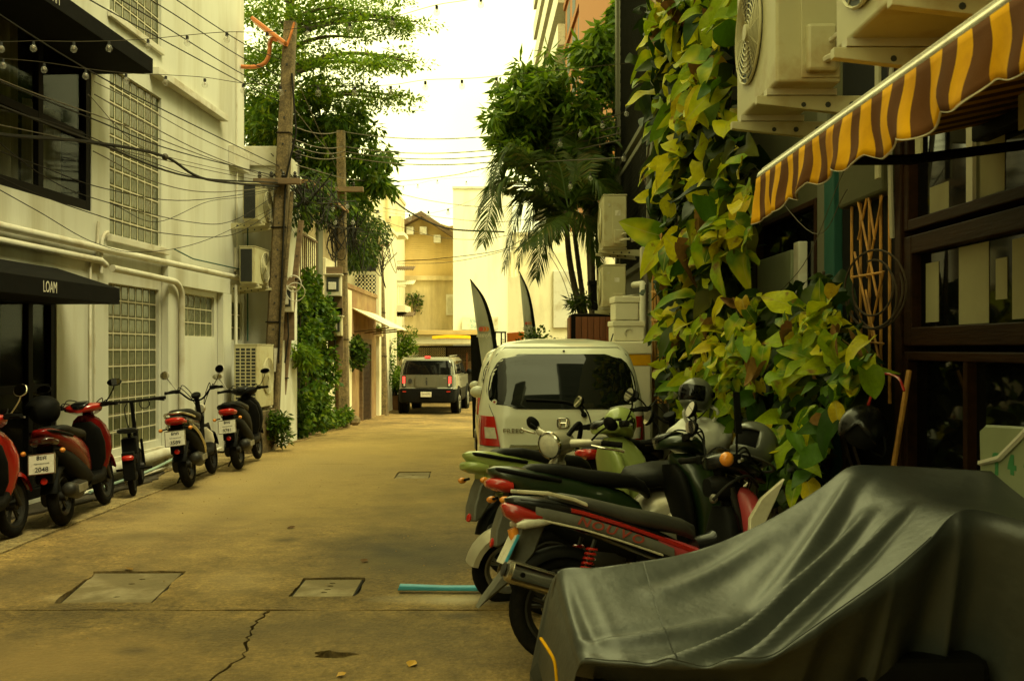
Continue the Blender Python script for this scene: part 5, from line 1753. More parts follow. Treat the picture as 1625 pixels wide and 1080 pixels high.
def flag_print(t, cl, zc, txt, sz):
    xm = (cl(zc, .22)[0] + cl(zc, .95)[0]) / 2
    wd = abs(cl(zc, .22)[0] - cl(zc, .95)[0])
    for k in range(3):
        r = wd * .20
        pts_ = []
        cx = xm - wd * .24 + k * wd * .24
        if k == 0: pts_ = [(cx + r * math.cos(a), r * .95 * math.sin(a)) for a in [2 * math.pi * i / 20 for i in range(20)]]
        else:
            for i in range(13):
                a = -math.pi / 2 + math.pi * i / 12
                pts_.append((cx + r * math.cos(a), r * .95 * math.sin(a)))
            for i in range(13):
                a = math.pi / 2 - math.pi * i / 12
                pts_.append((cx - wd * .24 + .012 + r * math.cos(a), r * .95 * math.sin(a)))
        v = [(p[0], cl(zc, .5)[1] - .045, zc + p[1]) for p in pts_]
        mb = MB().add(v, [tuple(range(len(v)))])
        o = mb.build('logo', logo_m[k], t)
        o.modifiers.new('thick', 'SOLIDIFY').thickness = .002
    text('lettering', txt, sz, white_ink, t, (xm, cl(zc, .5)[1] - .045, zc - wd * .20 - sz * .55), (R(90), 0, R(180)), extrude=.001, bold=.002)
t, cl, H, _ = feather('left grey feather flag with orange discs and mirrored lettering', 746, 443, 19.6, 791, .5, 0)
flag_print(t, cl, Z(522, 19.6) - gz(19.6), 'Ayasa', .125)
t, cl, H, _ = feather('right grey feather flag, narrower, beside the dark shrub', 824, 431, 20.4, 853, .35, 2)
flag_print(t, cl, Z(513, 20.4) - gz(20.4), 'Ayasa', .09)
bk = thing('display_stand', 'black cloth display stand leaning behind the left feather flag', 'stand', (X(768, 19.9), 19.9, gz(19.9)))
hz = Z(531, 19.9) - gz(19.9)
MB().prism([(-.22, .0), (.10, .0), (.24, hz - .0), (-.27, hz)], 0, .12, 'xz', .01).build('panel', black_cloth, bk)
fr = thing('sign_frame', 'empty black metal frame standing between the feather flags', 'frame', (X(794, 20.2), 20.2, gz(20.2)))
hz = Z(527, 20.2) - gz(20.2)
for x in (-.10, .02, .10): MB().tube([(x, 0, 0), (x, 0, hz)], .016, 6).build('upright', black_metal, fr)
MB().tube([(-.12, 0, hz), (.12, 0, hz)], .016, 6).build('top_rail', black_metal, fr)
ob = thing('orange_board', 'plain bright orange cloth board above the van roof between the flags', 'board', (X(818, 20.6), 20.6, gz(20.6)))
hz = Z(526, 20.6) - gz(20.6)
MB().loft([[(-.17, 0, 0), (.17, 0, 0), (.17, .04, 0), (-.17, .04, 0)], [(-.175, 0, hz - .03), (.175, 0, hz), (.175, .04, hz), (-.175, .04, hz - .03)]]).build('panel', bright_orange, ob, bevel=.006)

# ------------------------------------------------------------------ trees
def tree(name, lab, base, trunk_pts, limbs, clumps, m, l, w, seed, droop=.3, flat=False, jit=.5, r0=.22):
    t = thing(name, lab, 'tree', base)
    b = Vector(base)
    mb = MB()
    pts = smooth_path([Vector(p) - b for p in trunk_pts], 5)
    mb.tube(pts, [r0 * (1 - .65 * i / (len(pts) - 1)) for i in range(len(pts))], 9)
    mb.build('trunk', bark, t, smooth=60)
    lm = MB()
    for (a, e, r) in limbs:
        a, e = Vector(a) - b, Vector(e) - b
        mid = a.lerp(e, .5) + Vector((0, 0, (e - a).length * .08))
        p = smooth_path([a, mid, e], 6)
        lm.tube(p, [r * (1 - .75 * i / (len(p) - 1)) for i in range(len(p))], 6)
    if limbs: lm.build('limb', bark, t, smooth=60)
    leaves([(tuple(Vector(c) - b), rad, n) for c, rad, n in clumps], m, 'crown', t, seed, l, w, droop, jit, flat=flat)
    return t

# flat tiered tree, top left
d0 = 25.0
r_ = random.Random(2)
cl, lm = [], []
tr0 = P(450, 120, d0 + 1)
tiers = [((610, 35), 62, 15), ((560, 22), 80, 16), ((500, 12), 90, 20), ((440, 28), 70, 22), ((600, 92), 62, 13), ((540, 100), 80, 16), ((470, 88), 80, 20), ((610, 148), 42, 11), ((560, 152), 70, 14),
         ((490, 150), 70, 18), ((420, 85), 50, 24), ((560, -20), 100, 22), ((440, -20), 110, 24), ((640, 30), 28, 8), ((625, 88), 26, 8), ((400, 130), 40, 26), ((520, 55), 70, 13), ((430, 180), 50, 22), ((410, 30), 40, 20)]
for (px, py), wpx, hpx in tiers:
    n = max(3, int(wpx / 7))
    dd0 = d0 + r_.uniform(-1.2, 1.2)
    for k in range(n):
        xx = px - wpx + 2 * wpx * (k + r_.random()) / n
        dd = dd0 + r_.uniform(-1.6, 1.6)
        c = P(xx, py + r_.gauss(0, .62) * hpx + 5 * math.sin(k * .7) + .0009 * (xx - 470) ** 2 * .3, dd)
        cl.append((tuple(c), (.28 + r_.random() * .5, .6, .04 + .10 * r_.random() ** 2), 105))
    lm.append((P(455, py + 22, d0 + 1), P(px + wpx * .8, py + 5, dd0), .07))
for k in range(26):
    cl.append((tuple(P(r_.uniform(385, 460), r_.uniform(-20, 220), d0 + 2.5 + r_.uniform(-1, 1))), (.9, .9, .5), 200))
tree('terminalia_tree', 'wide tree with flat feathery tiers of fine light leaves, upper left behind the pole', (-5.2, 25.6, gz(25)), [(-5.2, 25.6, gz(25)), (-5.3, 25.7, 3), tuple(P(455, 180, d0 + 1)), tuple(P(460, 20, d0 + 1)), tuple(P(470, -60, d0 + 1))], lm, cl, leaf_light, .12, .030, 41, droop=.1, flat=True, jit=.5)

# dark broad leaved tree below it
cl, lm = [], []
for (px, py, sp_, n) in ((470, 200, 45, 9), (520, 185, 40, 9), (560, 220, 45, 11), (585, 262, 35, 9), (540, 275, 50, 11), (490, 260, 45, 9), (450, 240, 40, 8), (420, 190, 32, 9), (405, 210, 22, 5), (600, 285, 22, 5), (560, 310, 30, 5), (520, 330, 30, 5), (470, 300, 30, 5), (560, 180, 36, 6), (505, 150, 40, 6)):
    for k in range(n):
        c = P(px + r_.gauss(0, .5) * sp_, py + r_.gauss(0, .45) * sp_, 26.0 + r_.uniform(-1.4, 1.4))
        cl.append((tuple(c), (.36, .45, .26), 85))
    lm.append((P(520, 330, 26.4), P(px, py, 26), .06))
tree('mango_tree', 'dense dark green tree with drooping leaves behind the mid-distance pole', (-4.9, 26.6, gz(26)), [(-4.9, 26.6, gz(26)), (-4.85, 26.5, 2.5), tuple(P(525, 320, 26.4)), tuple(P(515, 210, 26.4))], lm, cl, leaf_mid, .25, .042, 42, droop=.9, jit=.6)

# right-hand leafy tree: outer sprays coloured brighter to make up for weak light, darker inside
cl, lm = [], []
for (px, py, sp_, n) in ((838, 140, 30, 7), (825, 190, 34, 8), (850, 180, 40, 10), (880, 160, 40, 9), (905, 190, 45, 11), (870, 225, 50, 12), (920, 240, 45, 11), (820, 235, 25, 6), (950, 200, 35, 8), (960, 150, 30, 7), (890, 275, 45, 10), (940, 290, 40, 9), (965, 260, 30, 6)):
    for k in range(n):
        cl.append((tuple(P(px + r_.gauss(0, .5) * sp_, py + r_.gauss(0, .5) * sp_, 18.5 + r_.uniform(-1, 1))), (.26, .30, .20), 52))
    lm.append((P(930, 330, 18.4), P(px, py, 18.4), .04))
sprays = []
for (px, py, sp_, n) in ((835, 120, 22, 7), (815, 160, 20, 7), (808, 190, 18, 6), (800, 222, 16, 5), (850, 145, 26, 8), (870, 130, 24, 6), (830, 205, 24, 7), (895, 150, 26, 6), (815, 245, 16, 4), (905, 190, 30, 7), (880, 200, 30, 7), (930, 170, 24, 6), (930, 230, 24, 5)):
    for k in range(n):
        sprays.append((tuple(P(px + r_.gauss(0, .7) * sp_, py + r_.gauss(0, .7) * sp_, 17.6 + r_.uniform(-.6, .6))), (.16, .2, .12), 34))
lt = tree('leafy_tree', 'leafy tree with pale drooping sprays rising above the palms, right of the sky gap', (1.62, 18.6, gz(18)), [(1.62, 18.6, gz(18)), (1.5, 18.6, 2.6), tuple(P(930, 320, 18.4)), tuple(P(905, 220, 18.4))], lm, cl, leaf_mid, .22, .040, 43, droop=.75, jit=.55, r0=.10)
leaves([(tuple(Vector(c) - lt.location), rd_, n) for c, rd_, n in sprays], leaf_light, 'outer_spray', lt, 47, .24, .036, droop=.7, jit=.5)
cl, lm = [], []
for (px, py, sp_, n) in ((962, 52, 18, 7), (922, 84, 12, 4), (945, 88, 16, 6), (972, 90, 20, 8), (980, 40, 18, 7), (988, 110, 16, 6), (965, 128, 20, 6), (990, 5, 14, 4)):
    for k in range(n):
        cl.append((tuple(P(px + r_.gauss(0, .5) * sp_, py + r_.gauss(0, .5) * sp_, 18.9 + r_.uniform(-.8, .8))), (.22, .26, .18), 60))
    lm.append((P(985, 200, 19), P(px, py, 18.9), .035))
tree('leafy_tree', 'upper tree with long hanging leaves in front of the orange tower', (2.35, 19.4, gz(19)), [(2.35, 19.4, gz(19)), (2.2, 19.3, 3), tuple(P(990, 230, 19.1)), tuple(P(975, 60, 19))], lm, cl, leaf_light, .26, .045, 44, droop=.9, jit=.5, r0=.09)

def palm(lab, base, tops, fronds, seed, grp='clumping palms'):
    t = thing('palm', lab, 'palm', base, 0, grp)
    b = Vector(base)
    r = random.Random(seed)
    for (p0, p1, p2, rad) in tops:
        p = smooth_path([Vector(p0) - b, Vector(p1) - b, Vector(p2) - b], 7)
        mb = MB()
        mb.tube(p, [rad * (1.05 - .3 * i / (len(p) - 1)) for i in range(len(p))], 8)
        for i in range(1, len(p) - 1): mb.torus(p[i], p[i + 1] - p[i - 1], rad * (1.05 - .3 * i / (len(p) - 1)), .006, 10, 4)
        mb.build('trunk', palm_bark, t, smooth=60)
    for (p0, p1, p2, ll) in fronds:
        pts = smooth_path([Vector(p0) - b, Vector(p1) - b, Vector(p2) - b], 14)
        mb = MB()
        mb.tube(pts, [.016 * (1 - .8 * i / (len(pts) - 1)) + .002 for i in range(len(pts))], 4)
        n = len(pts)
        for i in range(3, n):
            t_ = (pts[min(i + 1, n - 1)] - pts[i - 1]).normalized()
            side = t_.cross(Vector((0, 0, 1)))
            side = side.normalized() if side.length > .05 else Vector((0, 1, 0))
            up = side.cross(t_)
            L_ = ll * (math.sin(math.pi * min(1, (i / n) * .80 + .16)) * .85 + .15)
            for sg in (-1, 1):
                for h in (0, .33, .66):
                    p = pts[i] - (pts[i] - pts[i - 1]) * h
                    dv_ = (side * sg * .9 + t_ * .75 + up * .10 + Vector((r.uniform(-.1, .1), r.uniform(-.1, .1), r.uniform(-.1, .1)))).normalized()
                    w_ = .021
                    m1 = p + dv_ * L_ * .5 - Vector((0, 0, L_ * .10))
                    e_ = p + dv_ * L_ * .92 - Vector((0, 0, L_ * .42))
                    ww = t_ * w_
                    mb.add([p - ww * .4, p + ww * .4, m1 + ww, m1 - ww, e_], [(0, 1, 2, 3), (3, 2, 4)])
        mb.build('frond', palm_leaf, t)
    return t
D1 = 16.6
q = lambda x, y, dd=0: P(x, y, D1 + dd)
f1 = [((898, 330), (815, 235), (760, 330), -.4), ((898, 330), (800, 285), (766, 385), -.8), ((898, 336), (815, 255), (780, 300), .5), ((900, 340), (835, 310), (800, 425), -.3), ((900, 340), (858, 300), (822, 420), .3), ((900, 335), (870, 345), (850, 440), .4),
      ((902, 330), (880, 250), (820, 255), .6), ((905, 330), (930, 255), (985, 300), .5), ((905, 325), (915, 230), (890, 180), .8), ((902, 335), (925, 345), (955, 420), -.5), ((898, 340), (868, 310), (800, 300), .9), ((900, 338), (880, 350), (830, 390), -1.1), ((903, 330), (945, 285), (990, 350), -.8)]
palm('front clump palm with long arching fronds hanging over the feather flags', (X(925, 16.2), 16.2, 2.05),
     [((X(925, 16.2), 16.2, 2.05), q(905, 420), q(897, 335), .055), ((X(930, 16.3), 16.3, 2.05), q(918, 420, .1), q(908, 340, .1), .045)],
     [(q(*a), q(b[0], b[1], dd * .6), q(c[0], c[1], dd), .62) for a, b, c, dd in f1], 51)
D1 = 17.6
f2 = [((935, 320), (905, 215), (845, 215), .2), ((935, 320), (960, 230), (1000, 240), -.3), ((937, 322), (985, 285), (1005, 360), .4), ((935, 322), (920, 230), (925, 165), -.5), ((933, 325), (890, 275), (850, 330), -.6), ((936, 325), (950, 330), (965, 400), -.6), ((934, 322), (900, 300), (880, 380), -.8)]
palm('rear clump palm with upright fronds inside the dark foliage', (X(948, 17), 17.0, .1),
     [((X(948, 17), 17.0, .1), q(940, 420), q(936, 320), .055), ((X(955, 17.1), 17.1, .1), q(950, 430), q(946, 330), .045)],
     [(q(*a), q(b[0], b[1], dd * .6), q(c[0], c[1], dd), .52) for a, b, c, dd in f2], 52)
bush('shrub', 'small fern sprouting at the palm foot on the planter', (X(922, 15.9), 15.95, 2.2), (.22, .2, .25), 260, palm_leaf, .16, .016, 55, 'fern', stem=False, droop=.4)

# ------------------------------------------------------------------ wires and string lights
def wire(name, lab, pts, r, m=wire_black, grp='overhead cables', n=8):
    o = MB().tube(smooth_path(pts, n), r, 5).build(name, m, smooth=60)
    return tag(o, lab, 'cable', grp)
def wl(px, py, xx=-3.95):                                  # point of the cable run beside the white building
    d = -xx * F / (CX - px)
    return P(px, py, d)
runs = [  # photo columns/rows of each cable, thickness, look
    ([(-60, 140), (0, 168), (150, 225), (300, 280), (440, 290)], .012, 'thick black cable sagging from the upper left edge to the pole bracket', wire_black),
    ([(-60, 195), (0, 213), (150, 226), (260, 248), (330, 285), (445, 296)], .017, 'thickest black cable with a joint in front of the glass block panel', wire_black),
    ([(-60, -20), (0, 24), (150, 117), (300, 195), (445, 265)], .007, 'black cable crossing the upper awning down to the pole', wire_black),
    ([(110, -20), (160, 10), (270, 70), (385, 132), (450, 165)], .007, 'lowest of the bare wires in the upper left corner above the awning', wire_black),
    ([(150, -25), (250, 35), (385, 118), (455, 150)], .007, 'middle bare wire in the upper left corner', wire_black),
    ([(195, -25), (262, 14), (385, 92), (455, 125)], .007, 'steeper bare wire in the upper left corner', wire_black),
    ([(245, -25), (280, 0), (388, 70), (458, 100)], .007, 'topmost bare wire in the upper left corner', wire_black),
    ([(-40, 110), (60, 150), (200, 200), (330, 250), (440, 285)], .006, 'fine grey wire just under the thick cables', wire_brown),
    ([(150, 130), (220, 165), (330, 225), (445, 275)], .005, 'fine wire rising from below the awning corner', wire_brown),
    ([(150, 150), (230, 195), (330, 245), (440, 287)], .006, 'second fine wire below the awning corner', wire_brown),
    ([(-40, 190), (80, 215), (200, 240), (330, 270), (440, 292)], .005, 'thin brown wire across the upper window', wire_brown),
    ([(-40, 165), (100, 200), (220, 250), (330, 285), (440, 300)], .005, 'thin black wire across the curtain of the upper window', wire_black),
    ([(-40, 225), (60, 262), (170, 300), (300, 318), (440, 300)], .005, 'slack thin wire hanging lower over the glass blocks', wire_black),
    ([(-40, 195), (70, 280), (160, 318), (300, 352), (370, 350), (440, 308)], .005, 'slack black wire dipping past the window sill to the pole', wire_black),
    ([(-40, 260), (40, 300), (150, 340), (260, 370), (370, 372), (440, 330)], .005, 'lowest slack wire drooping over the pipes', wire_black),
    ([(140, 150), (220, 230), (320, 262), (440, 286)], .004, 'hair thin wire through the middle of the glass block panel', wire_brown),
    ([(148, 240), (250, 290), (340, 305), (440, 296)], .006, 'twisted grey wire ending at the air conditioners', wire_brown),
    ([(0, 130), (150, 190), (280, 240), (440, 280)], .007, 'black wire parallel above the thick cables', wire_black),
    ([(180, 325), (250, 352), (330, 320), (390, 312), (440, 300)], .004, 'thin black wire looping up to the upper air conditioner', wire_black),
    ([(-30, 285), (60, 335), (150, 385), (230, 400), (330, 380), (435, 330)], .004, 'thin stray wire crossing the pipes below the window', wire_black),
]
for pts, r, lab, m in runs: wire('overhead_cable', lab, [wl(*p) for p in pts], r, m)
jn = MB().ball((0, 0, 0), (.04, .04, .04), 10, 6).build('cable_joint', wire_brown, loc=wl(262, 249), smooth=60)
tag(jn, 'round joint on the thickest cable in front of the glass blocks', 'cable joint')
# four lines from the poles across the lane
lines = [((455, 195, 17), (540, 208, 24), (985, 181, 17), 'top of the wires crossing the sky from the poles to the right trees'), ((455, 215, 17), (545, 232, 24), (985, 200, 16.6), 'second wire from the top crossing the sky gap'),
         ((455, 225, 17), (545, 240, 24), (985, 211, 16.4), 'third wire from the top crossing the sky gap'), ((455, 236, 17), (545, 248, 24), (985, 222, 16.2), 'lowest of the parallel wires crossing the sky gap')]
for a, b, c, lab in lines:
    p, q_, r__ = P(*a), P(*b), P(*c)
    o = MB().tube(sag(p, q_, .12, 8) + sag(q_, r__, .30, 20)[1:], .011, 5).build('overhead_cable', wire_brown, smooth=60)
    tag(o, lab, 'cable', 'overhead cables')
more = [([P(470, 262, 17.2), P(560, 285, 24), P(640, 287, 28), P(720, 278, 24), P(800, 262, 18), P(990, 250, 15.5)], .010, 'long low wire from the pole bracket past the palms'),
        ([P(610, 303, 31), P(640, 330, 33), P(680, 352, 35), P(720, 364, 36), P(800, 368, 34)], .03, 'thick black cable sagging across the yellow gable'),
        ([P(628, 415, 36), P(700, 410, 35), P(790, 398, 33), P(830, 380, 28)], .012, 'thin double wire across the stained wall to the palms'),
        ([P(628, 418, 36), P(700, 417, 35), P(760, 408, 33), P(830, 390, 28)], .010, 'lower wire of the pair across the stained wall'),
        ([P(605, 300, 31), P(680, 318, 32), P(760, 328, 30), P(850, 325, 26)], .010, 'faint wire above the gable roof ridge'),
        ([P(608, 330, 31), P(700, 345, 32), P(780, 352, 28), P(870, 345, 22)], .008, 'faint wire over the white block'),
        ([P(610, 352, 31), P(690, 375, 33), P(760, 380, 30), P(850, 365, 22)], .008, 'faint wire in front of the vent boxes'),
        ([P(870, 385, 22), P(900, 440, 21), P(915, 480, 20)], .010, 'slanting stay wire in front of the stepped wall'),
        ([P(870, 400, 22), P(892, 440, 21), P(912, 500, 20)], .008, 'second slanting stay wire near the palm trunks'),
        ([P(470, 300, 17.2), P(500, 340, 20), P(530, 365, 24), P(570, 390, 29), P(600, 420, 31)], .02, 'thick black cable slanting down from the pole into the tangle'),
        ([P(450, 150, 17), P(500, 215, 20), P(540, 260, 24)], .007, 'slanting wire between the two nearer poles'),
        ([P(458, 90, 17), P(490, 170, 20), P(540, 280, 24)], .006, 'steep stay wire from the pole top'),
        ([P(1195, 260, 7.4), P(1290, 370, 6.2), P(1345, 300, 5.6)], .003, 'pale thin cord hanging under the striped awning corner'),
        ([P(1196, 498, 7.2), P(1275, 420, 6.3), P(1340, 270, 5.5), P(1375, 240, 5.3)], .0025, 'taut pale string from the vine up to the bamboo trellis'),
        ]
for pts, r, lab in more: wire('overhead_cable', lab, pts, r, wire_black if r > .011 else wire_brown)

# hanging tangle of cables by the poles
def tangle(lab, cen, rad, n, seed, hang):
    t = thing('cable_bundle', lab, 'cable bundle', cen)
    r = random.Random(seed)
    mb = MB()
    for k in range(n):
        a = Vector((r.gauss(0, .35) * rad[0], r.gauss(0, .45) * rad[1], r.gauss(0, .3) * rad[2]))
        b = Vector((r.gauss(0, .35) * rad[0], r.gauss(0, .45) * rad[1], r.gauss(0, .3) * rad[2]))
        m_ = a.lerp(b, .5) - Vector((r.gauss(0, .2), r.gauss(0, .2), r.uniform(.1, 1) * hang))
        mb.tube(smooth_path([a, a.lerp(m_, .6) + Vector((0, r.gauss(0, .2), r.gauss(0, .1))), m_, b], 5), r.uniform(.006, .016), 4)
    o = mb.build('tangled_cable', wire_black, t)
    o['kind'] = 'stuff'
    return t
tangle('messy bundle of black cables hanging beside the tall pole bracket', P(482, 300, 19), (1.0, 2.2, .5), 55, 1, .7)
tangle('drooping nest of black cables around the mid-distance pole', P(540, 350, 24), (1.1, 2.5, .6), 60, 2, .9)
tangle('loose black cables looping at the farthest pole bracket', P(592, 390, 30.5), (1.0, 2.0, .8), 45, 3, 1.1)
cl = [(tuple(P(px, py, dd)), (.42, .6, .45), 330) for px, py, dd in ((540, 330, 25), (560, 380, 27), (580, 400, 28), (530, 300, 24.5), (515, 315, 23), (480, 310, 19.5), (500, 330, 20.5), (555, 350, 26), (585, 360, 29), (570, 390, 29), (560, 410, 28), (600, 370, 30), (575, 340, 28), (500, 300, 21), (465, 330, 18.5), (548, 380, 27))]
t = thing('hanging_creeper', 'dark creeper leaves grown through the cable bundles between the poles', 'climbing plant', P(540, 360, 24))
leaves([(tuple(Vector(c) - t.location), r, n) for c, r, n in cl], leaf_dark, 'foliage', t, 61, .16, .03, droop=1.0, jit=.5)

bulb_me = None
def lights(lab, pts, bulbs, dd, br=.029, sock=True, rad=.003):
    t = thing('string_light', lab, 'string lights', (0, 0, 0), 0, 'light strings over the lane')
    MB().tube(smooth_path(pts, 6), rad, 4).build('wire', wire_brown, t)
    for (px, py) in bulbs:
        p = P(px, py, dd(px) if callable(dd) else dd)
        g = MB().lathe([(br * .35, br * 1.05), (br * .72, br * .72), (br, 0), (br * .80, -br * .62), (br * .4, -br * .93), (.001, -br)], n=14)
        b = g.build('bulb', glass_bulb, t, loc=p, smooth=60)
        MB().lathe([(br * .42, br * .95), (br * .42, br * 1.9), (br * .2, br * 2.0)], n=10).build('socket', ink, b)
        MB().tube([(-br * .2, 0, br * .9), (-br * .12, 0, br * .1), (br * .12, 0, br * .1), (br * .2, 0, br * .9)], .003, 4).build('filament', chrome, b)
    return t
b1 = [(2, 78), (53, 77), (117, 78), (173, 77), (235, 74), (297, 68), (360, 63), (424, 63), (488, 55), (555, 48), (623, 39), (693, 20), (763, 8)]
lights('upper string of clear bulbs crossing above the lane', [P(-160, 62, 8.2), P(2, 66, 8.2)] + [P(x, y - 12, 8.2) for x, y in b1[1:]] + [P(900, -40, 8.2)], b1, 8.2)
b2 = [(5, 104), (70, 111), (136, 121), (200, 128), (263, 131), (325, 135), (386, 144), (445, 147), (505, 148), (563, 148), (620, 147), (675, 139), (733, 137), (788, 133)]
lights('lower string of clear bulbs crossing above the lane', [P(-160, 80, 8.8), P(5, 93, 8.8)] + [P(x, y - 12, 8.8) for x, y in b2[1:]] + [P(1000, 100, 8.8)], b2, 8.8)
b3 = [(489, 336), (504, 352), (528, 331), (551, 328), (560, 353), (532, 353), (600, 340), (619, 350), (650, 347), (680, 342), (711, 338)]
lights('small far string of bulbs among the cable tangle and gable', [P(470, 318, 20)] + [P(x, y - 6, 20) for x, y in ((489, 336), (528, 331), (551, 330), (600, 340), (650, 347), (711, 338))] + [P(790, 300, 20)], b3, 20, br=.045)
b4 = [(956, 200), (921, 214), (889, 229), (868, 300), (905, 296), (937, 283), (994, 181), (990, 252)]
lights('small string of bulbs strung through the right hand trees', [P(840, 320, 15.5), P(868, 294, 15.5), P(889, 223, 15.5), P(921, 208, 15.5), P(956, 194, 15.5), P(994, 175, 15.5), P(1010, 150, 15.2)], b4, 15.5, br=.04)
b5 = [(640, 300), (663, 297), (694, 290), (740, 292)]
lights('tiny dark sockets on a wire above the gable roof', [P(600, 300, 27), P(660, 292, 27), P(694, 285, 27), P(760, 280, 26)], b5, 27, br=.04)

# ------------------------------------------------------------------ motorbikes: shared pieces. Local x forward, y left, origin under the rear axle
def mwheel(t, x, Rr, tw, rim_m, name='wheel', nsp=5):
    o = MB()
    o.torus((x, 0, Rr), (0, 1, 0), Rr - tw * .52, tw * .54, 36, 10, sq=.92)
    w_ = o.build(name, tyre, t, smooth=50)
    r = MB()
    ri = Rr - tw * 1.02
    r.lathe([(ri, -tw * .38), (ri + .012, -tw * .36), (ri - .018, -tw * .1), (ri - .018, tw * .1), (ri + .012, tw * .36), (ri, tw * .38), (ri - .026, tw * .15), (ri - .026, -tw * .15), (ri, -tw * .38)], (x, 0, Rr), (0, 1, 0), 32, cap=False)
    for k in range(nsp):
        a = 2 * math.pi * k / nsp + .4
        for da in (-.13, .13):
            r.tube([(x + .035 * math.cos(a), 0, Rr + .035 * math.sin(a)), (x + (ri - .015) * math.cos(a + da), 0, Rr + (ri - .015) * math.sin(a + da))], .011, 5)
    r.lathe([(.02, -.055), (.042, -.05), (.046, 0), (.042, .05), (.02, .055)], (x, 0, Rr), (0, 1, 0), 14)
    r.build('rim', rim_m, w_, smooth=45)
    b = MB()
    b.lathe([(.045, 0), (.09, .0), (.09, .005), (.045, .005)], (x, .055, Rr), (0, 1, 0), 20, cap=False)
    b.build('brake_disc', steel, w_)
    return w_

def fender(t, x, Rr, a0, a1, wd, m, name='fender', th=.012, off=.022):
    mb = MB()
    n = 14
    rings = []
    for i in range(n + 1):
        a = a0 + (a1 - a0) * i / n
        rings.append([(x + (Rr + off + hh) * math.cos(a), yy, Rr + (Rr + off + hh) * math.sin(a)) for yy, hh in ((-wd, -.045), (-wd * .95, -.012), (-wd * .55, .006), (0, .012), (wd * .55, .006), (wd * .95, -.012), (wd, -.045), (wd * .93, -.045), (wd * .5, -.008), (0, -.002), (-wd * .5, -.008), (-wd * .93, -.045))])
    mb.loft(rings)
    return mb.build(name, m, t, smooth=50)

def plan(xb, xf, hw, z, e=2.4, n=18, slope=0.0):
    cx, hx = (xb + xf) / 2, (xf - xb) / 2
    out = []
    for k in range(n):
        a = 2 * math.pi * k / n
        c, s_ = math.cos(a), math.sin(a)
        out.append((cx + hx * math.copysign(abs(c) ** (2 / e), c), hw * math.copysign(abs(s_) ** (2 / e), s_), z + slope * c * hx))
    return out

def mirror(t, sy, base, head, m, round_=True, sz=.055, yaw=0.0, pitch=0.0, pre=Matrix.Identity(4)):
    st = MB()
    st.M = pre
    b, h = Vector(base), Vector(head)
    st.tube(smooth_path([b, b.lerp(h, .45) + Vector((.03, sy * .02, .02)), h + Vector((.012, 0, -.01))], 5), .0065, 6)
    so = st.build('mirror', m, t, smooth=60)
    hd = MB()
    w_ = sz * (1.0 if round_ else 1.35)
    hd.M = pre @ Matrix.Translation(h) @ Matrix.Rotation(yaw, 4, 'Z') @ Matrix.Rotation(pitch, 4, 'Y')
    hd.loft([[(xx, w_ * k_ * math.cos(a), sz * k_ * (1 if round_ else .78) * math.sin(a)) for a in [2 * math.pi * i / 20 for i in range(20)]] for xx, k_ in ((-.008, .92), (-.006, 1.0), (.006, .98), (.022, .70), (.028, .25))])
    hd.build('mirror_housing', m, so, smooth=50)
    g = MB()
    g.M = hd.M
    g.loft([[(xx, w_ * .9 * math.cos(a), sz * .9 * (1 if round_ else .78) * math.sin(a)) for a in [2 * math.pi * i / 20 for i in range(20)]] for xx in (-.0105, -.0085)])
    g.build('mirror_glass', mirror_glass, so)

def plate(t, loc, tilt, lines, w_=.22, h_=.172, yaw=0):
    p = MB()
    p.box(-w_ / 2, w_ / 2, -.002, .002, -h_ / 2, h_ / 2)
    po = p.build('licence_plate', plate_white, t, loc=loc, rot=(tilt, 0, R(-90) + yaw), bevel=.0015)
    f = MB()
    for (a, b, c, d) in ((-w_ / 2 - .004, w_ / 2 + .004, h_ / 2 - .004, h_ / 2 + .004), (-w_ / 2 - .004, w_ / 2 + .004, -h_ / 2 - .004, -h_ / 2 + .004), (-w_ / 2 - .004, -w_ / 2 + .004, -h_ / 2 + .0041, h_ / 2 - .0041), (w_ / 2 - .004, w_ / 2 + .004, -h_ / 2 + .0041, h_ / 2 - .0041)):
        f.box(a, b, -.0045, .003, c, d)
    f.build('plate_frame', steel, po)
    for (txt, z, s_) in lines: text('lettering', txt, s_, ink, po, (0, -.0035, z), (R(90), 0, 0), extrude=.0006, bold=.0012 if s_ > .03 else 0)
    return po

def bars(t, xg, zg, wid, xc, zc, m=black_metal, grip_len=.12, sweep=.08, lever=True):
    hb = MB()
    hb.tube(smooth_path([(xg - sweep, wid, zg), (xg - .02, wid * .62, zg + .01), (xc, .07, zc), (xc, -.07, zc), (xg - .02, -wid * .62, zg + .01), (xg - sweep, -wid, zg)], 5), .012, 8)
    hb.build('handlebar', m, t, smooth=60)
    for s_ in (-1, 1):
        g = MB()
        d_ = Vector((-sweep * .7, s_ * .32 * wid, 0)).normalized()
        e = Vector((xg - sweep, s_ * wid, zg))
        g.tube([e - d_ * .005 + d_ * .012, e, e - d_ * .03, e - d_ * grip_len], [.018, .021, .017, .017], 10)
        g.build('grip', tyre, t, smooth=50)
        b = e - d_ * (grip_len + .03)
        MB().box(b.x - .025, b.x + .03, b.y - .028, b.y + .028, b.z - .022, b.z + .026).build('switchgear', black_plastic, t, bevel=.006)
        if lever:
            MB().tube(smooth_path([b + Vector((.045, 0, 0)), b + d_ * .08 + Vector((.055, 0, -.006)), b + d_ * .17 + Vector((.035, 0, -.012))], 4), [.007] * 8 + [.009], 6).build('lever', alloy, t, smooth=50)

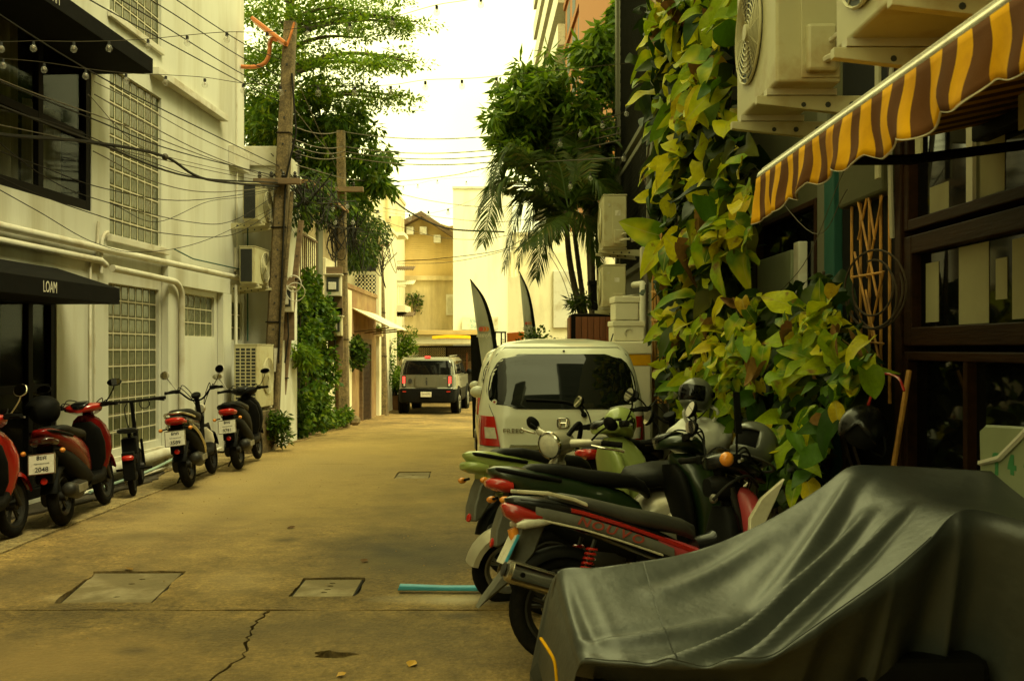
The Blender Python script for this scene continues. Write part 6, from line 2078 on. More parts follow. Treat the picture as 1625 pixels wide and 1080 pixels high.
def cables(t, x, z, wid, xe, ze):
    for k, (s_, dz) in enumerate(((-1, .10), (1, .12), (-1, .05), (1, .06))):
        a = Vector((x - .02, s_ * wid * (.55 + .1 * (k > 1)), z + .01))
        MB().tube(smooth_path([a, a + Vector((.09, -s_ * .03, dz * .5)), Vector((xe + .08, s_ * .06, (z + ze) / 2 + dz)), Vector((xe, s_ * .03, ze))], 5), .0055, 5).build('control_cable', wire_black, t, smooth=60)

def shock(t, a, b, m, r=.026):
    a, b = Vector(a), Vector(b)
    MB().tube([a, b], .011, 7).build('shock_absorber', dark_alloy, t)
    n, tn = 70, 8
    ax = (b - a).normalized()
    u = ax.orthogonal().normalized()
    w_ = ax.cross(u)
    pts = [a.lerp(b, .15 + .7 * i / n) + (u * math.cos(2 * math.pi * tn * i / n) + w_ * math.sin(2 * math.pi * tn * i / n)) * r for i in range(n + 1)]
    MB().tube(pts, .0065, 5).build('spring', m, t, smooth=60)

def turn_signal(t, loc, sy, m=amber_lens):
    MB().ball(loc, (.034, .024, .022), 10, 6).build('turn_signal', m, t, smooth=60)
    MB().tube([Vector(loc), Vector(loc) - Vector((-.02, sy * .07, -.01))], .009, 6).build('signal_stalk', black_plastic, t)

def scooter(lab, loc, heading, lean, paint, grp, lower=black_plastic, seat_m=seat_vinyl, cowl=True, naked=False, lines=None, mir=black_plastic, mround=True, fender_m=None, rack=None,
            top_case=None, tail_m=None, front_m=None, steer=0.0, mir_z=1.24, gl=1.0, shock_m=dark_alloy, mud=True, mud_m=None, front=None, cat='scooter', plate_tilt=R(-16), decal=None):
    t = thing('parked_scooter', lab, cat, loc, heading, grp, rx=lean)
    fx, Rr = 1.26, .265
    mwheel(t, 0, Rr, .10, dark_alloy)
    mwheel(t, fx, Rr, .085, dark_alloy, nsp=5)
    # rear bodywork, lower side cover, seat
    if naked:
        MB().loft(body([(-.33, .80, .06, .03), (-.28, .79, .115, .055), (-.12, .77, .125, .06), (.1, .74, .12, .06), (.4, .70, .11, .06), (.55, .66, .08, .05)], 3)).build('rear_body', paint, t, smooth=60)
        for s_ in (-1, 1): MB().tube(smooth_path([(-.12, s_ * .135, .72), (.10, s_ * .15, .62), (.32, s_ * .15, .46), (.46, s_ * .12, .36)], 5), .022, 8).build('frame_rail', rack or steel, t, smooth=60)
    else:
        MB().loft(body([(-.37, .875, .03, .014), (-.33, .865, .075, .038), (-.22, .825, .125, .075), (-.04, .765, .15, .105), (.16, .70, .158, .13), (.34, .63, .155, .15), (.48, .56, .14, .17), (.58, .50, .115, .16), (.63, .46, .07, .10)], 2.7)).build('rear_body', paint, t, smooth=60)
    MB().loft(body([(-.26, .72, .07, .05), (-.12, .66, .115, .08), (.06, .57, .14, .12), (.26, .47, .145, .13), (.46, .40, .135, .10), (.62, .34, .12, .07), (.72, .32, .09, .05)], 2.8)).build('side_cover', lower, t, smooth=60)
    MB().loft(body([(-.16, .865, .07, .020), (-.10, .875, .11, .036), (.05, .86, .138, .048), (.24, .815, .148, .054), (.40, .795, .142, .050), (.54, .78, .110, .044), (.62, .745, .08, .038), (.66, .70, .05, .03)], 3.0)).build('seat', seat_m, t, smooth=60)
    MB().tube(smooth_path([(.05, .145, .80), (-.15, .14, .84), (-.30, .09, .875), (-.335, 0, .88), (-.30, -.09, .875), (-.15, -.14, .84), (.05, -.145, .80)], 5), .014, 8).build('grab_rail', rack or black_plastic, t, smooth=60)
    # floor, spine and front apron
    MB().loft(body([(.52, .335, .12, .05), (.62, .325, .145, .05), (.84, .325, .15, .05), (.98, .37, .13, .06)], 4)).build('floorboard', black_plastic, t, smooth=50)
    fm = front_m or paint
    if naked:
        MB().tube(smooth_path([(.55, 0, .55), (.75, 0, .40), (.92, 0, .50), (.99, 0, .80)], 5), .035, 9).build('frame_tube', black_metal, t, smooth=60)
        MB().loft([plan(.98, 1.03, .10, .34), plan(.98, 1.05, .13, .44), plan(.96, 1.04, .12, .54), plan(.95, 1.01, .07, .60)]).build('front_apron', fm, t, smooth=55)
    else:
        MB().loft([plan(.96, 1.03, .10, .34, slope=.2), plan(.95, 1.08, .15, .44, slope=.1), plan(.93, 1.14, .185, .58), plan(.90, 1.15, .190, .70), plan(.86, 1.10, .165, .82), plan(.83, 1.04, .12, .90), plan(.83, .99, .06, .945)]).build('front_apron', fm, t, smooth=55)
        MB().loft([plan(.88, .95, .09, .36), plan(.86, .94, .16, .50), plan(.83, .925, .175, .66), plan(.80, .90, .15, .80), plan(.79, .86, .08, .88)]).build('inner_shield', lower, t, smooth=55)
        MB().loft(body([(1.09, .76, .10, .05), (1.135, .745, .085, .055), (1.165, .73, .05, .04)], 2.4)).build('headlight', clear_lens, t, smooth=50)
    if cowl:
        MB().loft(body([(.74, 1.005, .05, .030), (.79, 1.015, .13, .042), (.88, 1.02, .19, .048), (.97, 1.0, .155, .055), (1.04, .97, .085, .045), (1.075, .95, .03, .02)], 2.6)).build('handlebar_cowl', fm if cowl is True else cowl, t, smooth=60)
        MB().loft(body([(.735, 1.03, .05, .018), (.78, 1.055, .085, .02), (.86, 1.072, .075, .016), (.92, 1.07, .03, .008)], 3)).build('instrument', black_gloss, t, smooth=60)
    else:
        MB().tube([(.94, 0, .72), (.90, 0, 1.02)], .03, 10).build('steering_stem', black_metal, t)
        MB().lathe([(.02, -.03), (.055, -.02), (.06, .01), (.052, .02)], (.88, 0, 1.03), (-.5, 0, 1), 16).build('instrument', black_plastic, t, smooth=50)
        MB().lathe([(.055, 0), (.07, .04), (.06, .07), (.02, .08)], (.98, 0, .86), (1, 0, 0), 16).build('headlight', clear_lens, t, smooth=50)
    zb = 1.035 if cowl else 1.10
    bars(t, .87, zb, .345, .90, zb - .05 if cowl else .98)
    for s_ in (-1, 1): mirror(t, s_, (.87, s_ * .22, zb + .01), (.84, s_ * .335, mir_z), mir, mround, .056 if mround else .052, pitch=R(24) * gl)
    cables(t, .90, zb, .345, .96, .62 if not cowl else .80)
    # fork, mudguards, engine, exhaust
    fk = MB()
    for s_ in (-1, 1): fk.tube([(.99, s_ * .075, .66), (fx, s_ * .075, Rr)], .020, 8)
    fk.tube([(.99, -.09, .64), (.99, .09, .64)], .022, 8)
    fk.build('fork', dark_alloy, t, smooth=50)
    fender(t, fx, Rr, R(20), R(165), .075, fender_m or fm, 'front_mudguard')
    fender(t, 0, Rr, R(70), R(168), .075, black_plastic, 'rear_mudguard', off=.035)
    e = MB()
    e.loft([rring(x, z, hy, hz, yc=.105, e=3) for x, z, hy, hz in ((-.10, .27, .035, .06), (-.05, .275, .05, .09), (.10, .27, .055, .085), (.30, .265, .055, .08), (.42, .27, .05, .07), (.46, .27, .03, .05))])
    e.loft([rring(x, z, hy, hz, yc=-.04, e=3) for x, z, hy, hz in ((.10, .31, .06, .06), (.2, .32, .08, .09), (.38, .32, .08, .09), (.46, .31, .06, .06))])
    e.build('engine', dark_alloy, t, smooth=50)
    x_ = MB()
    x_.lathe([(.02, -.01), (.05, 0), (.066, .03), (.070, .28), (.056, .33), (.024, .36), (.018, .42)], (-.29, -.17, .35), (.40, .03, -.075), 16)
    x_.build('exhaust', dark_alloy, t, smooth=50)
    MB().box(-.20, .05, -.235, -.226, .30, .37).build('heat_shield', alloy, t, bevel=.006)
    MB().lathe([(.026, 0), (.020, .004)], (-.278, -.165, .337), (-1, -.07, .18), 12).build('exhaust_outlet', ink, t)
    shock(t, (-.02, .12, .30), (.08, .11, .64), shock_m)
    MB().tube([(.5, .1, .26), (.42, .24, .02)], .011, 6).build('side_stand', black_metal, t)
    # tail: lamp, signals, mudflap with the plate
    MB().loft(body([(-.385, .80, .05, .016), (-.365, .80, .090, .032), (-.31, .79, .112, .044), (-.24, .775, .122, .040)], 2.8)).build('tail_light', tail_m or red_lens, t, smooth=50)
    for s_ in (-1, 1): turn_signal(t, (-.31, s_ * .165, .70), s_)
    if mud:
        MB().prism([(-.24, .74), (-.10, .72), (-.20, .56), (-.30, .44), (-.335, .42), (-.355, .43), (-.345, .52), (-.30, .64)], -.075, .075, 'xz', .01).build('mudflap', mud_m or black_plastic, t, smooth=40)
        if lines: plate(t, (-.372, 0, .60), plate_tilt, lines)
        MB().lathe([(.03, 0), (.03, .012), (.02, .016)], (-.352, 0, .445), (-1, 0, .3), 12).build('reflector', red_lens, t)
    if decal:
        for s_ in (-1, 1):
            text('lettering', decal[0], decal[1], decal[2], t, (.17, s_ * .1525, .70), (R(90), 0, R(0 if s_ < 0 else 180)), extrude=.002, shear=.25)
    return t

smoked = mat('smoked_lens', (.035, .008, .006), .15, noise=.1, coat=.5)
GL = 'scooters parked along the white building'
GR = 'motorbikes parked nose in to the shop house'
def ln(a, b): return [(a, .054, .052), ('กรุงเทพมหานคร', .004, .020), (b, -.050, .058)]
scooter('glossy bright red scooter cut off by the left edge of the picture', (-4.20, 7.22, .012), R(92), R(-4), red_paint, GL, mir=chrome, lines=ln('3กข', '1175'), front_m=red_paint)
scooter('dark red scooter with black helmet and number plate 2048, in front of the dark shopfront', (-4.06, 9.02, .012), R(96), R(-6), deep_red, GL, lines=ln('8ขศ', '2048'), mround=False, front_m=deep_red, cowl=red_paint, lower=black_plastic, tail_m=smoked)
scooter('black naked handlebar scooter with silver grab rail and number plate 3589', (-3.74, 11.55, .012), R(95), R(-7), black_gloss, GL, naked=True, cowl=False, lines=ln('6กก', '3589'), rack=steel, mir=alloy, mir_z=1.32, front_m=cream_plastic, fender_m=black_plastic)
scooter('black scooter with number plate 9781 in front of the big ground air conditioner', (-3.63, 13.25, .012), R(93), R(-7), black_plastic, GL, lines=ln('8กร', '9781'), mir=alloy, mround=False, mir_z=1.26)

def helmet(name, lab, loc, rot, m, open_=True, jet=False, sc=1.0, visor=None, trim=None):
    t = thing(name, lab, 'helmet', loc, 0)
    t.rotation_euler = rot
    n, k = 28, 18
    V, idx, Fc = [], {}, []
    rx, ry, rz = .145 * sc, .115 * sc, .13 * sc
    for i in range(k + 1):
        la = -math.pi / 2 * .62 + (math.pi / 2 * 1.62) * i / k
        for j in range(n):
            lo = 2 * math.pi * j / n
            idx[i, j] = len(V)
            s_ = 1 + .06 * math.cos(lo) * (1 if math.sin(la) < .2 else 0)
            V.append((rx * math.cos(la) * math.cos(lo) * s_, ry * math.cos(la) * math.sin(lo), rz * math.sin(la)))
    for i in range(k):
        for j in range(n):
            la = -math.pi / 2 * .62 + (math.pi / 2 * 1.62) * (i + .5) / k
            lo = 2 * math.pi * (j + .5) / n
            lo = lo - 2 * math.pi if lo > math.pi else lo
            face = abs(lo) < 1.02 and (-.42 if not jet else -2) < la < .42
            if face: continue
            Fc.append((idx[i, j], idx[i, (j + 1) % n], idx[i + 1, (j + 1) % n], idx[i + 1, j]))
    s_ = MB().add(V, Fc).build('shell', m, t, smooth=70)
    so = s_.modifiers.new('thick', 'SOLIDIFY')
    so.thickness = .014
    MB().ball((-.01 * sc, 0, 0), (rx * .86, ry * .86, rz * .88), 16, 10).build('lining', black_cloth, t, smooth=60)
    if visor:
        vv, vf = [], []
        for i in range(7):
            la = -.34 + .80 * i / 6
            for j in range(13):
                lo = -1.08 + 2.16 * j / 12
                vv.append((rx * 1.07 * math.cos(la) * math.cos(lo), ry * 1.06 * math.cos(la) * math.sin(lo), rz * 1.04 * math.sin(la)))
        for i in range(6):
            for j in range(12): vf.append((i * 13 + j, i * 13 + j + 1, (i + 1) * 13 + j + 1, (i + 1) * 13 + j))
        v_ = MB().add(vv, vf).build('visor', visor, t, smooth=80)
        if open_:
            v_.rotation_euler = (0, R(-42), 0)
        for sy in (-1, 1): MB().lathe([(.024 * sc, 0), (.022 * sc, .008)], (.0, sy * (ry + .012), .01), (0, sy, 0), 12).build('visor_screw', black_plastic, t)
    if trim:
        MB().tube([(rx * .99 * math.cos(a) * .97 - .0, ry * 1.03 * math.sin(a), -rz * .80 + .0) for a in [2 * math.pi * i / 24 for i in range(25)]], .008, 5).build('rim_trim', trim, t, smooth=60)
    for sy in (-1, 1): MB().tube(smooth_path([(-.01, sy * ry * .8, -rz * .7), (0.01, sy * .05, -rz * 1.15), (.015, sy * .01, -rz * 1.35)], 4), .005, 5).build('strap', black_cloth, t)
    return t
helmet('helmet', 'black open face helmet hung on the dark red scooter by the shopfront', P(68, 652, 9.55), (0, R(10), R(200)), black_plastic, visor=None, jet=True, sc=1.15)

# small folding electric bike between the scooters
eb = thing('electric_bike', 'small black folding electric bike with a wide straight handlebar between two scooters', 'electric bike', (-4.13, 10.87, .012), R(106), GL, rx=R(-5))
eb.scale = (1.12, 1.12, 1.08)
mwheel(eb, 0, .20, .055, dark_alloy)
mwheel(eb, .88, .20, .055, dark_alloy)
MB().tube(smooth_path([(0, 0, .22), (.16, 0, .34), (.46, 0, .30), (.70, 0, .42), (.76, 0, .60)], 5), .028, 8).build('frame', black_metal, eb, smooth=60)
MB().tube([(.20, 0, .34), (.10, 0, .62)], .017, 8).build('seat_post', black_metal, eb)
MB().loft(body([(-.09, .66, .09, .02), (-.02, .66, .10, .03), (.10, .655, .06, .028), (.20, .65, .025, .02)], 2.6)).build('saddle', seat_vinyl, eb, smooth=60)
MB().tube([(.74, 0, .45), (.66, 0, .92)], .020, 8).build('steering_stem', black_metal, eb)
MB().tube([(.64, .33, .93), (.66, 0, .92), (.64, -.33, .93)], .014, 8).build('handlebar', black_metal, eb)
for s_ in (-1, 1):
    MB().tube([(.64, s_ * .34, .93), (.645, s_ * .22, .928)], .019, 8).build('grip', tyre, eb)
    MB().tube(smooth_path([(.68, s_ * .20, .92), (.70, s_ * .26, .91), (.68, s_ * .32, .90)], 4), .007, 5).build('lever', black_metal, eb)
    MB().tube([(.78, s_ * .05, .5), (.88, s_ * .05, .20)], .014, 6).build('fork', black_metal, eb)
MB().tube(smooth_path([(.68, .05, .90), (.80, .09, .82), (.82, .06, .6), (.78, 0, .45)], 5), .006, 5).build('brake_cable', wire_black, eb)
MB().torus((.72, -.12, .88), (1, .3, 0), .05, .005, 18, 4).build('brake_cable', wire_black, eb)
fender(eb, 0, .20, R(50), R(185), .05, black_plastic, 'mudguard')
bx('battery_box', black_plastic, eb, -.02, .22, -.07, .07, .42, .58, .012)
MB().loft(body([(-.265, .40, .025, .012), (-.25, .405, .055, .026), (-.21, .41, .055, .028)], 3)).build('tail_light', red_lens, eb, smooth=50)
MB().loft([[(-.215, y, z) for y, z in ((-.03, .24), (.03, .24), (.03, .32), (-.03, .32))], [(-.235, y, z) for y, z in ((-.03, .24), (.03, .24), (.03, .32), (-.03, .32))]]).build('reflector', red_lens, eb)
MB().box(-.24, -.10, -.055, .055, .18, .46).build('rear_guard', black_plastic, eb, bevel=.01)
for s_ in (-1, 1): MB().tube([(.30, s_ * .05, .24), (.30, s_ * .17, .235)], .014, 6).build('pedal', tyre, eb)

# ---- right-hand row
scooter('dark green and black scooter with a red tail lamp, second bike from the covered one', (.24, 6.02, 0), R(15), R(-8), dark_green, GR, lines=None, mir=black_plastic, mround=True, mir_z=1.20, mud_m=grey_plastic, fender_m=dark_green, decal=None)
scooter('light green retro scooter with green helmet, tail nearest the white van bumper', (.04, 7.0, 0), R(30), R(-7), green_paint, GR, tail_m=green_paint, mir=black_plastic, mround=True, mir_z=1.24, lower=green_paint, mud_m=grey_plastic, cowl=True)
scooter('dark scooter with exposed handlebar loaded with a plastic bag and grey helmet, beside the vine', (.85, 7.95, 0), R(48), R(-5), black_plastic, GR, naked=True, cowl=False, mir=black_metal, mir_z=1.22)

# silver vintage scooter, headlight towards the lane
vs_ = thing('vintage_scooter', 'silver vintage scooter with round headlight and chrome, facing the lane', 'scooter', (1.14, 6.72, -.02), R(196), GR, rx=R(-9))
t = vs_
mwheel(t, 0, .24, .09, alloy)
mwheel(t, 1.22, .24, .085, alloy)
MB().loft(body([(-.34, .50, .05, .10), (-.30, .52, .12, .15), (-.12, .55, .19, .20), (.10, .56, .205, .21), (.28, .53, .17, .19), (.42, .45, .11, .12), (.48, .38, .09, .06)], 2.4)).build('rear_body', silver_paint, t, smooth=60)
for s_ in (-1, 1):
    MB().loft([rring(x, z, hy, hz, yc=s_ * .17, e=2.2) for x, z, hy, hz in ((-.28, .48, .03, .06), (-.20, .49, .07, .12), (0, .50, .085, .15), (.18, .50, .07, .13), (.28, .48, .03, .07))]).build('side_cowl', silver_paint, t, smooth=60)
MB().loft(body([(-.30, .80, .10, .02), (-.26, .815, .135, .055), (-.05, .82, .15, .065), (.22, .815, .15, .065), (.42, .80, .12, .055), (.47, .78, .07, .03)], 4)).build('seat', black_gloss if False else seat_vinyl, t, smooth=50)
MB().tube(smooth_path([(.06, .16, .80), (.05, .175, .86), (-.16, .175, .86), (-.17, .16, .80)], 4), .010, 7).build('grab_rail', chrome, t, smooth=60)
MB().tube(smooth_path([(.06, -.16, .80), (.05, -.175, .86), (-.16, -.175, .86), (-.17, -.16, .80)], 4), .010, 7).build('grab_rail', chrome, t, smooth=60)
MB().loft(body([(.44, .30, .15, .035), (.6, .29, .17, .03), (.86, .30, .17, .03), (.94, .34, .16, .04)], 5)).build('floorboard', silver_paint, t, smooth=50)
MB().loft([plan(.93, .97, .16, .34), plan(.95, 1.01, .19, .5), plan(.945, 1.015, .20, .66), plan(.92, .985, .19, .80), plan(.89, .95, .13, .90), plan(.88, .93, .06, .93)]).build('front_shield', silver_paint, t, smooth=55)
MB().tube([(1.20, 0, .36), (1.04, 0, .62), (.90, 0, 1.0)], .035, 10).build('steering_column', silver_paint, t, smooth=50)
fender(t, 1.22, .24, R(10), R(172), .085, silver_paint, 'front_mudguard', off=.03)
STEER = Matrix.Translation((.93, 0, 0)) @ Matrix.Rotation(R(36), 4, 'Z') @ Matrix.Translation((-.93, 0, 0))
def SM():
    mb = MB()
    mb.M = STEER
    return mb
SM().loft(body([(.80, 1.02, .05, .05), (.86, 1.04, .085, .07), (.95, 1.045, .09, .075), (1.01, 1.045, .075, .07)], 2.3)).build('headset', silver_paint, t, smooth=60)
SM().lathe([(.078, 0), (.088, .01), (.086, .025), (.078, .03)], (1.005, 0, 1.045), (1, 0, -.05), 24, cap=False).build('headlight_rim', chrome, t, smooth=50)
SM().lathe([(.078, .022), (.06, .034), (.03, .042), (.001, .045)], (1.005, 0, 1.045), (1, 0, -.05), 24).build('headlight', clear_lens, t, smooth=50)
for s_ in (-1, 1):
    SM().tube([(.90, s_ * .07, 1.05), (.86, s_ * .20, 1.07), (.80, s_ * .25, 1.07)], [.03, .024, .02], 9).build('handlebar', silver_paint, t, smooth=50)
    SM().tube([(.81, s_ * .245, 1.07), (.74, s_ * .36, 1.065)], .019, 9).build('grip', tyre if s_ > 0 else black_plastic, t)
    SM().tube(smooth_path([(.88, s_ * .22, 1.06), (.86, s_ * .30, 1.055), (.78, s_ * .40, 1.04)], 4), [.007] * 8 + [.011], 6).build('lever', chrome, t, smooth=60)
    mirror(t, s_, (.86, s_ * .2, 1.08), (.80, s_ * .30, 1.20 if s_ > 0 else 1.10), black_plastic, True, .05, pitch=R(25), pre=STEER)
SM().tube(smooth_path([(.92, .05, 1.08), (.80, .06, 1.16), (.74, .04, 1.10), (.76, .03, .98)], 5), .016, 7).build('cable_loom', black_plastic, t, smooth=60)
e = MB()
e.loft([rring(x, z, hy, hz, yc=-.08, e=3) for x, z, hy, hz in ((-.12, .26, .05, .07), (.0, .27, .08, .10), (.25, .26, .08, .08), (.32, .26, .05, .05))])
e.build('engine', alloy, t, smooth=50)
MB().loft(body([(-.37, .56, .03, .03), (-.355, .565, .05, .045), (-.33, .57, .055, .05)], 3)).build('tail_light', red_lens, t, smooth=50)
MB().lathe([(.05, 0), (.052, .2), (.03, .24)], (-.15, -.12, .2), (1, 0, 0), 12).build('exhaust', steel, t, smooth=50)
MB().tube([(.46, .12, .28), (.40, .24, .0)], .012, 6).build('side_stand', black_metal, t)

# nearest uncovered bike: slim black, red and grey step-through
nb_ = thing('step_through_motorbike', 'black grey and red step-through motorbike with lettered side panel, nearest uncovered bike', 'motorbike', (.26, 5.10, 0), R(13), GR, rx=R(-7))
t = nb_
Rr = .275
mwheel(t, 0, Rr, .085, dark_alloy)
mwheel(t, 1.27, Rr, .08, dark_alloy)
MB().loft(body([(-.28, .83, .025, .014), (-.24, .825, .06, .030), (-.10, .79, .095, .055), (.08, .74, .115, .075), (.26, .68, .125, .085), (.46, .60, .125, .085), (.64, .52, .12, .075), (.80, .46, .10, .06)], 2.6)).build('rear_body', black_gloss, t, smooth=60)
# stripes and panels standing proud along the right and left flanks
def flank(name, m, pts, y0, y1, bv=.003):
    for s_ in (-1, 1):
        MB().prism(pts, s_ * y0, s_ * y1, 'xz', bv).build(name, m, t, smooth=30)
def ribbon(name, m, top, bot, xs, yfun, th=.008):
    for s_ in (-1, 1):
        rings = []
        for x in xs:
            y = yfun(x)
            zt, zb_ = top(x), bot(x)
            rings.append([(x, s_ * y, zt), (x, s_ * (y + th), (zt * .8 + zb_ * .2)), (x, s_ * (y + th), (zt * .2 + zb_ * .8)), (x, s_ * y, zb_), (x, s_ * (y - .02), zb_), (x, s_ * (y - .02), zt)])
        MB().loft(rings).build(name, m, t, smooth=50)
def lerp_tab(tab):
    def f(x):
        for i in range(len(tab) - 1):
            if x <= tab[i + 1][0]:
                k = (x - tab[i][0]) / (tab[i + 1][0] - tab[i][0])
                return tab[i][1] + (tab[i + 1][1] - tab[i][1]) * k
        return tab[-1][1]
    return f
yw = lerp_tab([(-.3, .045), (-.1, .095), (.1, .12), (.3, .132), (.6, .135), (.9, .125)])
xs = [-.14 + .06 * i for i in range(17)]
cz = lerp_tab([(-.3, .825), (-.1, .785), (.1, .735), (.3, .668), (.5, .595), (.7, .515), (.9, .44)])
ribbon('red_stripe', red_paint, lambda x: cz(x) + .034, lambda x: cz(x) + .010 - .02 * max(0, x - .4), [x for x in xs if x > .02], yw)
ribbon('grey_panel', grey_plastic, lambda x: cz(x) + .004, lambda x: cz(x) - .05, xs[:13], yw, .006)
ribbon('cream_line', cream_plastic, lambda x: cz(x) - .054, lambda x: cz(x) - .066, xs[:12], yw, .004)
rp = MB()
MB().loft([rring(x, z, hy, hz, e=3) for x, z, hy, hz in ((.50, .60, .137, .035), (.62, .545, .142, .055), (.74, .49, .142, .065), (.84, .45, .13, .05))]).build('red_side_panel', pink_red, t, smooth=50)
for s_ in (-1, 1):
    for k, ch in enumerate('NOUVO'):
        x = .10 + .070 * k
        text('lettering', ch, .062, red_ink, t, (x, s_ * (yw(x) + .0075), cz(x) - .023), (R(90), R(20) if s_ < 0 else R(-20), R(0 if s_ < 0 else 180)), sx=1.35, extrude=.002, shear=.2, bold=.001)
MB().loft(body([(-.06, .835, .055, .016), (.02, .83, .09, .03), (.16, .79, .115, .042), (.34, .735, .125, .050), (.50, .70, .115, .050), (.66, .665, .085, .045), (.74, .63, .05, .04)], 3)).build('seat', grey_vinyl, t, smooth=60)
for s_ in (-1, 1): MB().loft([[(x, s_ * (.085 + .02 * (i > 0)) + dy, z + dz) for dy, dz in ((-.012, -.010), (.012, -.010), (.012, .010), (-.012, .010))] for i, (x, z) in enumerate(((-.23, .875), (-.08, .862), (.06, .825), (.13, .795)))]).build('grab_rail', cream_plastic, t, bevel=.006)
MB().loft(body([(-.30, .80, .03, .012), (-.285, .785, .06, .036), (-.23, .765, .082, .055), (-.15, .745, .094, .040), (-.10, .745, .098, .02)], 2.4)).build('tail_light', red_paint, t, smooth=50)
for s_ in (-1, 1):
    MB().loft([rring(x, z, hy, hz, yc=s_ * .075, e=2.4) for x, z, hy, hz in ((-.24, .705, .012, .012), (-.20, .71, .026, .026), (-.12, .715, .028, .022), (-.06, .715, .01, .01))]).build('turn_signal', clear_lens, t, smooth=50)
MB().lathe([(.028, -.03), (.032, 0), (.026, .035)], (-.235, 0, .655), (-.4, 0, 1), 12).build('plate_lamp', amber_lens, t, smooth=50)
MB().prism([(-.20, .72), (-.08, .70), (-.14, .56), (-.25, .44), (-.40, .33), (-.44, .30), (-.42, .34), (-.27, .52)], -.045, .045, 'xz', .010).build('mudflap', grey_plastic, t, smooth=40)
pp = MB().box(-.10, .10, -.002, .002, -.08, .08).build('licence_plate', plate_white, t, loc=(-.275, 0, .585), rot=(R(-28), 0, R(-90)), bevel=.002)
bx('plate_edge', blue_plastic, pp, .085, .104, -.006, .006, -.085, .085, .002)
fender(t, 0, Rr, R(60), R(150), .062, black_plastic, 'rear_mudguard', off=.03)
# exhaust with steel heat guard, red spring, cream footrest hanger
MB().lathe([(.02, 0), (.052, .015), (.058, .05), (.058, .36), (.040, .42), (.02, .50)], (-.33, -.165, .50), (.46, .02, -.16), 18).build('exhaust', steel, t, smooth=50)
hs = MB()
hs.M = Matrix.Translation((-.33, -.165, .50)) @ Vector((.46, .02, -.16)).to_track_quat('X', 'Z').to_matrix().to_4x4()
hs.loft([[(x, -.052 - .014 * math.cos(a * 1.2), .055 * math.sin(a)) for a in (-.9, -.45, 0, .45, .9)] + [(x, -.046 - .014 * math.cos(a * 1.2), .052 * math.sin(a)) for a in (.9, .45, 0, -.45, -.9)] for x in (.03, .36)])
hs.build('heat_guard', chrome, t, smooth=50)
for k in (.08, .31):
    b_ = MB()
    b_.M = hs.M
    b_.lathe([(.014, 0), (.012, .007)], (k, -.068, .0), (0, -1, 0), 10)
    b_.build('bolt', black_metal, t)
MB().lathe([(.040, 0), (.030, .006)], (-.333, -.165, .501), (-.46, -.02, .16), 14).build('exhaust_outlet', ink, t)
MB().tube(smooth_path([(.13, -.155, .33), (.32, -.14, .19), (.55, -.06, .22), (.60, 0, .30)], 5), .018, 8).build('exhaust_pipe', steel, t, smooth=60)
shock(t, (.06, -.12, .36), (.16, -.115, .62), red_paint, .028)
shock(t, (.06, .12, .36), (.16, .115, .62), red_paint, .028)
sw_ = MB()
for s_ in (-1, 1): sw_.tube([(0, s_ * .095, Rr), (.45, s_ * .09, .30)], .022, 8)
sw_.build('swingarm', dark_alloy, t, smooth=50)
for s_ in (-1, 1):
    MB().prism([(.26, .40), (.44, .47), (.60, .47), (.64, .43), (.56, .42), (.50, .38), (.42, .32), (.36, .31), (.37, .37), (.30, .37)], s_ * .135, s_ * .155, 'xz', .004).build('footrest_hanger', cream_plastic, t, smooth=30)
    MB().tube([(.40, s_ * .15, .33), (.38, s_ * .25, .33)], .014, 7).build('footrest', tyre, t)
e = MB().loft([rring(x, z, hy, hz, e=3) for x, z, hy, hz in ((.30, .30, .08, .08), (.42, .31, .11, .11), (.62, .30, .11, .10), (.72, .31, .08, .07))])
e.build('engine', dark_alloy, t, smooth=50)
MB().loft(body([(.74, .50, .10, .10), (.84, .50, .09, .12), (.94, .58, .08, .12), (1.0, .68, .08, .10)], 2.8)).build('spine', black_gloss, t, smooth=60)
MB().loft([plan(.96, 1.04, .15, .36, slope=.2), plan(.98, 1.10, .18, .50), plan(.99, 1.13, .18, .64), plan(.98, 1.13, .15, .74), plan(.97, 1.10, .11, .82), plan(.97, 1.06, .06, .86)]).build('leg_shield', pink_red, t, smooth=55)
MB().loft([plan(.82, .975, .12, .36), plan(.83, .985, .16, .48), plan(.85, .985, .165, .60), plan(.87, .98, .13, .70), plan(.88, .97, .08, .76)]).build('inner_shield', black_plastic, t, smooth=55)
for s_ in (-1, 1): MB().prism([(.88, .50), (.98, .60), (.99, .70), (1.06, .80), (1.20, .90), (1.14, .78), (1.07, .66), (1.16, .68), (1.08, .58), (1.0, .46)], s_ * .165, s_ * .195, 'xz', .006).build('shield_flare', cream_plastic, t, smooth=30)
MB().loft(body([(.84, .99, .05, .035), (.90, 1.0, .12, .05), (1.0, .98, .15, .06), (1.10, .94, .11, .06), (1.17, .90, .05, .03)], 2.5)).build('headlight_cowl', black_gloss, t, smooth=60)
bars(t, .92, 1.01, .34, .95, .99)
cables(t, .93, 1.01, .34, 1.0, .70)
MB().lathe([(.034, 0), (.038, .02), (.026, .04), (.012, .045)], (.80, -.345, 1.01), (-.2, -1, 0), 12).build('bar_end', amber_lens, t, smooth=50)
mirror(t, 1, (.93, .2, 1.03), (.91, .33, 1.20), black_plastic, False, .055)
mb = MB()
mb.tube([(.93, -.2, 1.02), (.92, -.24, 1.22)], .006, 6)
mb.build('mirror_stem', black_metal, t)
MB().loft([[(x, -.245 + dy, z) for dy, z in ((-.006, 1.14), (.006, 1.14), (.004, 1.36), (-.004, 1.36))] for x in (.905, .945)]).build('mirror', black_plastic, t, bevel=.004)
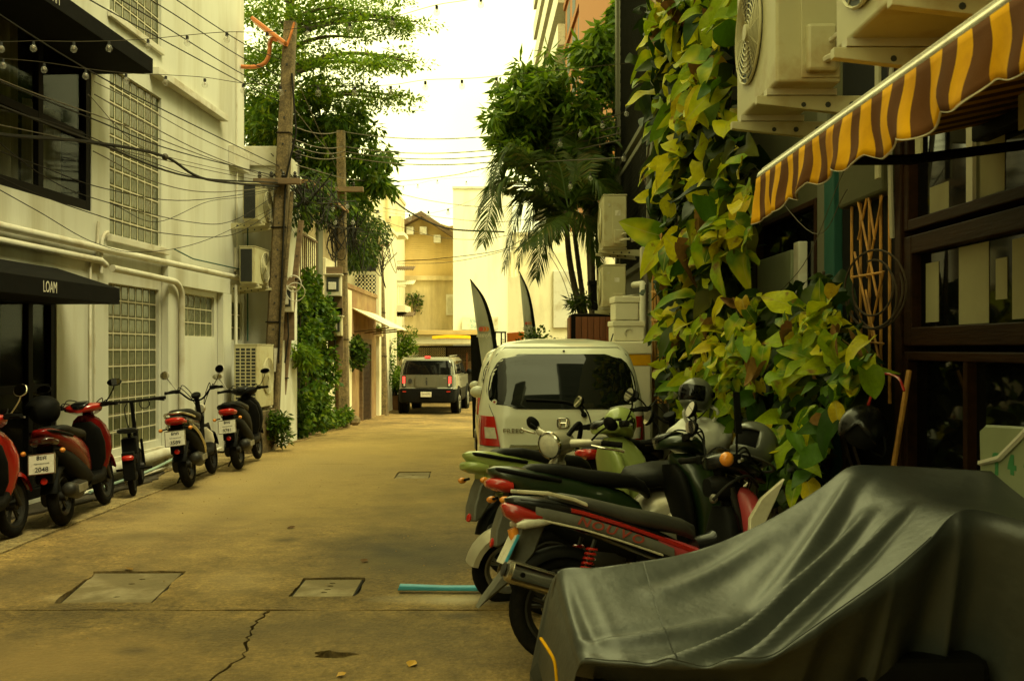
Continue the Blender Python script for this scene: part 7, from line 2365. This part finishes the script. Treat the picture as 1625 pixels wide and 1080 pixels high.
for s_ in (-1, 1): MB().tube([(.95, s_ * .07, .86), (1.0, s_ * .07, .62), (1.27, s_ * .07, Rr)], .020, 8).build('fork', dark_alloy, t, smooth=50)
MB().tube([(.90, 0, 1.0), (.97, 0, .72)], .030, 9).build('steering_stem', black_metal, t)
MB().loft(body([(.84, .86, .06, .05), (.90, .86, .09, .07), (.98, .85, .08, .06), (1.03, .84, .05, .04)], 2.6)).build('front_carrier', black_plastic, t, smooth=50)
MB().tube(smooth_path([(.80, -.16, .80), (.88, -.20, .88), (1.0, -.17, .92), (1.1, -.08, .86)], 5), .009, 6).build('wiring_loom', wire_black, t, smooth=60)
MB().lathe([(.02, 0), (.026, .006), (.026, .02), (.016, .03)], (.86, -.06, .80), (-1, -.3, .3), 12).build('ignition_lock', alloy, t, smooth=50)
fender(t, 1.27, Rr, R(25), R(160), .07, pink_red, 'front_mudguard')
MB().tube([(.42, .1, .26), (.36, .22, .03)], .012, 6).build('side_stand', black_metal, t)

# helmets and bag on the bikes
helmet('helmet', 'light green full face helmet hung on the light green scooter', P(984, 672, 7.72), (0, R(8), R(215)), green_paint, visor=black_gloss, open_=False)
helmet('helmet', 'grey open visor helmet on top of the bag, against the vine', P(1105, 628, 7.05), (0, R(-12), R(232)), helmet_grey, visor=glass_dark, open_=False, sc=1.0)
helmet('helmet', 'large silver grey full face helmet lying on its back with dark opening to the lane', P(1197, 706, 5.5), (R(10), R(-24), R(205)), helmet_grey, sc=1.0, trim=grey_vinyl)
helmet('helmet', 'shiny black helmet hanging from the red cord below the tall trellis', P(1370, 680, 4.5), (R(20), R(35), R(200)), black_gloss, jet=True, sc=.82, trim=None)
bg_ = thing('plastic_bag', 'crumpled whitish plastic bag stuffed on the scooter beside the vine', 'bag', P(1108, 696, 7.15))
mb = MB()
r_ = random.Random(12)
n = 26
rings = []
for i in range(13):
    a = -math.pi / 2 + math.pi * i / 12
    rings.append([((.24 + .04 * r_.uniform(-1, 1)) * max(.02, math.cos(a)) * math.cos(2 * math.pi * k / n), (.17 + .035 * r_.uniform(-1, 1)) * max(.02, math.cos(a)) * math.sin(2 * math.pi * k / n), (.15 + .03 * r_.uniform(-1, 1)) * math.sin(a)) for k in range(n)])
mb.loft(rings)
mb.build('bag', bag_plastic, bg_, smooth=80, subd=1)
for sx in (-1, 1): MB().tube(smooth_path([(sx * .08, -.05, .10), (sx * .12, -.1, .2), (sx * .04, -.06, .26)], 4), .012, 6).build('handle', bag_plastic, bg_, smooth=60)
tk = thing('cream_top_box', 'small cream plastic box behind the plastic bag', 'box', P(1152, 686, 7.5))
MB().loft([plan(-.12, .12, .11, -.09, e=4), plan(-.14, .14, .13, .0, e=4), plan(-.13, .13, .12, .08, e=4), plan(-.09, .09, .08, .10, e=4)]).build('box', cream_plastic, tk, smooth=50)

# ------------------------------------------------------------------ cars. Local x right, y forward from the rear bumper, z up
def tabf(tab):
    zs = [a[0] for a in tab]
    def f(z, k):
        return float(np.interp(z, zs, [a[k] for a in tab]))
    return f

class Car:
    def __init__(c, t, tab, e):
        c.t, c.tab, c.e, c.f = t, tab, e, tabf(tab)     # rows: z, half width, rear y, front y
    def rear(c, x, z, off=0.0):
        w_, r_, fr = c.f(z, 1), c.f(z, 2), c.f(z, 3)
        q = min(.9999, abs(x) / w_)
        hy = (fr - r_) / 2
        return r_ + hy - hy * (1 - q ** c.e) ** (1 / c.e) + .05 * q * q - off
    def side(c, y, z, off=0.0):
        w_, r_, fr = c.f(z, 1), c.f(z, 2), c.f(z, 3)
        hy = (fr - r_) / 2
        q = min(.9999, abs(y - r_ - hy) / hy)
        return w_ * (1 - q ** c.e) ** (1 / c.e) + off
    def skin(c, name, m, z0, z1, n=26):
        mb = MB()
        rings = []
        for i in range(n + 1):
            z = z0 + (z1 - z0) * i / n
            w_, r_, fr = c.f(z, 1), c.f(z, 2), c.f(z, 3)
            hy, cy = (fr - r_) / 2, (fr + r_) / 2
            xs_ = [math.sin(math.pi / 2 * (-1 + 2 * k / 40)) for k in range(41)]
            ring = []
            for q in xs_:
                x = w_ * q
                ring.append((x, c.rear(x, z), z))
            for q in xs_[::-1]:
                x = w_ * q
                ring.append((x, cy + hy * (1 - min(.9999, abs(q)) ** c.e) ** (1 / c.e), z))
            rings.append(ring)
        mb.loft(rings)
        return mb.build(name, m, c.t, smooth=45)
    def rpatch(c, name, m, rows, off=.006, th=.008, cols=18, parent=None, smooth=50):
        mb = MB()
        g = [[(x0 + (x1 - x0) * k / cols, c.rear(x0 + (x1 - x0) * k / cols, z, off), z) for k in range(cols + 1)] for z, x0, x1 in rows]
        gb = [[(p[0], p[1] + th, p[2]) for p in r] for r in g]
        n = cols + 1
        V = [p for r in g for p in r] + [p for r in gb for p in r]
        o, F_ = len(rows) * n, []
        for i in range(len(rows) - 1):
            for k in range(cols):
                a = i * n + k
                F_.append((a, a + 1, a + n + 1, a + n))
            F_.append((i * n, (i + 1) * n, o + (i + 1) * n, o + i * n))
            F_.append((i * n + cols, (i + 1) * n + cols, o + (i + 1) * n + cols, o + i * n + cols))
        for k in range(cols):
            F_.append((k, k + 1, o + k + 1, o + k))
            b = (len(rows) - 1) * n
            F_.append((b + k, b + k + 1, o + b + k + 1, o + b + k))
        return mb.add(V, F_).build(name, m, parent or c.t, smooth=smooth)
    def spatch(c, name, m, sx, rows, off=.005, cols=14, parent=None):
        mb = MB()
        g = [[(sx * c.side(y0 + (y1 - y0) * k / cols, z, off), y0 + (y1 - y0) * k / cols, z) for k in range(cols + 1)] for z, y0, y1 in rows]
        mb.loft(g, closed=False)
        o = mb.build(name, m, parent or c.t, smooth=50)
        o.modifiers.new('thick', 'SOLIDIFY').thickness = .006
        return o
    def seam(c, pts, name='seam', m=None, r=.0045, off=.0):
        P_ = [(x, c.rear(x, z, off), z) for x, z in pts]
        return MB().tube(P_, r, 4).build(name, m or ink, c.t)
def cwheel(t, x, y, Rr, tw):
    o = MB()
    o.lathe([(Rr * .62, -tw / 2), (Rr * .93, -tw / 2), (Rr, -tw * .36), (Rr, tw * .36), (Rr * .93, tw / 2), (Rr * .62, tw / 2)], (x, y, Rr), (1, 0, 0), 36)
    w_ = o.build('wheel', tyre, t, smooth=40)
    s_ = 1 if x > 0 else -1
    r = MB()
    r.lathe([(Rr * .62, 0), (Rr * .60, .012), (Rr * .52, .0)], (x + s_ * tw / 2, y, Rr), (s_, 0, 0), 30)
    for k in range(6):
        a = k * math.pi / 3
        r.tube([(x + s_ * (tw / 2 + .008), y + .04 * math.cos(a), Rr + .04 * math.sin(a)), (x + s_ * (tw / 2 + .006), y + Rr * .57 * math.cos(a), Rr + Rr * .57 * math.sin(a))], .022, 6)
    r.build('rim', alloy, w_, smooth=40)

vtab = [(.20, .78, .12, 4.10), (.28, .82, .05, 4.16), (.42, .838, .005, 4.2), (.56, .845, .0, 4.2), (.62, .845, .012, 4.2), (.70, .845, .025, 4.18), (.80, .843, .03, 4.12), (.95, .835, .045, 3.98), (1.08, .818, .075, 3.6),
        (1.22, .792, .125, 3.3), (1.36, .760, .185, 3.0), (1.48, .725, .25, 2.75), (1.57, .69, .32, 2.55), (1.63, .645, .40, 2.4), (1.675, .57, .52, 2.25), (1.70, .46, .68, 2.1), (1.715, .30, .9, 1.9)]
def van(lab, loc, detail=True):
    t = thing('white_van', lab, 'van', loc, R(-.4), 'white cars parked in line')
    c = Car(t, vtab, 9)
    c.skin('body', white_car, .20, 1.715, 44)
    # wrap-around rear glass
    wrows = []
    for i in range(13):
        k = i / 12
        z = 1.035 + .525 * k
        hw_ = np.interp(k, [0, .05, .12, .3, .6, .85, .95, 1], [.44, .62, .70, .725, .705, .63, .56, .42])
        hw_ = min(hw_, .92 * c.f(z, 1))
        wrows.append((z, -hw_, hw_))
    gl = c.rpatch('rear_window', glass_car, wrows, off=.004, th=.012, cols=30)
    zl = [(1.0, -.80), (1.2, -.77)]
    # tail lamps
    for s_ in (-1, 1):
        def rr(z0, z1, xa, xb, xc, xd): return [(z0 + (z1 - z0) * k / 6, *sorted((s_ * (xa + (xc - xa) * k / 6), s_ * (xb + (xd - xb) * k / 6)))) for k in range(7)]
        L_ = c.rpatch('tail_light', red_lens, rr(.685, .965, .60, .832, .655, .826), off=.018, th=.03, cols=8)
        c.rpatch('reverse_lens', clear_lens, rr(.755, .86, .63, .745, .65, .755), off=.024, th=.008, cols=6, parent=L_)
        c.rpatch('lamp_edge', ink, rr(.68, .684, .595, .832, .6, .832), off=.014, th=.02, cols=6, parent=L_)
        c.rpatch('reflector', red_lens, rr(.40, .44, .60, .76, .60, .76), off=.006, cols=6)
        c.spatch('side_window', glass_car, s_, [(1.06, .75, 1.7), (1.25, .78, 1.7), (1.42, .85, 1.7), (1.52, .98, 1.68)])
        c.spatch('side_window', glass_car, s_, [(1.06, 1.8, 3.2), (1.25, 1.8, 2.95), (1.42, 1.8, 2.65), (1.52, 1.82, 2.5)])
        cwheel(t, s_ * .735, .78, .29, .19)
        cwheel(t, s_ * .735, 3.5, .29, .19)
        mm = MB().ball((s_ * .93, 2.95, 1.08), (.10, .06, .075), 14, 8)
        mm.tube([(s_ * .80, 3.0, 1.03), (s_ * .9, 2.96, 1.05)], .025, 6)
        mm.build('door_mirror', white_car, t, smooth=60)
    # tailgate seams
    c.seam([(-.595, .62), (-.62, .75), (-.66, .96), (-.70, 1.05), (-.735, 1.2), (-.72, 1.4), (-.64, 1.55), (-.56, 1.62)])
    c.seam([(.595, .62), (.62, .75), (.66, .96), (.70, 1.05), (.735, 1.2), (.72, 1.4), (.64, 1.55), (.56, 1.62)])
    c.seam([(-.56 + 1.12 * k / 16, 1.625) for k in range(17)])
    c.seam([(-.60 + 1.2 * k / 16, .60) for k in range(17)], r=.006)
    c.rpatch('bumper_step', black_plastic, [(.25, -.60, .60), (.33, -.62, .62)], off=.006)
    c.rpatch('chrome_garnish', chrome, [(.655, -.50, .50), (.675, -.51, .51), (.70, -.50, .50)], off=.028, th=.03)
    c.rpatch('plate_recess', black_plastic, [(.50, -.30, .30), (.58, -.33, .33), (.652, -.34, .34)], off=.003, th=.01)
    pl = bx('licence_plate', plate_white, t, -.17, .17, c.rear(0, .56) - .022, c.rear(0, .56) - .016, .49, .645, .003)
    text('lettering', '2กม 4417', .075, ink, pl, (0, c.rear(0, .56) - .0235, .58), (R(90), 0, 0), extrude=.0008)
    # wiper, washer jet, antenna, sticker
    wp = MB()
    wp.tube(smooth_path([(.20, c.rear(.20, 1.0) - .03, .985), (.15, c.rear(.15, 1.06) - .035, 1.06), (.0, c.rear(0, 1.10) - .03, 1.11), (-.35, c.rear(-.35, 1.12) - .02, 1.125)], 5), [.016] * 6 + [.011] * 10, 6)
    wp.lathe([(.028, 0), (.026, .03), (.012, .04)], (.20, c.rear(.2, .985) - .002, .985), (0, -1, 0), 12)
    wp.build('rear_wiper', black_plastic, t, smooth=50)
    MB().ball((0.02, c.rear(.02, 1.585) - .008, 1.588), (.012, .012, .010), 8, 6).build('washer_jet', ink, t)
    MB().tube([(.52, .75, 1.69), (.53, .62, 1.76)], .006, 6).build('antenna', black_plastic, t)
    st = MB().lathe([(.026, 0), (.026, .002)], (-.655, c.rear(-.655, 1.10) - .006, 1.10), (-.25, -1, .3), 18)
    st.build('round_sticker', plate_white, t)
    MB().lathe([(.012, 0), (.012, .003)], (-.655, c.rear(-.655, 1.10) - .0062, 1.10), (-.25, -1, .3), 12).build('sticker_mark', red_ink, t)
    MB().lathe([(.022, 0), (.022, .002)], (.655, c.rear(.655, 1.12) - .006, 1.12), (.25, -1, .3), 14).build('round_sticker', plate_white, t)
    # badge: rounded square ring with an H, and name lettering
    zc, yb = .905, c.rear(0, .905)
    b = MB()
    pts_ = [(.055 * math.copysign(abs(math.cos(a)) ** .45, math.cos(a)), yb - .014, zc + .045 * math.copysign(abs(math.sin(a)) ** .45, math.sin(a))) for a in [2 * math.pi * k / 32 for k in range(33)]]
    b.tube(pts_, .0065, 6)
    b.tube([(-.034, yb - .014, zc + .040), (-.024, yb - .014, zc - .036)], .008, 6).tube([(.034, yb - .014, zc + .040), (.024, yb - .014, zc - .036)], .008, 6).tube([(-.028, yb - .014, zc), (.028, yb - .014, zc)], .008, 6)
    b.build('badge', chrome, t, smooth=50)
    text('lettering', 'FREED', .055, steel, t, (-.47, c.rear(-.47, .83) - .007, .83), (R(90), 0, R(-3)), extrude=.004, sx=1.25, bold=.001, space=1.1)
    return t
v1 = van('white minivan with wide dark rear window parked behind the row of motorbikes', (.485, 9.42, 0))
v2 = copy_tree(v1, None, 'second white car parked nose to tail ahead of the minivan, mostly hidden', (.28, 14.55, gz(15.5)))
v2.rotation_euler = (R(-1.2), 0, 0)

# boxy grey off-road car driving away
sv = thing('off_road_car', 'boxy grey off-road car with lit red tail lamps driving away up the lane', 'car', (-2.70, 31.5, gz(31.5)), R(-3.2))
stab = [(.36, .88, -.02, 4.25), (.42, .93, -.06, 4.32), (.80, .935, -.06, 4.34), (.84, .925, .0, 4.32), (1.20, .915, .02, 4.25), (1.26, .90, .03, 3.5), (1.45, .87, .07, 3.3), (1.66, .83, .13, 3.05), (1.74, .80, .18, 2.9), (1.80, .74, .28, 2.7)]
c = Car(sv, stab, 14)
c.skin('body', suv_paint, .80, 1.80, 30)
c.skin('lower_body', black_plastic, .36, .795, 8)
c.rpatch('rear_window', glass_dark, [(1.26, -.84, .84), (1.45, -.82, .82), (1.62, -.78, .78), (1.70, -.74, .74)], off=.008)
c.rpatch('bumper', black_plastic, [(.40, -.90, .90), (.60, -.92, .92), (.82, -.91, .91)], off=.05, th=.06)
tp = c.rpatch('tailgate_panel', suv_paint, [(.86, -.34, .34), (.90, -.36, .36), (1.18, -.36, .36), (1.22, -.34, .34)], off=.035, th=.04)
c.rpatch('badge_bar', ink, [(.93, -.022, .022), (1.08, -.022, .022)], off=.045, cols=3)
c.rpatch('badge_dot', ink, [(1.12, -.022, .022), (1.16, -.022, .022)], off=.045, cols=3)
c.rpatch('tow_emblem', ink, [(.98, -.56, -.50), (1.03, -.59, -.47), (1.08, -.59, -.47), (1.13, -.56, -.50)], off=.02, cols=3)
c.rpatch('lettering_strip', grey_ink, [(1.135, .52, .62), (1.15, .52, .62)], off=.006, cols=3)
for s_ in (-1, 1):
    def q2(za, zb_, a, b): return [(z, *sorted((s_ * a, s_ * b))) for z in (za, zb_)]
    L_ = c.rpatch('tail_light', ink, q2(.86, 1.24, .665, .80), off=.02, th=.03, cols=4)
    c.rpatch('red_lamp', red_lit, q2(.98, 1.20, .69, .775), off=.028, cols=4, parent=L_)
    c.rpatch('reverse_lamp', clear_lens, q2(.90, .975, .69, .74), off=.028, cols=3, parent=L_)
    c.rpatch('reflector', red_lens, q2(.71, .74, .64, .76), off=.056, cols=3)
    c.spatch('side_window', glass_dark, s_, [(1.27, .25, 1.65), (1.5, .3, 1.65), (1.68, .4, 1.6)], off=.008)
    c.spatch('side_window', glass_dark, s_, [(1.27, 1.7, 3.3), (1.5, 1.7, 3.05), (1.68, 1.7, 2.8)], off=.008)
    for yw_ in (.78, 3.5):
        cwheel(sv, s_ * .83, yw_, .37, .25)
        a_ = MB()
        a_.torus((s_ * .925, yw_, .40), (1, 0, 0), .43, .06, 20, 6, a0=0, a1=2 * math.pi)
        a_.build('wheel_arch', black_plastic, sv, smooth=50)
    mm = MB().ball((s_ * 1.08, 2.75, 1.30), (.10, .07, .10), 12, 8).tube([(s_ * .88, 2.8, 1.24), (s_ * 1.02, 2.76, 1.27)], .03, 6)
    mm.build('door_mirror', black_plastic, sv, smooth=60)
    MB().tube([(s_ * .66, .45, 1.84), (s_ * .66, 2.6, 1.86)], .022, 6).build('roof_rail', suv_paint, sv)
    c.spatch('door_handle', ink, s_, [(1.05, 1.35, 1.5), (1.08, 1.35, 1.5)], off=.02)
bx('brake_lamp', red_lit, sv, -.09, .09, .20, .27, 1.79, 1.84, .008)
pl = bx('licence_plate', plate_white, sv, -.17, .17, -.16, -.135, .56, .72, .004)
text('lettering', 'กค 6370', .075, ink, pl, (0, -.162, .655), (R(90), 0, 0), extrude=.001)

# ------------------------------------------------------------------ covered motorbike in the foreground
cv = thing('covered_motorbike', 'motorbike under a grey waterproof cover peaked over its handlebars, bottom right', 'covered motorbike', (.0, 3.7, 0), 0)
far = [(.16, 3.92, .70), (.20, 3.86, .752), (.33, 3.85, .76), (.47, 3.90, .768), (.64, 3.97, .778), (.81, 4.05, .805), (.98, 4.13, .855), (1.16, 4.21, .925), (1.32, 4.28, 1.005), (1.47, 4.34, 1.092), (1.60, 4.32, 1.10), (1.80, 4.18, 1.105), (2.04, 4.00, 1.105)]
near = [(.22, 3.36, .52), (.245, 3.32, .566), (.36, 3.27, .573), (.50, 3.24, .577), (.65, 3.22, .582), (.80, 3.21, .600), (.94, 3.23, .668), (1.10, 3.27, .760), (1.26, 3.32, .850), (1.41, 3.38, .945), (1.566, 3.45, 1.045), (1.75, 3.36, 1.02), (2.02, 3.25, .98)]
def dens(tab, k=14):
    return smooth_path(tab, k)
fa, ne = dens(far), dens(near)
ns_ = len(fa)
folds = [((.26, .97), (.70, .46), .042, .034), ((.36, .99), (.78, .62), .034, .030), ((.50, .60), (.74, .10), .026, .045), ((.12, .80), (.40, .62), .018, .04), ((.10, .08), (.13, .95), -.010, .03), ((.30, .30), (.55, .12), .014, .05)]
def disp(u, v):
    z = 0.0
    for (a, b), (c_, d_), A, sg_ in folds:
        L2 = (c_ - a) ** 2 + (d_ - b) ** 2
        k = ((u - a) * (c_ - a) + (v - b) * (d_ - b)) / L2
        k2 = min(1.0, max(0.0, k))
        dx, dy = u - a - k2 * (c_ - a), v - b - k2 * (d_ - b)
        dd = math.hypot(dx * 1.6, dy * .8)
        s__ = math.copysign(1, dx)
        z += A * 1.5 * (math.exp(-(math.sqrt(dd * dd + .3 * sg_ * sg_) - .55 * sg_) / sg_) - .5 * math.exp(-((dd - 2.0 * sg_) / (sg_ * 1.2)) ** 2)) * math.sin(math.pi * min(1, max(0.02, .12 + .8 * k2)))
    return z
nt_ = 60
rows = []
rs = random.Random(3)
kH = int(ns_ * 10 / 12.0)
for i in range(ns_):
    f_, n_ = fa[i], ne[i]
    u = i / (ns_ - 1)
    row = []
    # far curtain, bottom to ridge
    for k in range(6):
        q = k / 6
        row.append(Vector((f_.x - .03, f_.y + .20 * (1 - q) ** 1.3 + .02 * math.sin(i * .38), .15 + (f_.z - .15) * q)))
    for k in range(nt_ + 1):
        v = k / nt_
        p = f_.lerp(n_, v)
        belly = -.045 * math.sin(math.pi * v) * (.55 + .45 * min(1, max(0, (u - .6) / .35)))
        dz = disp(u, v) if .02 < u < .97 else 0
        p = p + Vector((-.25 * dz, -.35 * dz, .85 * dz + belly))
        row.append(p)
    # near curtain: tucked under at the tail, hanging in folds towards the handlebars
    w_ = min(1, max(0, (u - .38) / .35))
    for k in range(1, 11):
        q = k / 10
        fold = (abs(math.sin(i * .126 + 1.3)) ** .5 * 1.6 - 1 + .5 * math.sin(i * .35)) * .075 * q ** .7 * w_
        tuck = (.30 * (1 - w_) + .36 * w_) * q
        zz = n_.z - (n_.z - (.42 * (1 - w_) + .10 * w_)) * q
        row.append(Vector((n_.x + (.10 * w_ * (u - .8)) * q * 2, n_.y + tuck + fold - .02, zz)))
    rows.append(row)
# tail end folded down
t0 = rows[0]
end = []
for k, p in enumerate(t0):
    end.append(Vector((p.x - .06, p.y * .9 + 3.62 * .1, p.z * .55)))
end2 = [Vector((p.x + .02, p.y * .9 + 3.62 * .1, p.z * .2 + .03)) for p in t0]
last = rows[-1]
fend = [Vector((p.x + .03, p.y, p.z * .55)) for p in last]
MB().loft([end2, end] + rows + [fend], closed=False).build('cover', tarp_m, cv, smooth=180)
cv_o = [o for o in cv.children if o.name.startswith('cover')][0]
cv_o.location = (0, -3.7, 0)
# stitched seams and yellow hem cord
for pts_ in ([rows[i][6 + 59] for i in range(14, ns_ - 40)], [rows[46][6 + k] for k in range(1, nt_)]):
    MB().tube([p - Vector((0, 3.7, -.001)) for p in pts_], .0032, 4).build('seam', tarp_m, cv, smooth=60)
MB().tube(smooth_path([P(858, 1012, 3.52) - Vector((0, 3.7, 0)), P(870, 1030, 3.46) - Vector((0, 3.7, 0)), P(880, 1050, 3.42) - Vector((0, 3.7, 0)), P(884, 1085, 3.40) - Vector((0, 3.7, 0))], 6), .006, 6).build('hem_cord', awn_yellow, cv, smooth=60)
wv = MB().torus((.52, -.12, .27), (0, 1, 0), .22, .05, 30, 9).build('wheel', tyre, cv, smooth=50)
MB().lathe([(.16, -.02), (.17, 0), (.16, .02)], (.52, -.12, .27), (0, 1, 0), 24).build('rim', dark_alloy, wv, smooth=40)
bx('frame', black_metal, cv, .5, 1.7, -.18, .02, .25, .50, .03)

# ------------------------------------------------------------------ behind the viewer: mirrored towers, plus a dark slab and house added to cut sky light
for (x, y, w_, d_, h_, lab, m) in ((10.5, -32, 17, 12, 72, 'big dark slab tower added behind the viewer to blacken the right half of the van glass', ac_dark), (-16, -70, 9, 9, 78, 'slim grey tower behind the viewer, mirrored in the rear window of the minivan', grey_wall), (-2, -62, 15, 10, 52, 'broad grey block behind the viewer, mirrored in the rear window of the minivan', grey_wall)):
    t = thing('reflected_tower', lab, 'tower block', (x, y, 0))
    bx('wall', m, t, -w_ / 2, w_ / 2, -d_ / 2, d_ / 2, 0, h_)
    b = MB()
    for k in range(int(h_ / 3.2)):
        b.box(-w_ / 2 + .6, w_ / 2 - .6, d_ / 2 + .002, d_ / 2 + .08, 2 + k * 3.2, 3.6 + k * 3.2)
    b.build('window_band', ac_dark, t)

fh = thing('added_rear_house', 'dark house added behind the viewer to block sky light and darken the van glass', 'building', (-1.5, -17, 0))  # unseen house, added to darken the right side and the glass
bx('wall', olive_wall, fh, -9, 9, -6, 0, -.1, 10)
for k in range(5):
    for j in range(3): bx('window', ac_dark, fh, -8 + k * 3.4, -6 + k * 3.4, .002, .05, 1.2 + j * 3, 2.8 + j * 3)

# grit and dead leaves swept against the pavement edge and the joints
gr_ = MB()
r_ = random.Random(77)
for k in range(900):
    if k < 420: x, y = r_.gauss(-4.05, .16), r_.uniform(5.5, 22)
    elif k < 640: x, y = r_.gauss(-4.55, .15), r_.uniform(8.5, 15)
    else: x, y = r_.uniform(-3.8, 1.6), r_.uniform(4.2, 13)
    s_ = r_.uniform(.003, .011)
    z = gz(y) + (.012 if x < -4.02 else 0)
    a = r_.uniform(0, 6)
    c_, d_ = math.cos(a) * s_, math.sin(a) * s_
    gr_.add([(x + c_, y + d_, z), (x - d_, y + c_, z), (x - c_ * .8, y - d_, z), (x + d_, y - c_ * .9, z), (x + c_ * .2, y, z + s_ * .9)], [(0, 1, 4), (1, 2, 4), (2, 3, 4), (3, 0, 4)])
tag(gr_.build('grit', soil), 'loose grit scattered over the concrete lane', 'grit', kind='stuff')
